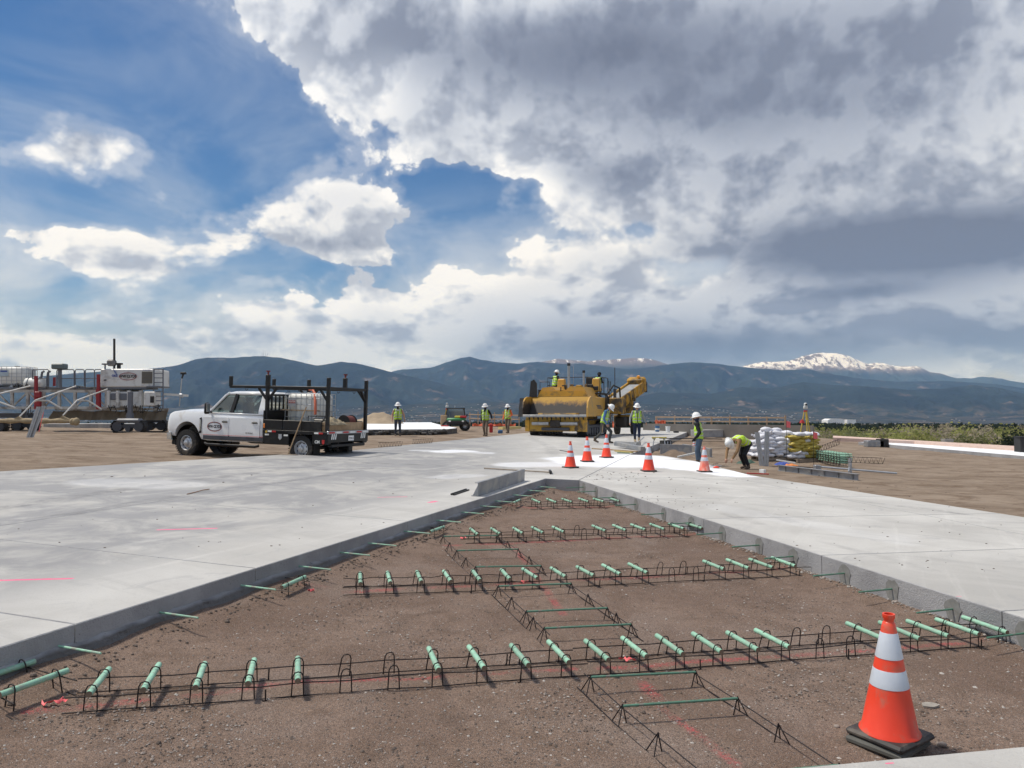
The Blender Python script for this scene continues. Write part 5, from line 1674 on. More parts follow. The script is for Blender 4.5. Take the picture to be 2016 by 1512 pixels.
def build_paver():
    org = Vector((2.15, 39.3, 0)); org.z = zg(org.x, org.y) + .004
    t = thing('paving_machine', 'big yellow crawler paving machine with open hopper and long raised conveyor', 'paving machine', org, R(-21))
    W = 1.70
    HM = hopper_mat()
    for x in (-1.28, 1.28): crawler(t, x, .55, 4.9, .52, .42)
    # hopper
    G().prism([(.95, 1.10), (1.02, 1.06), (1.50, 2.02), (1.42, 2.06)], -W + .03, W - .03, 'x').build('hopper_back', HM, t)
    G().box((0, .55, 1.06), (2 * W - .1, 1.05, .06), .01).build('hopper_floor', M_GRIME, t)
    for sg in (-1, 1):
        prof = [(.0, 1.02), (1.65, 1.02), (1.65, 2.06), (.75, 2.06), (.42, 1.98), (.16, 1.78), (.02, 1.45)]
        g = G(); g.prism([(y, z) for y, z in prof], sg * W, sg * (W + .07), 'x'); g.build('hopper_wing', HM if sg < 0 else M_YELP, t)
        if sg < 0: G().prism([(.1, 1.0), (1.2, 1.0), (1.2, 1.98), (.35, 1.98)], -W - .30, -W - .12, 'x').build('wing_guard', M_DARK, t)
    G().box((0, .0, 1.05), (2 * W, .05, .12), .01).build('hopper_lip', M_ROLL, t)
    # apron and push rollers
    G().box((0, .34, .66), (2 * W - .12, .10, .80), .015).build('apron', mat('apron_yellow', (.46, .27, .035), .55, var=.15, scale=2, dirt=(.10, .07, .04), dirt_amt=.35, dscale=1.6), t)
    for i in range(13): G().prism([(-.06, 1.0), (.06, 1.0), (.02, .80 + .05 * math.sin(i * 2.3))], .275, .285, 'y').build('grime_streak', M_GRIME, t).location = (-1.45 + i * .242, 0, 0)
    for sg in (-1, 1):
        G().tube((sg * .32, .10, .66), (sg * 1.22, .10, .66), .09, n=20).build('push_roller', M_ROLL, t, 40)
        G().box((sg * 1.55, .30, .55), (.22, .14, .60), .01).build('apron_end', M_YEL, t)
    G().box((0, .2, .66), (.56, .16, .34), .02).build('roller_bracket', M_GRIME, t)
    G().box((0, .25, .38), (1.5, .2, .16), .03).build('push_bar', M_TRIM, t, 30)
    G().box((0, 2.6, .85), (2.1, 4.2, .7), .03).build('chassis', M_YELD, t)
    # hood: two raised chamfered halves with a dip between, over a straight skirt
    prof = [(-1.50, 1.50), (-1.50, 2.02), (-1.22, 2.56), (-.66, 2.62), (-.44, 2.42), (.10, 2.42), (.34, 2.62), (1.05, 2.60), (1.34, 2.10), (1.46, 2.02), (1.46, 1.50)]
    hood = G().prism(prof, 1.72, 3.9, 'y').build('hood', M_YELP, t)
    G().prism([(-1.46, 2.02), (-1.30, 2.36), (1.14, 2.36), (1.40, 2.02)], 1.60, 1.74, 'y').build('hood_front', M_YEL, hood)
    G().box((0, 1.58, 2.06), (2.9, .05, .03)).build('seam', M_GRIME, hood)
    G().box((-.17, 1.70, 2.40), (.03, .1, .36)).build('seam', M_GRIME, hood)
    for x in (-1.0, -.35, .3, .9): G().box((x, 1.66, 2.02), (.06, .12, .12), .01).build('latch', M_DARK, hood)
    G().box((-.9, 1.63, 1.98), (.7, .03, .16), .02).build('grille_slot', M_YELD, hood)
    for sg in (-1, 1):
        G().box((sg * 1.62, 2.8, 1.55), (.16, 2.5, 1.0), .03).build('side_panel', M_YELP, t)
        for k in range(3): G().box((sg * 1.705, 2.1 + k * .12, 1.60), (.01, .9, .05)).build('side_decal', M_TRIM, t).location = (0, .35, -k * .07)
        G().box((sg * 1.6, 4.5, 1.2), (.3, .9, .6), .03).build('rear_step', M_YELD, t)
    # deck, consoles, rails
    G().box((0, 4.4, 2.28), (3.1, 1.9, .08), .01).build('operator_deck', M_DARK, t)
    for x in (-1.05, .95):
        g = G(); g.box((x + .25, 3.9, 2.75), (.5, .35, .75), .05, taper=(.8, .8)); g.build('control_console', M_YELP, t)
        g = G(); g.box((x - .35, 4.45, 2.62), (.45, .45, .12), .04); g.box((x - .35, 4.68, 2.95), (.42, .1, .55), .04); g.box((x - .35, 4.45, 2.42), (.2, .2, .3)); g.build('seat', M_DARK, t, 30)
    rq = random.Random(9)
    for k in range(9):
        x = -1.2 + k * .3; G().box((x, 4.0 + rq.uniform(-.3, .9), 2.45 + rq.uniform(0, .2)), (rq.uniform(.15, .35), rq.uniform(.2, .5), rq.uniform(.25, .6)), .03).build('deck_equipment', rq.choice((M_DARK, M_DARK, M_GRIME, M_YELD)), t)
    for k in range(6): G().path([(1.55, 3.2 + k * .25, 2.3), (1.85, 3.4 + k * .25, 2.2 - k * .05), (1.8, 3.5 + k * .2, 1.5), (1.62, 3.6 + k * .2, 1.1)], .028, 6).build('hydraulic_hose', M_DARK, t, 60)
    G().path([(1.7, 4.4, 2.3), (2.0, 4.6, 2.75), (2.25, 5.0, 2.6), (2.2, 5.4, 2.0)], .05, 8).build('hydraulic_hose', M_DARK, t, 60)
    def rail(pts): G().path(pts, .022, 7).build('handrail', M_DARK, t, 60)
    rail([(-1.5, 3.5, 2.32), (-1.5, 3.5, 3.18), (1.5, 3.5, 3.18), (1.5, 3.5, 2.32)])
    rail([(-1.5, 3.5, 3.18), (-1.5, 5.3, 3.18), (-1.5, 5.3, 2.32)]); rail([(1.5, 3.5, 3.18), (1.5, 5.3, 3.18), (1.5, 5.3, 2.32)])
    rail([(-1.5, 3.5, 2.75), (-1.5, 5.3, 2.75)]); rail([(.8, 3.5, 2.32), (.8, 3.5, 3.18)]); rail([(1.5, 4.4, 2.32), (1.5, 4.4, 3.18)])
    rail([(-1.75, 2.9, 2.55), (-1.75, 2.9, 2.92), (-1.2, 2.9, 2.92), (-1.2, 2.9, 2.55)])
    g = G(); 
    for y in (4.9, 5.3): g.tube((1.75, y, .6), (1.66, y, 3.0), .022, n=7)
    for k in range(7): g.tube((1.74 - k * .012, 4.9, .75 + k * .3), (1.74 - k * .012, 5.3, .75 + k * .3), .016, n=6)
    g.build('ladder', M_DARK, t)
    # exhausts, antennas
    for x, y, h, r in ((.12, 2.2, 3.78, .07), (.62, 3.4, 3.45, .06)):
        e = G().tube((x, y, 2.4), (x, y, h), r, n=16).build('exhaust_stack', M_ROLL, t, 40)
        G().tube((x, y, h - .04), (x, y, h + .1), r * 1.25, n=16).build('rain_cap', M_DARK, e, 40)
    G().tube((-.5, 5.2, 2.3), (-.5, 5.2, 3.9), .02, n=6).build('antenna', M_GALV, t)
    g = G(); g.tube((2.05, 4.7, 2.3), (2.05, 4.7, 3.75), .025, n=6); g.tube((2.05, 4.7, 1.7), (2.05, 4.7, 2.55), .09, n=8); g.build('antenna', M_TRIM, t)
    G().tube((-1.75, 3.0, 1.9), (-1.75, 3.0, 2.5), .16, n=16).build('air_cleaner', M_DARK, t, 40)
    g = G(); g.prism([(-.22, 0), (.22, 0), (.20, .75), (.05, .95), (-.14, .85)], -.03, .03, 'y'); o = g.build('folded_flap', M_DARK, t); o.location = (-1.62, 1.4, 2.05)
    # conveyor: slewed out to its right
    a, b = Vector((1.75, 4.6, 1.7)), Vector((2.62, 8.2, 2.95))
    d = (b - a).normalized(); sd = d.cross(Vector((0, 0, 1))).normalized(); up = sd.cross(d)
    if up.z < 0: up = -up
    cv = bpy.data.objects.new('conveyor', None); col.objects.link(cv); cv.parent = t
    G().bar(a + up * .06, b + up * .06, .80, .04, up=up).build('belt', M_BELT, cv)
    for sg in (-1, 1):
        G().bar(a + sd * sg * .48 - up * .12, b + sd * sg * .48 - up * .12, .09, .62, up=up, bev=.01).build('side_girder', M_YELD if sg > 0 else M_YEL, cv)
        for k in range(8):
            q = a + (b - a) * ((k + .5) / 8) + sd * sg * .54 - up * .12
            G().bar(q - up * .28, q + up * .28, .04, .05, up=d).build('stiffener', M_YEL, cv)
    G().bar(b - d * .35 + up * .18, b + d * .12 + up * .18, 1.12, .5, up=up, bev=.10).build('head_hood', M_YELD, cv)
    G().tube(b - sd * .5, b + sd * .5, .2, n=18).build('head_drum', M_DARK, cv)
    G().box(b + d * .15 - Vector((0, 0, .25)), (1.0, .08, .6), .01).build('rubber_skirt', M_DARK, cv)
    G().tube(b - d * .2 + up * .4 + sd * .2, b - d * .2 + up * .56 + sd * .2, .09, n=14).build('beacon', M_BEACON, cv, 40)
    G().box(a + Vector((.1, .3, -.1)), (1.3, 1.2, .9), .05).build('slew_base', M_YELD, t)
    # rear frame carrying the conveyor
    g = G()
    for x, y in ((1.85, 6.3), (2.65, 6.1)):
        g.bar((x, y, .55), (x + .15, y + .25, 2.1), .16, .16)
    g.box((2.3, 6.3, .85), (1.3, .5, .5), .03); g.box((2.3, 6.25, 1.55), (1.1, .7, .7), .05); g.build('rear_frame', M_YELD, t)
    g = G(); g.box((2.3, 6.5, .75), (1.1, .9, .6), .05); g.tube((1.7, 6.2, .35), (1.95, 6.2, .35), .35, n=20); g.tube((2.65, 6.2, .35), (2.9, 6.2, .35), .35, n=20); g.box((2.2, 5.6, .7), (.6, .7, .6), .08); g.build('rear_bogie', M_GRIME, t, 40)
    G().box((3.0, 6.0, 1.6), (.35, .2, .5), .03).build('control_box', mat('blue_box', (.05, .10, .20), .5), t)
    g = G()
    for k in range(5): g.path([(1.6, 4.6, 2.2 - k * .1), (1.9 + .05 * k, 5.0, 1.6 + .1 * k), (2.2, 5.6, 1.3 + .1 * k)], .03, 6)
    g.build('hydraulic_hoses', M_DARK, t, 60)
    return t


PV = build_paver()


# ================================================================== WHITE SLIPFORM / CURING RIG on the left
def build_rig():
    D = 40.0
    def W(u, v, d=D): return at(u, v, d)
    org = W(250, 850, D); org.z = terrain(org.x, org.y)[0]
    t = thing('slipform_rig', 'long white and grey slipform paving rig on four crawlers with engine house', 'paving rig', org)
    GZ = terrain(W(250, 850).x, D)[0]
    def B(g, name, m, sm=None):
        for q in g.v: q -= org
        return g.build(name, m, t, sm)
    M_RW = mat('rig_white', (.66, .66, .64), .45, var=.06, scale=2, dirt=(.42, .40, .37), dirt_amt=.35, dscale=1.2)
    M_RG = mat('rig_grey', (.13, .14, .165), .5, var=.1, scale=2)
    M_RR = mat('rig_red', (.28, .012, .02), .45, var=.1)
    M_RT = mat('rig_truss', (.50, .49, .46), .55, var=.12, scale=3, dirt=(.26, .23, .20), dirt_amt=.45, dscale=2)
    # --- box truss (two faces, 1.5 m apart)
    for d in (40.0, 41.5):
        for v0 in (770, 803):
            B(G().bar(W(-120, v0, d), W(212 if d < 41 else 280, v0, d), .16, .14), 'truss_chord', M_RT)
        us = list(range(-100, 211, 31))
        for i, u in enumerate(us):
            B(G().bar(W(u, 771, d), W(u, 802, d), .13, .13, up=(0, 1, 0)), 'truss_post', M_RT)
            if i < len(us) - 1:
                e = (u, 771, us[i + 1], 802) if i % 2 else (u, 802, us[i + 1], 771)
                B(G().bar(W(e[0], e[1], d), W(e[2], e[3], d), .07, .07, up=(0, 1, 0)), 'truss_brace', M_RT)
    for u in range(-100, 211, 62):
        for v in (770, 803): B(G().bar(W(u, v, 40), W(u, v, 41.5), .1, .1), 'truss_tie', M_RT)
    # walkway and rails
    B(G().bar(W(-120, 765, 40.7), W(300, 764.5, 40.7), 1.3, .10), 'walkway', M_RG)
    for u0, u1 in ((64, 96), (112, 146), (148, 166), (168, 186), (186, 205)):
        for d in (40.1, 41.4):
            B(G().path([W(u0, 764, d), W(u0, 730, d), W(u0 + 2, 727.5, d), W(u1 - 2, 727.5, d), W(u1, 730, d), W(u1, 764, d)], .028, 7), 'handrail', M_RG)
            B(G().tube(W(u0, 745, d), W(u1, 745, d), .02, n=6), 'handrail', M_RG)
    # engine house
    a, b = W(196, 762, 40.0), W(301, 726, 40.0)
    L, Hh = b.x - a.x, b.z - a.z
    eh = G(); eh.box(((a.x + b.x) / 2, 41.0, (a.z + b.z) / 2), (L, 2.0, Hh), .05, taper=(1, .96)); house = B(eh, 'engine_house', M_RW, 30)
    # grille on the near side
    g0 = W(289, 743, 39.97); B(G().box((g0.x, 40.0, g0.z), (.54, .06, .62), .01), 'radiator_grille', mat('grille_tan', (.16, .14, .10), .7))
    for k in range(8): B(G().box((g0.x, 39.965, g0.z - .26 + k * .075), (.5, .02, .02)), 'grille_slat', M_RG)
    c0 = W(252, 741, 39.985)
    e_ = G(); oval(e_, c0.x - org.x, c0.z - org.z, .46, .20, .03, 39.975 - org.y); e_.build('emblem_ring', mat('emblem_red', (.3, .05, .05), .5), t)
    text('WW CLYDE', .20, t, face_m((c0.x - org.x, 39.974 - org.y, c0.z - org.z), (1, 0, 0), (0, 0, 1)), sx=.82, bold=.008)
    M_BLUE = mat('logo_blue', (.04, .08, .32), .5)
    c1 = W(226, 736, 39.985); text('G&Z', .15, t, face_m((c1.x - org.x, 39.974 - org.y, c1.z - org.z - .1), (1, 0, 0), (0, 0, 1)), M_BLUE, bold=.006)
    for k in range(5): B(G().bar(Vector((c1.x - .12 + k * .03, 39.974, c1.z + .30 - k * .07)), Vector((c1.x + .05 + k * .03, 39.974, c1.z + .10 - k * .05)), .012, .014, up=(0, 1, 0)), 'logo_stroke', M_BLUE)
    c2 = W(289, 728.5, 39.985); text('GUNTERT', .09, t, face_m((c2.x - org.x, 39.974 - org.y, c2.z - org.z), (1, 0, 0), (0, 0, 1)), M_BLUE)
    B(G().box((W(207, 748).x, 39.98, W(207, 748).z), (.12, .05, .1), .01), 'panel_knob', M_RG)
    # boxes under the walkway
    a, b = W(213, 800, 40.0), W(277, 771, 40.0)
    B(G().box(((a.x + b.x) / 2, 40.8, (a.z + b.z) / 2), (b.x - a.x, 1.5, b.z - a.z), .03), 'end_frame', M_RW)
    for u in (214, 232, 254, 277): B(G().bar(W(u, 802, 39.98), W(u, 769, 39.98), .14, .14, up=(0, 1, 0)), 'frame_post', M_RW)
    for u in (223, 243): B(G().box((W(u, 781).x, 40.02, W(u, 781).z), (.40, .04, .34), .02), 'frame_opening', M_RG)
    a, b = W(282, 799, 39.6), W(304, 771, 39.6)
    B(G().box(((a.x + b.x) / 2, 40.0, (a.z + b.z) / 2), (b.x - a.x, .7, b.z - a.z), .03), 'control_cabinet', M_RW)
    B(G().box((W(299, 786, 39.6).x, 39.62, W(299, 786, 39.6).z), (.2, .05, .35), .02), 'cabinet_screen', M_DARK)
    # ladder cage at the end
    for d in (39.8, 40.7):
        for u in (303, 321): B(G().tube(W(u, 726.5, d), W(u, 806, d), .035, n=7), 'ladder_rail', M_RG)
        B(G().tube(W(303, 727, d), W(321, 727, d), .03, n=7), 'ladder_rail', M_RG)
    for v in range(735, 806, 9): B(G().tube(W(303, v, 39.8), W(321, v, 39.8), .022, n=6), 'ladder_rung', M_RG)
    B(G().box((W(312, 760, 40.3).x, 40.3, W(312, 762, 40.3).z), (.7, 1.2, .06)), 'landing', M_RG)
    # legs and crawlers
    def leg(u, vt, d, uc0, uc1):
        a = W(u, vt, d); x = a.x
        g = G(); g.bar(Vector((x, d, GZ + .55)), a, .19, .19, up=(0, 1, 0)); g.bar(Vector((x, d, GZ + .55)), Vector((x, d, GZ + 1.0)), .26, .26, up=(0, 1, 0)); B(g, 'leg', M_RG)
        x0, x1 = W(uc0, 840, d).x - org.x, W(uc1, 840, d).x - org.x
        c = crawler(t, d - org.y, x0, x1, .42, .30, axis=0, nsh=26); c.location.z = GZ - org.z + .02
        B(G().box((x, d - .02, GZ + .62), ((x1 - x0) * .72, .5, .22), .08), 'track_cover', M_RG, 30)
    leg(257, 772, 39.4, 222, 287); leg(307, 800, 41.6, 284, 330); leg(48, 805, 41.6, 26, 76); leg(-8, 805, 39.4, -40, 14)
    # tanks
    ibt = ibc('water_tote', 'white caged water tote on the deck of the slipform rig', (0, 0, 0), R(4)); p = W(33, 763, 40.7); ibt.location = (p.x, p.y, p.z - .02); ibt.scale = (1.28, 1.0, .95)
    q = G().box((-.30, -.515, .80), (.36, .01, .34)).build('label_plate', mat('label_pale', (.42, .50, .55), .5), ibt)
    q = G().box((-.30, -.522, .90), (.26, .006, .08)).build('label_print', M_BLUE, ibt)
    a, b = W(50, 755, 40.3), W(90, 755, 40.3)
    g = G(); Lx = b.x - a.x
    g.lathe([(0, 0), (.2, .01), (.29, .08), (.31, .2), (.31, Lx - .2), (.29, Lx - .08), (.2, Lx - .01), (0, Lx)], 24, Matrix.Translation(a) @ Matrix.Rotation(R(90), 4, 'Y')); B(g, 'drum_tank', M_TANK, 50)
    for f in (.25, .75): B(G().path([Vector((a.x + Lx * f, 40.3 + .32 * math.cos(k * .3142), a.z + .32 * math.sin(k * .3142))) for k in range(20)], .02, 5, closed=True), 'tank_strap', M_RG)
    # control box on a post, mast with pods
    B(G().tube(W(118, 764, 40.1), W(118, 727, 40.1), .10, n=8), 'post', M_RG)
    B(G().box((W(117.5, 721.5, 40.1).x, 40.1, W(117, 721.5, 40.1).z), (.64, .5, .29), .05), 'display_box', mat('box_grey', (.12, .15, .15), .5), 30)
    B(G().tube(W(225, 726, 40.6), W(225, 667, 40.6), .06, n=10), 'mast', M_DARK)
    B(G().box((W(220, 714, 40.6).x, 40.6, W(220, 714.5, 40.6).z), (.40, .4, .34), .08), 'exhaust_pod', mat('pod_grey', (.16, .15, .14), .6), 30)
    g = G(); g.bar(W(202, 717, 40.1), W(214, 717, 40.1), .2, .07); g.tube(W(207, 717, 40.1), W(206, 763, 40.1), .04, n=7); B(g, 'lamp_bracket', M_RG)
    g = G(); g.tube(W(234, 726, 40.8), W(234, 717, 40.8), .1, n=10); g.tube(W(234, 718, 40.8), W(234, 715, 40.8), .2, n=12); B(g, 'air_intake', M_DARK)
    # red guide posts
    for u, v0, v1 in ((71, 740, 806), (194, 737, 806)):
        g = G(); g.bar(W(u, v1, 39.7), W(u, v0, 39.7), .13, .13, up=(0, 1, 0))
        if u < 100: g.box((W(u + 4, 777, 39.7).x, 39.7, W(u, 777, 39.7).z), (.3, .2, .34), .04); g.box((W(u + 4, 795, 39.7).x, 39.7, W(u, 795, 39.7).z), (.3, .2, .28), .04)
        else: g.bar(W(u, 805, 39.72), W(u, 766, 39.72), .19, .16, up=(0, 1, 0))
        B(g, 'guide_post', M_RR)
    g = G(); g.bar(W(107, 760, 41), W(107, 743, 41), .1, .1, up=(0, 1, 0)); B(g, 'guide_post', M_RR)
    for u in (82, 94): B(G().path([W(u, 764, 40.2), W(u - 1, 745, 40.2), W(u + 1, 733, 40.2), W(u + 5, 731, 40.2)], .06, 7), 'spray_arm', M_RG, 50)
    # sloping white arms to the burlap boom
    def arm(pts, r=.036): B(G().path([W(*p) for p in pts], r, 8), 'boom_arm', M_RW, 50)
    arm([(38, 821, 38.2), (70, 788, 38.6), (150, 760, 39.6)]); arm([(124, 818, 38.2), (152, 788, 38.6), (212, 766, 39.6)])
    arm([(70, 788, 38.6), (95, 789, 38.9), (122, 805, 39.4)], .045); arm([(152, 788, 38.6), (174, 789, 38.9), (200, 806, 39.4)], .045)
    arm([(-60, 800, 38.6), (0, 792, 38.9), (30, 803, 39.3)], .045); arm([(-60, 790, 39), (60, 760, 39.6)], .04)
    rr = random.Random(6)
    pts = [W(-120 + i * 10, 828.5 + rr.uniform(-.6, .6), 38.2) for i in range(27)]
    B(G().path(pts, [.12 + .03 * math.sin(i * 1.9) for i in range(27)], 10), 'rolled_burlap', mat('burlap_roll', (.34, .27, .17), .95, var=.3, scale=6, bump=.02, bscale=10), 60)
    g = G(); g.ell(W(150, 830, 38.2), (.16, .2, .2), 12, 8); g.ell(W(143, 830, 38.2), (.14, .18, .18), 12, 8); B(g, 'burlap_knot', MATS['burlap_roll'], 60)
    for u0, u1 in ((36, 50), (122, 146)):
        g = G(); a, b, c = W(u0 - 8, 826, 38.2), W(u0 + 2, 819, 38.2), W(u1, 829, 38.2); g.prism([(a.x, a.z), (b.x, b.z), (c.x, c.z)], 38.12, 38.28, 'y'); B(g, 'burlap_wrap', MATS['burlap_roll'])
    # hanging burlap skirt and the pan below
    n = 60; vs = []
    for i in range(n + 1):
        u = 105 + 225 * i / n; f = .06 * math.sin(i * 1.1) + .04 * rr.uniform(-1, 1)
        p0, p1 = W(u, 809 + .8 * math.sin(i * .4), 41.0), W(u - 6 * (i < 6) * (6 - i) / 6, 827, 41.0)
        vs += [Vector((p0.x, 41.0 + f, p0.z)), Vector((p1.x, 40.7 + f * 2, p1.z)), Vector((p0.x, 41.04 + f, p0.z)), Vector((p1.x, 40.74 + f * 2, p1.z))]
    fs = [q for i in range(n) for q in ((i * 4, i * 4 + 1, i * 4 + 5, i * 4 + 4), (i * 4 + 2, i * 4 + 6, i * 4 + 7, i * 4 + 3), (i * 4 + 1, i * 4 + 3, i * 4 + 7, i * 4 + 5))]
    B(G().add(vs, fs), 'burlap_skirt', mat('burlap_drag', (.25, .205, .15), .95, var=.2, scale=2), 70)
    B(G().bar(W(110, 806, 40.9), W(332, 806, 40.9), .12, .12), 'skirt_beam', M_RT)
    B(G().bar(W(-120, 818, 42.0), W(70, 818, 42.0), .3, .25), 'pan_beam', M_RG)
    g = G()
    for i in range(16):
        u = rr.uniform(210, 320); g.path([W(u, 798, 39.7), W(u + rr.uniform(-8, 8), 808 + rr.uniform(0, 6), 39.6), W(u + rr.uniform(-14, 14), 800 + rr.uniform(-6, 14), 39.6)], .022, 5)
    for i in range(14):
        u = rr.uniform(-60, 60); g.path([W(u, 800, 39.7), W(u + rr.uniform(-8, 8), 812 + rr.uniform(0, 6), 39.6), W(u + rr.uniform(-14, 14), 806 + rr.uniform(-6, 8), 39.6)], .022, 5)
    for i in range(10):
        u = rr.uniform(20, 190); g.path([W(u, 764, 39.8), W(u + rr.uniform(-10, 10), 760 + rr.uniform(-6, 3), 39.8), W(u + rr.uniform(10, 26), 765, 39.8)], .022, 5)
    o = B(g, 'hydraulic_hoses', M_DARK, 60); o['kind'] = 'stuff'
    # outrigger beam with survey prism pole
    B(G().bar(W(322, 776, 40.2), W(370, 779, 40.2), .12, .12), 'sensor_beam', M_RW)
    g = G(); g.tube(W(353, 800, 40.2), W(358, 744, 40.2), .03, n=7); g.box(W(357, 779, 40.2), (.16, .2, .2), .02); B(g, 'sensor_pole', M_GALV)
    B(G().box(W(361, 735, 40.2), (.26, .2, .12), .02), 'sensor_head', M_DARK)
    B(G().tube(W(358, 745, 40.2), W(361, 736, 40.2), .045, n=7), 'sensor_stem', M_DARK)
    return t


RIG = build_rig()
# low concrete strip behind the rig
g = G(); a, b = at(150, 834, 46), at(420, 834, 46)
o = tag(G().box((-21, 47.5, terrain(-21, 47, False)[0] + .13), (14, 3, .30), .01).build('pavement', [M_CONC]), 'low concrete strip behind the crawlers of the white rig', None, None, 'structure')


# ================================================================== PEOPLE
M_SKIN = mat('skin', (.42, .24, .17), .55, var=.08, scale=8)
M_LIME = mat('vest_lime', (.42, .66, .05), .6, var=.08, scale=12)
M_LIME2 = mat('vest_lime_bright', (.55, .80, .05), .6, var=.08, scale=12)
M_SILVER = mat('vest_silver', (.52, .54, .54), .4, var=.06)
M_HAT = mat('hard_hat', (.82, .83, .82), .3, var=.02, coat=.3)
M_BOOT = mat('boot_leather', (.10, .075, .055), .8, var=.2)
CL = {}
def cloth(name, c): return mat('cloth_' + name, c, .9, var=.18, scale=9, bump=.006, bscale=14)


def person(label, loc, rz, P, cols, vest=M_LIME, hat=True, gaiter=None, tilt=None, beanie=False, group='workers in hi-vis vests'):
    """one figure. P: joints in local metres (facing +y, right = +x). cols: trousers, sleeves, shirt"""
    prim = []                                   # (a, b, ra, rb, label)
    V = Vector
    pel, che, nek, hed = (V(P[k]) for k in ('pelvis', 'chest', 'neck', 'head'))
    ax = (nek - pel).normalized()
    rt = V(P.get('right', (1, 0, 0))); rt = (rt - ax * rt.dot(ax)).normalized(); fw = ax.cross(rt)
    fw = -fw if fw.dot(V(P.get('front', (0, 1, 0)))) < 0 else fw
    def add(a, b, ra, rb, lab): prim.append((V(a), V(b), ra, rb, lab))
    for s in (-1, 1):
        add(pel + rt * s * .07, che + rt * s * .085, .115, .118, 'torso')
        add(che + rt * s * .085, nek + rt * s * .075 - ax * .09, .118, .09, 'torso')
        add(pel + rt * s * .06 - ax * .03, pel + rt * s * .085 - ax * .07, .115, .105, 'leg')
    add(pel, che, .12, .125, 'torso'); add(che, nek - ax * .06, .125, .07, 'torso')
    add(nek - ax * .05, hed - (hed - nek).normalized() * .04, .058, .055, 'neck')
    hu = (hed - nek).normalized(); look = V(P.get('look', fw)); look = (look - hu * look.dot(hu)).normalized(); hr = look.cross(hu)
    add(hed - hu * .015, hed + hu * .035 - look * .01, .085, .098, 'head'); add(hed + look * .03 - hu * .07, hed + look * .02 - hu * .02, .052, .07, 'head')
    add(hed + look * .085 - hu * .0, hed + look * .105 - hu * .03, .012, .017, 'head')
    for s in (-1, 1): add(hed + hr * s * .092 - hu * .03, hed + hr * s * .092 + hu * .015, .013, .016, 'head')
    for s, k in ((-1, 'l'), (1, 'r')):
        sh = V(P['sh_' + k]) if 'sh_' + k in P else nek + rt * s * .185 - ax * .055
        el, wr, hp, kn, an = V(P['el_' + k]), V(P['wr_' + k]), (V(P['hip_' + k]) if 'hip_' + k in P else pel + rt * s * .095 - ax * .05), V(P['kn_' + k]), V(P['an_' + k])
        add(nek + rt * s * .09 - ax * .06, sh, .07, .072, 'torso')
        add(sh, el, .066, .052, 'arm'); add(el, wr, .052, .038, 'arm')
        add(hp, kn, .098, .072, 'leg'); add(kn, an + V((0, 0, .03)), .070, .052, 'leg')
        toe = V(P.get('toe_' + k, (0, 1, 0))).normalized()
        add(an - toe * .03 - V((0, 0, .035)), an + toe * .05 - V((0, 0, .04)), .048, .05, 'boot'); add(an + toe * .05 - V((0, 0, .045)), an + toe * .15 - V((0, 0, .055)), .047, .040, 'boot')
        add(an, an + V((0, 0, .08)), .056, .058, 'boot')
        # hand: palm, four fingers with a bend, thumb from the side of the palm
        hd = (wr - el).normalized(); pn = V(P.get('palm_' + k, rt * -s)); pn = (pn - hd * pn.dot(hd)).normalized(); sd = hd.cross(pn)
        hd2 = V(P['hand_' + k]).normalized() if 'hand_' + k in P else hd
        add(wr, wr + hd2 * .075, .026, .030, 'hand'); add(wr + sd * .016, wr + hd2 * .075 + sd * .02, .02, .02, 'hand'); add(wr - sd * .016, wr + hd2 * .075 - sd * .02, .02, .02, 'hand')
        for i, L in enumerate((.068, .078, .073, .056)):
            b0 = wr + hd2 * .08 + sd * (.030 - .02 * i); b1 = b0 + hd2 * L * .5 + pn * .012; b2 = b1 + hd2 * L * .38 + pn * .034
            add(b0, b1, .0105, .010, 'hand'); add(b1, b2, .010, .009, 'hand')
        t0 = wr + hd2 * .025 + sd * .03; add(t0, t0 + hd2 * .04 + sd * .022 + pn * .014, .013, .012, 'hand'); add(t0 + hd2 * .04 + sd * .022 + pn * .014, t0 + hd2 * .07 + sd * .020 + pn * .026, .012, .010, 'hand')
    g = G()
    for a, b, ra, rb, lab in prim:
        d = b - a
        if d.length < 1e-4: d = V((0, 0, 1e-3))
        dn = d.normalized(); x = dn.orthogonal().normalized(); y = dn.cross(x); n = 12; vs = [a - dn * ra]
        prof = [(-.7, .71), (0, 1.0)]
        rings = [(a - dn * ra * .75, ra * .66), (a - dn * ra * .3, ra * .95), (a, ra), (b, rb), (b + dn * rb * .3, rb * .95), (b + dn * rb * .75, rb * .66)]
        for c, r in rings: vs += [c + (x * math.cos(2 * math.pi * i / n) + y * math.sin(2 * math.pi * i / n)) * r for i in range(n)]
        vs.append(b + dn * rb); fs = [(0, 1 + (i + 1) % n, 1 + i) for i in range(n)]
        for j in range(5): fs += [(1 + j * n + i, 1 + j * n + (i + 1) % n, 1 + (j + 1) * n + (i + 1) % n, 1 + (j + 1) * n + i) for i in range(n)]
        fs += [(1 + 5 * n + i, 1 + 5 * n + (i + 1) % n, len(vs) - 1) for i in range(n)]
        g.add(vs, fs)
    me = g.mesh('person', [M_SKIN])
    o = bpy.data.objects.new('tmp', me); col.objects.link(o)
    md = o.modifiers.new('r', 'REMESH'); md.mode = 'VOXEL'; md.voxel_size = .0105
    md = o.modifiers.new('s', 'SMOOTH'); md.factor = .5; md.iterations = 2
    dg = bpy.context.evaluated_depsgraph_get(); dg.update()
    body = bpy.data.meshes.new_from_object(o.evaluated_get(dg)); bpy.data.objects.remove(o)
    # cloth wrinkles and materials by nearest limb
    nv = len(body.vertices); co = np.empty(nv * 3); body.vertices.foreach_get('co', co); co = co.reshape(-1, 3)
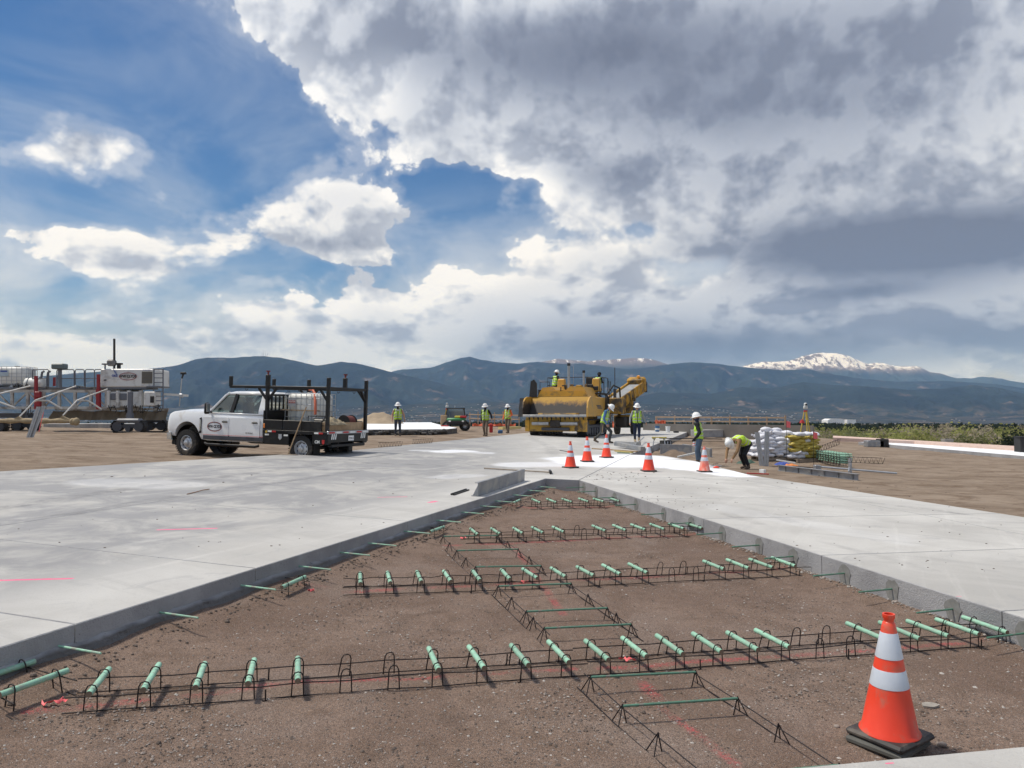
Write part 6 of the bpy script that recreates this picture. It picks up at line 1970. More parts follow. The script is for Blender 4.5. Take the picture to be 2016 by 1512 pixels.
    npol = len(body.polygons); cen = np.empty(npol * 3); body.polygons.foreach_get('center', cen); cen = cen.reshape(-1, 3)
    def nearest(pts):
        best = np.full(len(pts), 9e9); lab = np.zeros(len(pts), int)
        for i, (a, b, ra, rb, L) in enumerate(prim):
            a_, d_ = np.array(a), np.array(b - a); l2 = max(1e-8, d_ @ d_)
            h = np.clip(((pts - a_) @ d_) / l2, 0, 1); dd = np.linalg.norm(pts - a_ - h[:, None] * d_, axis=1) - (ra + (rb - ra) * h)
            m = dd < best; best[m] = dd[m]; lab[m] = i
        return lab
    LAB = ['torso', 'leg', 'arm', 'boot', 'hand', 'neck', 'head']
    pl = np.array([LAB.index(q[4]) for q in prim])
    fl = pl[nearest(cen)]
    body.materials.clear()
    for m in (cols[2], cols[0], cols[1], cols[3] if len(cols) > 3 else M_BOOT, M_SKIN, gaiter or cols[2], M_SKIN): body.materials.append(m)
    idx = fl.copy()
    rel = cen - np.array(hed)
    if gaiter: idx[(fl == 6) & (rel @ np.array(hu) < -.005)] = 5
    if P.get('gloves'): body.materials[4] = P['gloves']
    body.polygons.foreach_set('material_index', idx.astype(np.int32)); body.polygons.foreach_set('use_smooth', [True] * npol)
    body.name = 'person'
    po = link('person', body); po.location = loc; po.rotation_euler = (0, 0, rz)
    tag(po, label, 'person', group)
    # vest: a shell lifted off the torso faces
    if vest:
        T0 = np.array(pel); A = np.array(ax); RT = np.array(rt); FW = np.array(fw); Ls = (nek - pel).length
        tt = (cen - T0) @ A / Ls; xx = (cen - T0) @ RT; ff = (cen - T0) @ FW
        keep = (fl == 0) & (tt > -.12) & (tt < .99) & ~((tt > .80) & (np.abs(xx) < .055 + 0 * tt) & (ff > 0)) & (np.abs(xx) < .20)
        nrm = np.empty(nv * 3); body.vertices.foreach_get('normal', nrm); nrm = nrm.reshape(-1, 3)
        used = {}; vs = []; fs = []; ms = []
        for i in np.nonzero(keep)[0]:
            q = []
            for v in body.polygons[i].vertices:
                if v not in used: used[v] = len(vs); vs.append(co[v] + nrm[v] * (.014 + .006 * math.sin(co[v][2] * 40 + co[v][0] * 25)))
                q.append(used[v])
            fs.append(q); t_, x_, f_ = tt[i], xx[i], ff[i]
            m = 0
            if .12 < t_ < .19 or (.36 < t_ < .43) or (t_ > .43 and .075 < abs(x_) < .115): m = 1
            if abs(x_) < .012 and f_ > 0: m = 2
            if (t_ < -.09) or (.72 < t_ and abs(x_) > .188): m = 2
            ms.append(m)
        vm = bpy.data.meshes.new('safety_vest'); vm.from_pydata([tuple(v) for v in vs], [], fs)
        for m in (vest, M_SILVER, MATS['vest_trim']): vm.materials.append(m)
        vm.polygons.foreach_set('material_index', ms); vm.polygons.foreach_set('use_smooth', [True] * len(fs))
        vo = link('safety_vest', vm, po); md = vo.modifiers.new('t', 'SOLIDIFY'); md.thickness = .008; md.offset = 1
    # head gear
    hm = Matrix(((hr.x, look.x, hu.x, hed.x), (hr.y, look.y, hu.y, hed.y), (hr.z, look.z, hu.z, hed.z), (0, 0, 0, 1)))
    if hat:
        g = G(); n = 28; prof = [(.178, .038), (.180, .045), (.128, .062), (.124, .085), (.116, .125), (.098, .165), (.066, .195), (.03, .208), (.001, .211)]
        vs = []
        for r, z in prof:
            for i in range(n):
                a = 2 * math.pi * i / n; ey = 1.16; vs.append((r * math.cos(a), r * ey * math.sin(a) + (.012 if z < .05 else 0) - .005, z - (.012 * math.cos(a) ** 2 if z < .05 else 0) * 0))
        fs = [(j * n + i, j * n + (i + 1) % n, (j + 1) * n + (i + 1) % n, (j + 1) * n + i) for j in range(len(prof) - 1) for i in range(n)]
        g.add(vs, fs, 0, hm)
        for x in (-.035, 0, .035): g.path([(x, .13 * math.cos(a) * (1 - abs(x) * 3), .085 + .13 * math.sin(a)) for a in [math.pi * (.08 + .84 * k / 8) for k in range(9)]], .008, 5, 0, hm)
        ho = g.build('hard_hat', M_HAT, po, 50)
        e = G().ell((0, .142, .098), (.020, .004, .018), 10, 6, 0, hm); e.build('hat_sticker', M_RED, ho)
    elif beanie:
        G().lathe([(.112, .0), (.116, .05), (.105, .11), (.07, .15), (.001, .165)], 22, hm).build('hood', beanie, po, 60)
    for s in (-1, 1): G().ell((s * .034, .088, .012), (.014, .010, .009), 8, 6, 0, hm).build('eye', M_INK, po)
    if P.get('glasses'): G().box((0, .097, .012), (.13, .02, .036), .008, hm).build('safety_glasses', M_INK, po)
    return po


mat('vest_trim', (.02, .025, .02), .7)
C_JEAN = cloth('jeans', (.10, .15, .22)); C_DKJ = cloth('dark_jeans', (.045, .055, .075)); C_BLK = cloth('black', (.012, .013, .017)); C_GREY = cloth('grey_hoodie', (.30, .31, .32)); C_KHAKI = cloth('khaki', (.16, .13, .10))
C_WHT = cloth('white_tee', (.66, .67, .68)); C_ORG = cloth('orange_shirt', (.80, .17, .05)); C_BLUE = cloth('blue_hoodie', (.075, .17, .36)); C_TAN = cloth('tan_hoodie', (.27, .165, .085)); C_NAVY = cloth('navy', (.016, .024, .055)); C_OLV = cloth('charcoal', (.06, .062, .06))


def stand(stride=.10, lean=0.0, arms=None, h=1.0):
    a = arms or {}
    P = dict(pelvis=(0, 0, .93), chest=(0, .01 + lean * .5, 1.22), neck=(0, .015 + lean, 1.46), head=(0, .045 + lean * 1.25, 1.615),
             kn_l=(-.11, .05 + stride * .5, .50), an_l=(-.12, stride, .09), kn_r=(.11, .06 - stride * .3, .50), an_r=(.12, -stride, .09 + max(0, stride - .1) * .25),
             el_l=(-.29, -.04 + lean, 1.13), wr_l=(-.30, .08 + lean, .88), el_r=(.29, -.04 + lean, 1.13), wr_r=(.30, .08 + lean, .88))
    P.update(a); return P


def gp(u, v, dz=-.25, slab=False):
    h = hit(u, v, 0 if slab else dz)
    if not slab: h.z = terrain(h.x, h.y)[0]
    return h


FACE = math.pi         # facing the camera
person('worker in white tee, lime vest and black face mask walking before the white slab', gp(783, 858), FACE + .15, stand(.05, 0, dict(wr_l=(-.36, .02, .88), el_l=(-.32, -.02, 1.14), gloves=None, glasses=1)), (C_DKJ, M_SKIN, C_WHT), gaiter=C_BLK)
person('worker in black long sleeves carrying a red can beside the concrete', gp(956, 859), FACE - .35, stand(.14, .03, dict(el_l=(-.33, -.02, 1.16), wr_l=(-.42, .10, .96), el_r=(.27, -.06, 1.12), wr_r=(.28, -.02, .84), look=(.35, 1, -.15))), (C_KHAKI, C_BLK, C_BLK), gaiter=C_BLK)
person('worker with orange sleeves standing left of the yellow machine', gp(1000, 852), FACE - .5, stand(.16, 0, dict(el_l=(-.30, .02, 1.14), wr_l=(-.25, .24, 1.05), look=(-.4, 1, -.05))), (C_KHAKI, C_ORG, C_ORG), gaiter=C_BLK)
person('worker in blue hoodie striding past the cones with head bowed', gp(1189, 873, slab=True), FACE + 1.15, stand(.30, .14, dict(head=(0, .29, 1.56), look=(0, 1, -.75), kn_l=(-.10, .30, .52), an_l=(-.11, .22, .10), kn_r=(.10, -.06, .49), an_r=(.11, -.38, .17), toe_r=(0, 1, -.35), el_l=(-.25, .10, 1.10), wr_l=(-.22, .14, .84), el_r=(.26, .08, 1.10), wr_r=(.25, .20, .86), glasses=1)), (C_OLV, C_BLUE, C_BLUE))
person('worker in grey sleeves with knee pads walking towards the cones', gp(1254, 870, slab=True), FACE + .05, stand(.10, .02, dict(el_l=(-.33, -.03, 1.16), wr_l=(-.42, .02, .92), el_r=(.30, -.02, 1.14), wr_r=(.34, .06, .90), look=(0, 1, -.35), kn_l=(-.09, .08, .50), an_l=(-.06, .16, .09), an_r=(.08, -.06, .09), glasses=1)), (C_NAVY, C_GREY, C_GREY, mat('tan_boot', (.36, .28, .19), .8)))
person('worker in black jacket and blue jeans standing side-on at the trench edge', gp(1377, 917, -.27), R(68), stand(.04, .03, dict(head=(0, .08, 1.615), el_l=(-.24, -.06, 1.12), wr_l=(-.20, .12, .92), el_r=(.24, -.06, 1.12), wr_r=(.20, .12, .92), look=(0, 1, -.25), gloves=C_BLK)), (C_JEAN, C_BLK, C_BLK), gaiter=C_NAVY)
# stooping worker: torso pitched forward, both hands at the slab edge
wb = gp(1462, 925, -.27)
person('stooping worker in tan hoodie bent over the edge of the white patch', wb, R(122), dict(pelvis=(0, -.16, .84), chest=(0, .14, .98), neck=(0, .40, .96), head=(0, .56, .89), look=(0, .25, -1), front=(0, .2, -1), right=(1, 0, 0),
       kn_l=(-.13, .06, .47), an_l=(-.15, -.10, .09), kn_r=(.13, -.06, .46), an_r=(.15, -.26, .09), sh_l=(-.19, .35, .93), sh_r=(.19, .35, .93), el_l=(-.22, .48, .62), wr_l=(-.14, .62, .37), el_r=(.22, .48, .62), wr_r=(.10, .66, .36), palm_l=(0, 0, -1), palm_r=(0, 0, -1)), (C_BLK, C_TAN, C_TAN), vest=M_LIME2)
# the two operators on the machine
bpy.context.view_layer.update()
PM = PV.matrix_world.copy()
def seated(lean=0.0):
    return dict(pelvis=(0, 0, .12), chest=(0, .05, .42), neck=(0, .09 + lean, .66), head=(0, .13 + lean, .815), hip_l=(-.10, .02, .10), hip_r=(.10, .02, .10), kn_l=(-.13, .44, .14), an_l=(-.13, .46, -.28), kn_r=(.13, .44, .14), an_r=(.13, .46, -.28), el_l=(-.26, .16, .36), wr_l=(-.18, .42, .36), el_r=(.26, .16, .36), wr_r=(.18, .42, .36))
q = PM @ Vector((-1.38, 4.42, 2.66))
person('seated operator in dark jacket and lime vest at the machine controls', q, R(-62), seated(), (C_NAVY, C_NAVY, C_NAVY), gaiter=C_BLK)
q = PM @ Vector((1.05, 4.75, 2.12))
person('hooded operator with back turned, inside the rails of the machine', q, R(-40), stand(.04, .04, dict(pelvis=(0, 0, .62), chest=(0, .05, .88), neck=(0, .10, 1.10), head=(0, .16, 1.25), kn_l=(-.11, .18, .40), kn_r=(.11, .18, .40), an_l=(-.12, 0, .09), an_r=(.12, 0, .09), el_l=(-.28, .05, .80), wr_l=(-.22, .25, .80), el_r=(.28, .05, .80), wr_r=(.22, .25, .80))), (C_OLV, C_BLK, C_BLK), hat=False, beanie=C_BLK, gaiter=C_BLK)


# ================================================================== SITE ITEMS
def box_thing(name, label, cat, g, m, loc, rz=0, group=None, sm=None):
    o = g.build(name, m, None, sm); o.location = loc; o.rotation_euler = (0, 0, rz)
    return tag(o, label, cat, group)


# red can carried by the worker
p = gp(968, 857)
t = thing('fuel_can', 'tall red can hanging from the hand of the black-sleeved worker', 'can', (p.x - .03, p.y - .1, p.z + .12))
G().box((0, 0, .27), (.20, .14, .50), .03).build('body', M_RED, t, 30); G().path([(-.06, 0, .52), (-.06, 0, .60), (.06, 0, .60), (.06, 0, .52)], .014, 6).build('handle', M_DARK, t); G().tube((.07, 0, .5), (.09, 0, .58), .02, n=8).build('spout', M_DARK, t)
# rod in the hand of the blue-sleeved worker
p = gp(1189, 873, slab=True)
t = thing('hand_float', 'wooden handled trowel held by the worker in blue', 'trowel', p + Vector((-.09, -.16, .48)))
G().tube((0, 0, 0), (.04, 0, .40), .016, n=8).build('handle', M_WOOD, t); G().box((0, 0, -.02), (.1, .28, .02)).build('blade', M_GALV, t)
# trowel and glove at the stooping worker
p = hit(1403, 920)
t = thing('edging_trowel', 'grey steel trowel worked along the edge of the white patch', 'trowel', p + Vector((.15, .25, .02)))
G().box((0, 0, .01), (.36, .13, .012), .003).build('blade', M_STEEL, t); G().path([(-.06, 0, .02), (-.06, 0, .07), (.08, 0, .08)], .014, 6).build('handle', M_WOODG, t)
o = cloth_lump('work_glove', 'orange work glove lying by the hands of the stooping worker', 'glove', (.16, .12, .06), 7.0, M_ORANGE); o.location = hit(1412, 922) + Vector((0, .1, .01))

# ---- sandbags
def bag_mesh(seed, m):
    rr = random.Random(seed); g = G(); nu, nv = 16, 10; vs = []
    for j in range(nv + 1):
        t = math.pi * j / nv - math.pi / 2
        for i in range(nu):
            a = 2 * math.pi * i / nu
            def pw(c, e): return math.copysign(abs(c) ** e, c)
            x = .24 * pw(math.cos(t), .7) * pw(math.cos(a), .62); y = .155 * pw(math.cos(t), .7) * pw(math.sin(a), .62); z = .078 * pw(math.sin(t), .85)
            z *= 1 - .45 * (abs(x) / .24) ** 3
            k = noise.fractal(Vector((x * 8 + seed * 3, y * 8, z * 8)), 1, 2, 3)
            vs.append((x * (1 + .06 * k), y * (1 + .08 * k), z * (1 + .22 * k) + .012 * math.sin(x * 16 + seed)))
    fs = [(j * nu + i, j * nu + (i + 1) % nu, (j + 1) * nu + (i + 1) % nu, (j + 1) * nu + i) for j in range(nv) for i in range(nu)]
    g.add(vs, fs)
    # tied neck
    g.path([(.22, 0, 0), (.26, .01, .01), (.29, -.005, .03), (.33, .01, .02)], [.05, .022, .03, .045], 8)
    return g.mesh('sandbag', m, 60)
M_BAGW = mat('bag_white', (.66, .67, .72), .6, var=.1, scale=8, bump=.006, bscale=18, rnd_=.08)
M_BAGY = mat('bag_yellow', (.46, .36, .07), .6, var=.15, scale=8, bump=.006, bscale=18, rnd_=.10)
BW = [bag_mesh(s, M_BAGW) for s in range(4)]; BY = [bag_mesh(s + 9, M_BAGY) for s in range(4)]
rr = random.Random(12)
CRS = ['bottom', 'second', 'third', 'fourth', 'fifth', 'sixth', 'seventh', 'eighth', 'top']
def pallet(label, p, rz):
    t = thing('pallet', label, 'pallet', p, rz, 'pallets under the sandbags')
    for i in range(7): G().box((-.55 + i * .18, 0, .125), (.12, 1.0, .022), .002).build('slat', M_WOODG, t)
    for y in (-.45, 0, .45): G().box((0, y, .06), (1.2, .09, .10), .003).build('bearer', M_WOODG, t)
def bag(me, label, p, rz, tilt, grp):
    o = link('sandbag', me); o.location = p; o.rotation_euler = (rr.uniform(-.1, .1) + tilt, rr.uniform(-.12, .12), rz); o.scale = (rr.uniform(.95, 1.12),) * 3
    tag(o, label, 'sandbag', grp)
def pile(uc, vb, rz, courses, kind, dx=0.0):
    c = gp(uc, vb, -.25); z0 = c.z + .14
    M = Matrix.Translation((c.x, c.y, z0)) @ Matrix.Rotation(rz, 4, 'Z')
    for k, (n, m, w) in enumerate(courses):
        for i in range(n):
            for j in range(m):
                x = (i - (n - 1) / 2) * w + (.10 if k % 2 else -.05) + rr.uniform(-.03, .03); y = (j - (m - 1) / 2) * .34 + rr.uniform(-.03, .03)
                p = M @ Vector((x + dx * k, y, .075 + k * .118 + rr.uniform(-.01, .012)))
                a = rz + rr.uniform(-.25, .25) + (R(90) if rr.random() < .22 else 0) + (math.pi if rr.random() < .5 else 0)
                yel, lab, grp = kind(k, i, j, n)
                bag(rr.choice(BY if yel else BW), lab, p, a, 0, grp)
    return c
ROWN = ['front', 'middle', 'back']
def kw(k, i, j, n): return False, f'white sandbag, {ORD[i]} along the {ROWN[j]} of the {CRS[min(k, 8)]} course, tall white heap', 'sandbags in the tall white heap'
def ky(k, i, j, n):
    if k < 2 and i < 2: return False, f'white sandbag, {ORD[i]} along the {ROWN[j]} of the {CRS[k]} course, mostly yellow heap', 'white sandbags in the yellow heap'
    if k >= 7 or (k == 5 and i == 1): return False, f'white sandbag high on the yellow heap, {ORD[i]} along the {ROWN[j]}, {CRS[min(k, 8)]} course', 'white sandbags in the yellow heap'
    return True, f'yellow sandbag, {ORD[i]} along the {ROWN[j]} of the {CRS[k]} course, yellow heap', 'yellow sandbags'
c = pile(1519, 907, R(8), [(4, 3, .40), (4, 3, .40), (4, 3, .40), (4, 3, .385), (4, 3, .37), (3, 3, .40), (3, 2, .40), (3, 2, .37), (2, 1, .40)], kw, .008)
pallet('grey wooden pallet under the tall white sandbag heap', c + Vector((0, 0, .0)), R(8))
c2 = pile(1578, 909, R(20), [(4, 2, .36), (4, 2, .36), (3, 2, .38), (3, 2, .38), (3, 2, .38), (3, 2, .36), (3, 2, .36), (3, 2, .33)], ky)
pallet('grey wooden pallet under the mostly yellow sandbag heap', c2, R(20))
# two galvanised posts leaning together by the heap; another leaning pair beyond the truck
def post_pair(label, u, vb, vt, d, lean):
    pb = at(u, vb, d); pb.z = terrain(pb.x, d)[0] - .03; pt = at(u, vt, d)
    t = thing('sign_posts', label, 'steel posts', pb, 0, 'pairs of steel sign posts')
    for k, (dx, lx) in enumerate(lean):
        h = (pt.z - pb.z) * (1.0 if k else .97)
        g = G(); a, b = Vector((dx, k * .05, 0)), Vector((dx + lx, k * .05, h))
        g.bar(a, b, .012, .10, up=(0, 1, 0)); g.bar(a + Vector((.05, -.03, 0)), b + Vector((.05, -.03, 0)), .07, .012, up=(0, 1, 0)); g.bar(a + Vector((-.05, -.03, 0)), b + Vector((-.05, -.03, 0)), .07, .012, up=(0, 1, 0))
        g.build('post', M_GALV, t)
post_pair('two grey steel posts standing in front of the white sandbag heap', 1503, 917, 849, gp(1503, 917).y, ((-.06, -.16), (.10, .05)))
post_pair('two grey steel posts leaning over in the dirt before the white rig', 60, 856, 799, 33.5, ((-.08, .42), (.04, .50)))
o = box_thing('survey_stake', 'thin pink topped stake beside the leaning steel posts', 'stake', G().bar((0, 0, 0), (.22, 0, 1.05), .03, .02, up=(0, 1, 0)), M_FLAG, gp(76, 848))
# mounds of soil
def mound(label, u, v, r, h, seed, dz=-.27, m=None):
    p = gp(u, v, dz); g = G(); nr, na = 10, 28; vs = [(0, 0, h)]
    for j in range(1, nr + 1):
        for i in range(na):
            a = 2 * math.pi * i / na; f = j / nr
            k = noise.fractal(Vector((math.cos(a) * f * 2 + seed, math.sin(a) * f * 2, seed)), 1, 2, 4)
            vs.append((math.cos(a) * r[0] * f * (1 + .12 * k), math.sin(a) * r[1] * f, h * (math.cos(f * math.pi) * .5 + .5) * (1 + .35 * k) - .03 * f))
    fs = [(0, 1 + i, 1 + (i + 1) % na) for i in range(na)] + [(1 + j * na + i, 1 + (j + 1) * na + i, 1 + (j + 1) * na + (i + 1) % na, 1 + j * na + (i + 1) % na) for j in range(nr - 1) for i in range(na)]
    g.add(vs, fs); o = g.build('soil_heap', m or M_SOIL, None, 70); o.location = p
    tag(o, label, 'soil heap')
M_SOIL = mat('heaped_soil', (.19, .14, .10), .95, var=.3, scale=3, bump=.03, bscale=6)
M_SOILT = mat('tan_soil', (.33, .26, .18), .95, var=.25, scale=2, bump=.04, bscale=4)
mound('brown soil heap in the trench behind the white patch', 1328, 902, (1.0, .7), .30, 1)
mound('broad soil bank behind the worker in the black jacket', 1400, 876, (2.2, 1.2), .34, 2)
mound('low soil bank at the foot of the sandbags', 1500, 916, (.7, .4), .10, 4)
mound('small spoil heap by the leaning posts', 92, 848, (.9, .6), .16, 5, -.25, M_SOIL)
p = at(735, 829, 70); 
o = None
mound('tan spoil heap on the skyline behind the truck tail', 735, 838, (3.4, 2.5), .95, 6, -.25, M_SOILT)
mound('low dirt ridge beside the nose of the truck', 320, 858, (1.6, .5), .12, 7, -.25, M_SOIL)

# ---- forms, boards and gear round the trench
def plank(label, a, b, w, h, m, cat='board', name='timber_board', dz=.0, group=None, za=0.0, zb=0.0, slab=True):
    a, b = gp(*a, slab=slab), gp(*b, slab=slab)
    o = G().bar(Vector((0, 0, h / 2 + za)), b - a + Vector((0, 0, h / 2 + zb)), w, h, bev=.004).build(name, m); o.location = a + Vector((0, 0, dz)); return tag(o, label, cat, group)
plank('longest grey steel form in the heap before the walking worker', (1213, 881), (1266, 888), .20, .16, M_STEEL, 'steel form', 'steel_form', group='steel forms on the slab', za=.08)
plank('grey steel form at the back of the heap on the slab', (1215, 876), (1258, 882), .20, .14, M_STEEL, 'steel form', 'steel_form', group='steel forms on the slab', za=.02, zb=.10)
plank('thin pipe sticking up out of the heap of forms', (1250, 884), (1268, 870), .04, .04, M_GALV, 'pipe', 'pipe', group='steel forms on the slab', za=.15, zb=.2)
plank('long board lying before the heap of forms', (1166, 884), (1255, 890), .12, .04, M_WOOD, group='boards on the slab')
plank('short yellowish board in the heap by the white patch', (1212, 889), (1245, 892), .14, .04, mat('yellow_board', (.45, .36, .12), .7), group='boards on the slab')
plank('short dark board lowest in the heap by the white patch', (1215, 892), (1240, 893), .12, .03, M_GREEN_D, group='boards on the slab')
plank('dark strip of steel lying on the slab left of the cones', (1102, 887), (1120, 890), .03, .02, M_DARK, group='boards on the slab')
plank('long dark formwork plank spanning the trench', (1305, 882), (1440, 884), .25, .04, M_WOODG, slab=False, za=.30, zb=.32, group='boards over the trench')
plank('second dark plank spanning the trench behind the first', (1300, 878), (1420, 879), .25, .04, M_DARK, slab=False, za=.34, zb=.34, group='boards over the trench')
# dark form panels in the trench
for i, (u0, v0, u1, v1, h, lab) in enumerate(((1300, 897, 1362, 899, .42, 'grey form panel standing in the trench near the yellow stand'), (1345, 893, 1400, 903, .36, 'slanting grey form panel behind the standing worker'), (1372, 862, 1430, 862, .42, 'low dark concrete block wall behind the stooping worker'))):
    a, b = gp(u0, v0, -.3), gp(u1, v1, -.3); d = b - a
    o = G().bar(Vector((0, 0, h / 2)), d + Vector((0, 0, h / 2)), .10 if i < 2 else 1.2, h, bev=.005).build('formwork_wall', [M_STEEL, M_STEEL, M_CONC][i] if i < 2 else M_CSIDE); o.location = a; tag(o, lab, 'form panel')
    if i == 2: G().bar(Vector((0, 0, h + .02)), d + Vector((0, 0, h + .02)), 1.25, .04).build('cap_board', M_CONC, o)
# yellow step stand
p = gp(1298, 881, slab=True)
t = thing('work_stand', 'yellow topped folding work stand at the trench edge', 'work stand', p, R(-12))
M_YSTAND = mat('stand_yellow', (.52, .42, .08), .5)
G().box((0, 0, .42), (.62, .26, .035), .01).build('top', M_YSTAND, t)
for sx in (-1, 1):
    for sy in (-1, 1): G().bar((sx * .20, sy * .10, .41), (sx * .27, sy * .17, 0), .03, .04, up=(0, 1, 0)).build('leg', M_GALV, t)
    G().bar((sx * .23, -.13, .22), (sx * .23, .13, .22), .025, .03).build('rung', M_GALV, t)
    G().prism([(sx * .13, .40), (sx * .30, .40), (sx * .20, .28)], -.11, .11, 'y').build('corner_bracket', M_YSTAND, t)
o = box_thing('form_crate', 'black ribbed plastic crate beside the yellow stand', 'crate', G().box((0, 0, .14), (.42, .35, .28), .02), M_DARK, gp(1311, 880, slab=True), R(15))
for k in range(3): G().box((-.15 + k * .14, -.18, .14), (.05, .02, .2)).build('rib', M_GALV, o)
# buckets
def bucket(label, u, v, m):
    p = gp(u, v, slab=True); t = thing('bucket', label, 'bucket', p, 0, 'buckets on the far slab')
    G().lathe([(0, .003), (.125, .003), (.150, .36), (.158, .36), (.158, .385), (.146, .385), (.122, .02), (0, .02)], 24).build('pail', m, t, 40)
    G().path([(.155 * math.cos(a), .0, .37 - .14 * math.sin(a)) for a in [math.pi * k / 8 for k in range(9)]], .005, 5).build('handle', M_GALV, t)
    return t
b_ = bucket('blue bucket on the far slab right of the walking worker', 1294, 850, mat('blue_plastic', (.05, .14, .30), .4)); G().lathe([(.145, .12), (.152, .22)], 24).build('paper_label', M_LENS, b_)
bucket('white bucket on the far slab right of the blue one', 1315, 851, mat('white_plastic', (.72, .73, .74), .4))
o = box_thing('block', 'small dark block on the far slab beside the white bucket', 'block', G().box((0, 0, .05), (.3, .18, .1), .01), M_DARK, gp(1331, 852, slab=True), .2)
# concrete wall strip and timber guard fence behind the far slab
a, b = at(1266, 848, 52), at(1600, 853, 46)
za = terrain(a.x, a.y, False)[0]; zb = terrain(b.x, b.y, False)[0]
M_OLDC = mat('old_concrete', (.19, .175, .16), .9, var=.2, scale=.8)
top_a, top_b = at(1266, 834, 52).z, at(1600, 838, 46).z
g = G(); d2 = (b - a).normalized(); nn = Vector((-d2.y, d2.x, 0)) * .4
g.add([(a.x, a.y, za - .3), (b.x, b.y, zb - .3), (b.x, b.y, top_b), (a.x, a.y, top_a)] + [(q.x + nn.x, q.y + nn.y, z) for q, z in ((a, za - .3), (b, zb - .3), (b, top_b), (a, top_a))], [(0, 1, 2, 3), (7, 6, 5, 4), (3, 2, 6, 7), (0, 4, 5, 1), (1, 5, 6, 2), (4, 0, 3, 7)])
tag(g.build('concrete_wall', M_OLDC), 'long low grey-brown concrete wall at the end of the far slab', 'wall')
M_FENCE = mat('fence_timber', (.40, .29, .20), .8, var=.2, scale=3)
def fence(label, u0, u1, d0, d1, vt, vb, n, rails):
    t = thing('guard_fence', label, 'fence', at((u0 + u1) / 2, vb, (d0 + d1) / 2), 0, 'timber guard fences on the skyline'); org = t.location.copy()
    for i in range(n):
        f = i / (n - 1); d = d0 + (d1 - d0) * f; u = u0 + (u1 - u0) * f
        G().bar(at(u, vb + 3, d) - org, at(u, vt - (2 if i % 3 == 1 else 0), d) - org, .09, .09, up=(0, 1, 0)).build('post', M_FENCE, t)
    for v in rails: G().bar(at(u0 - 2, v, d0 - .06) - org, at(u1 + 2, v + 1.5, d1 - .06) - org, .04, .09, up=(0, 0, 1)).build('rail', M_FENCE, t)
    return t
fence('timber guard fence above the concrete wall behind the buckets', 1292, 1546, 55, 50, 820, 838, 8, (821, 829))
fence('fainter timber guard fence left of the yellow machine', 925, 1022, 70, 66, 812, 836, 7, (816, 824))
plank('pile of yellow beams behind the guard fence', (1395, 838), (1520, 839), .9, .35, mat('yellow_beam', (.50, .33, .10), .7), 'beams', 'beam_stack', slab=False, za=1.05, zb=1.05)
plank('orange boards stacked behind the guard fence near the bucket', (1292, 838), (1400, 838), .8, .3, mat('orange_board', (.48, .20, .10), .7), 'boards', 'board_stack', slab=False, za=1.0, zb=.95)
plank('pale yellow pipe bundle left of the yellow machine', (985, 846), (1022, 846), .6, .16, mat('yellow_pipe', (.60, .50, .22), .6), 'pipes', 'pipe_bundle', slab=False, za=.05, zb=.05)
M_NET = mat('orange_net', (.62, .14, .07), .8, var=.2, scale=3)
for (u0, u1, v0, v1, d, lab) in ((1206, 1222, 828, 842, 52, 'crumpled orange safety netting behind the machine conveyor'), (930, 1015, 833, 839, 66, 'long reddish netting strip at the foot of the far fence'), (1290, 1310, 826, 834, 54.5, 'orange netting bunched at the fence end above the buckets')):
    a, b = at(u0, v1, d), at(u1, v0, d); g = G(); n = 14; vs = []
    for i in range(n + 1):
        for j in range(3):
            vs.append((a.x + (b.x - a.x) * i / n, d + .12 * math.sin(i * 1.7 + j), a.z + (b.z - a.z) * (j / 2) * (.75 + .25 * math.sin(i * 2.3))))
    g.add(vs, [(i * 3 + j, i * 3 + j + 1, i * 3 + j + 4, i * 3 + j + 3) for i in range(n) for j in range(2)])
    o = g.build('safety_netting', M_NET); md = o.modifiers.new('t', 'SOLIDIFY'); md.thickness = .02; tag(o, lab, 'netting')

# ---- green basket stack and loose gear on the right
a, b = gp(1652, 922), gp(1596, 908)
ex = Vector((b.x - a.x, b.y - a.y, 0)).normalized(); Ls = 2.6
for k in range(5):
    M = frame(a + Vector((0, 0, .02 + k * .075)) + ex * (-.05 * (k % 2)), -ex, (0, 0, 1)) @ Matrix.Translation((-Ls, 0, 0))
    basket('dowel_basket', f'{["lowest", "second lowest", "middle", "second highest", "topmost"][k]} green dowel basket in the stack by the yellow sandbags', None, None, 'BBBBBBBBB', M=M, L=Ls, group='stacked dowel baskets', stakes=False, seed=30 + k)
def loose_frame(label, pts, seed):
    W = [at(*p) for p in pts]; t = thing('bent_basket', label, 'wire basket', W[0], 0, 'loose wire basket frames'); org = W[0]
    d = (W[1] - W[0]); up = Vector((0, 0, .16)); n = 9
    for o_ in (Vector((0, 0, 0)), up): G().path([o_ + d * (i / 8) for i in range(9)], .007, 5).build('wire', M_WIRE, t)
    for i in range(n): o = G().path([d * (i / (n - 1)), d * ((i + .5) / (n - 1)) + up * 1.1, d * (min(i + 1, n - 1) / (n - 1))], .006, 5).build('wire_loop', M_WIRE, t)
loose_frame('bent wire frame propped up behind the green basket stack', [(1612, 890, 23.6), (1652, 875, 24.2)], 1)
loose_frame('loose wire frame lying on the dirt right of the green stack', [(1668, 910, 22.4), (1738, 913, 22.2)], 2)
loose_frame('small wire frame lying on the dirt left of the walking crew, nearer', [(745, 880, 27.8), (790, 878, 28.2)], 3)
loose_frame('small wire frame lying on the dirt by the slab edge, farther', [(812, 874, 30.0), (850, 872, 30.4)], 4)
a, b = gp(1533, 929), gp(1690, 946)
t = thing('steel_form', 'long grey steel beam lying on the dirt beside the right slab', 'steel form', a); d = b - a
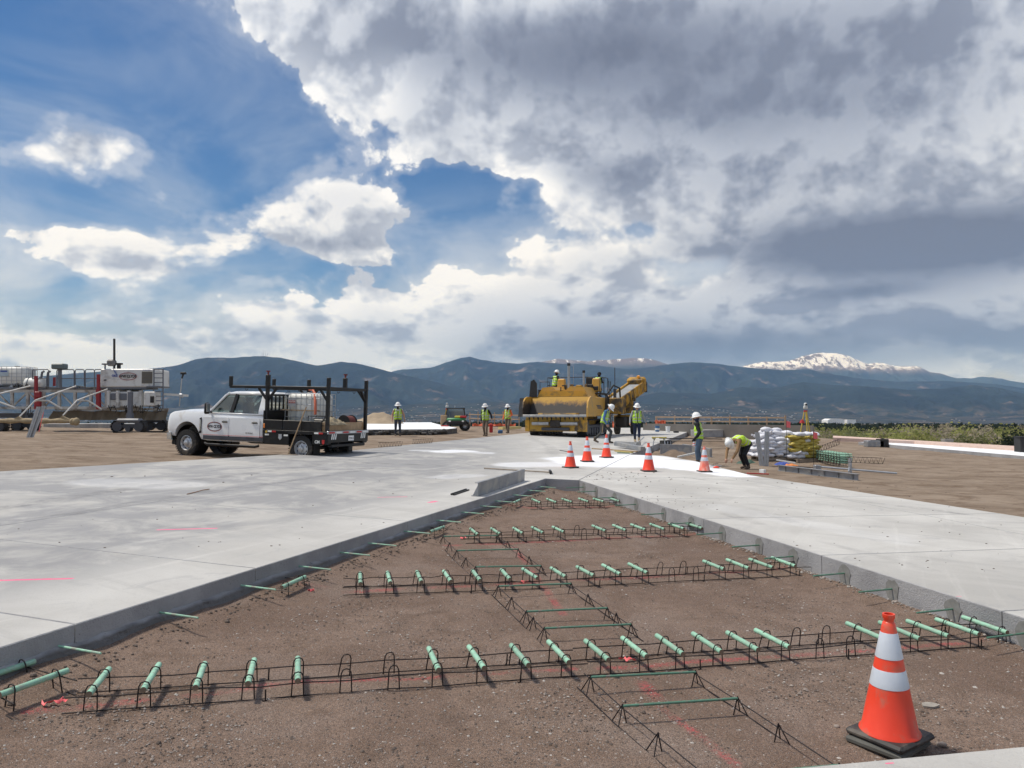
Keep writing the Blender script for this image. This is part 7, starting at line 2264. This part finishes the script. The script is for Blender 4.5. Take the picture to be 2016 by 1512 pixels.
for h, w in ((.012, .16), (.19, .16)): G().bar(Vector((0, 0, h)), d + Vector((0, 0, h)), w, .014).build('flange', M_STEEL, t)
G().bar(Vector((0, 0, .1)), d + Vector((0, 0, .1)), .014, .17).build('web', M_STEEL, t)
for i in range(6): G().box(d * (.08 + i * .168) + Vector((0, 0, .1)), (.012, .14, .16)).build('stiffener', M_STEEL, t)
a, b = gp(1606, 926), gp(1766, 934)
t = thing('pipe_assembly', 'grey pipe frame lying on the dirt behind the steel beam', 'pipe frame', a); d = b - a
G().tube(Vector((0, 0, .12)), d + Vector((0, 0, .05)), .032, n=10).build('pipe', M_GALV, t); G().box((.05, 0, .09), (.2, .2, .16), .02).build('pipe_head', M_STEEL, t)
G().tube(d * .42 + Vector((0, 0, .14)), d * .33 + Vector((0, -.5, .03)), .025, n=8).build('strut', M_GALV, t)
G().bar(d * .44 + Vector((0, .05, -.02)), d * .44 + Vector((0, .05, .45)), .05, .16, up=(0, 1, 0)).build('upright', M_GALV, t)
o = cloth_lump('tarp_scrap', 'blue and orange rags by the foot of the steel posts', 'rags', (.6, .35, .16), 3.0, mat('rag_blue', (.05, .09, .35), .8)); o.location = gp(1541, 916)
o = cloth_lump('rag', 'orange rag beside the blue rags', 'rag', (.5, .3, .10), 11.0, mat('rag_orange', (.65, .22, .06), .8)); o.location = gp(1556, 917)
plank('white pipe offcut between the posts and the rags', (1528, 912), (1566, 914), .05, .05, mat('white_pipe', (.7, .7, .68), .5), 'pipe', 'pipe_offcut', slab=False, za=.12, zb=.05)
o = cloth_lump('green_tarp', 'folded dark green tarp by the pallet of white sandbags', 'tarp', (.75, .4, .22), 13.0, mat('tarp_green', (.05, .10, .075), .7)); o.location = gp(1471, 913)
for i, (u0, v0, u1, v1, w, m, lab) in enumerate(((1470, 934, 1514, 936, .03, M_RED, 'red handled tool lying on the slab corner'), (1497, 932, 1506, 933, .10, M_LENS, 'small white box lying on the slab corner by the red tool'), (1560, 920, 1605, 922, .03, M_DARK, 'thin dark rod lying before the green baskets'), (1335, 912, 1372, 906, .06, MATS['white_pipe'], 'bent white pipe lying in the trench by the worker in jeans'))):
    plank(lab, (u0, v0), (u1, v1), w, w, m, 'tool' if i == 0 else ('box' if i == 1 else 'pipe'), ['hand_tool', 'carton', 'rod', 'pipe_offcut'][i], slab=(i < 2), za=.02 if i < 3 else .2, zb=.02 if i < 3 else .25)
cone('half hidden orange cone behind the legs of the worker in jeans', gp(1366, 886, -.28), .3, CN, s=.55)

# ---- surveying instruments
def tripod(label, u, vt, vb, d, yellow, rz=0.0):
    p = at(u, vb, d); p.z = terrain(p.x, d)[0]; top = at(u, vt, d).z - p.z
    t = thing('survey_instrument', label, 'survey instrument', p, rz, 'survey instruments on tripods'); hh = top - .42
    for k in range(3):
        a = k * 2.094 + .4; G().bar((.06 * math.cos(a), .06 * math.sin(a), hh), (.42 * math.cos(a), .42 * math.sin(a), 0), .035, .06, up=(0, 1, 0)).build('leg', yellow, t)
    G().tube((0, 0, hh - .02), (0, 0, hh + .06), .09, n=14).build('head_plate', M_RED, t, 40)
    g = G(); g.box((0, 0, hh + .20), (.18, .17, .16), .03); g.box((0, 0, hh + .34), (.12, .2, .16), .04); b_ = g.build('instrument', mat('instrument_grey', (.55, .57, .56), .5), t, 30)
    G().tube((0, -.11, hh + .34), (0, -.07, hh + .34), .045, n=14).build('lens', M_DARK, b_)
    return t
M_TRI = mat('tripod_yellow', (.55, .42, .06), .6)
tr = tripod('grey survey instrument on a yellow tripod behind the sandbags', 1587, 793, 880, 37.0, M_TRI)
o = cloth_lump('red_bag', 'dark red satchel hanging on the survey tripod', 'satchel', (.22, .2, .26), 4.0, M_RED); o.location = at(1579, 833, 36.9)
tripod('survey instrument on a yellow tripod beside the utility vehicle', 880, 793, 832, 50, M_TRI)

# ---- utility vehicle far behind
p = gp(897, 833, -.25); p = at(897, 833, 50); p.z = terrain(p.x, 50)[0]
t = thing('utility_vehicle', 'small dark utility buggy with green bonnet parked far behind', 'utility vehicle', p, R(8))
M_UG = mat('buggy_green', (.05, .22, .08), .5)
G().box((0, .1, .55), (1.35, .9, .35), .06).build('body', M_DARK, t, 30); G().box((0, -.42, .72), (1.2, .5, .22), .08).build('bonnet', M_UG, t, 40); G().box((0, -.68, .52), (1.25, .08, .26), .03).build('bumper', M_DARK, t)
for sx in (-1, 1):
    G().bar((sx * .62, -.2, .75), (sx * .55, .0, 1.42), .06, .06, up=(0, 1, 0)).build('roof_post', M_DARK, t); G().bar((sx * .62, .7, .7), (sx * .55, .6, 1.42), .06, .06, up=(0, 1, 0)).build('roof_post', M_DARK, t)
    G().ell((sx * .42, -.73, .62), (.08, .03, .05), 10, 6).build('headlight', M_LENS, t); G().box((sx * .72, -.15, 1.0), (.1, .05, .14), .02).build('mirror', M_DARK, t)
    for y in (-.4, .75): wheel(t, (sx * .60, y, .30), .30, .22, sx, False)
G().box((0, .3, 1.45), (1.25, .9, .06), .02).build('roof', M_DARK, t); G().add([(-.57, -.14, .82), (.57, -.14, .82), (.52, -.02, 1.38), (-.52, -.02, 1.38)], [(0, 1, 2, 3)]).build('windscreen', M_GLASS, t)
G().box((0, .35, .95), (1.1, .2, .6), .05).build('seat', M_SEAT, t)
def crate(label, u, v, d, s, m, cat='box', name='tool_case', lift=0.0):
    p = at(u, v, d); p.z = terrain(p.x, d)[0] + lift; o = G().box((0, 0, s[2] / 2), s, .03).build(name, m, None, 30); o.location = p; tag(o, label, cat); G().box((0, 0, s[2] + .01), (s[0] * .4, .04, .03), .01).build('handle', M_DARK, o)
crate('yellow case on the bonnet of the utility buggy', 903, 822, 49.6, (.5, .3, .12), mat('case_yellow', (.6, .5, .05), .5), lift=.85); crate('red case on the bonnet beside the yellow one', 912, 822, 49.55, (.42, .3, .12), M_RED, lift=.85)
crate('red cooler standing beside the utility buggy', 876, 832, 49, (.45, .35, .35), M_RED, 'cooler', 'cooler'); crate('wooden box stacked behind the red cooler', 874, 832, 49.8, (.4, .4, 1.0), M_WOOD)
crate('small blue box on the dirt left of the orange-sleeved worker', 985, 845, 47, (.3, .25, .2), MATS['blue_plastic']); crate('dark equipment box beside the far white strip', 1720, 866, 42, (.9, .5, .35), M_STEEL); crate('smaller dark box left of the equipment box', 1737, 867, 42, (.5, .5, .45), M_DARK)
crate('low stone block on the pink sheet', 1865, 874, 41, (.5, .4, .16), M_OLDC, 'block', 'block', lift=.42)
# dark post at the edge on the right
p = at(2013, 893, 37.5); p.z = terrain(p.x, p.y)[0]
o = G().box((0, 0, .4), (.5, .5, .85), .02).build('dark_box', M_DARK); o.location = p; tag(o, 'dark rust-brown box cut off by the picture edge', 'box'); G().box((0, 0, .86), (.55, .55, .06), .01).build('lid', M_DARK, o)
for (u, v, d, lab) in ((1548, 836, 29, 'small orange flag above the sandbag heaps'), (1601, 858, 28, 'tiny orange flag on the ground by the tripod')):
    p = at(u, v, d); zt = terrain(p.x, d)[0]; t = thing('survey_flag', lab, 'flag', (p.x, d, zt))
    G().tube((0, 0, 0), (0, 0, p.z - zt + .15), .008, n=5).build('wire_stem', M_DARK, t); o = G().add([(0, 0, p.z - zt + .15), (.16, .01, p.z - zt + .10), (.15, -.01, p.z - zt - .12), (0, 0, p.z - zt - .1)], [(0, 1, 2, 3)]).build('pennant', M_FLAG, t); md = o.modifiers.new('t', 'SOLIDIFY'); md.thickness = .004
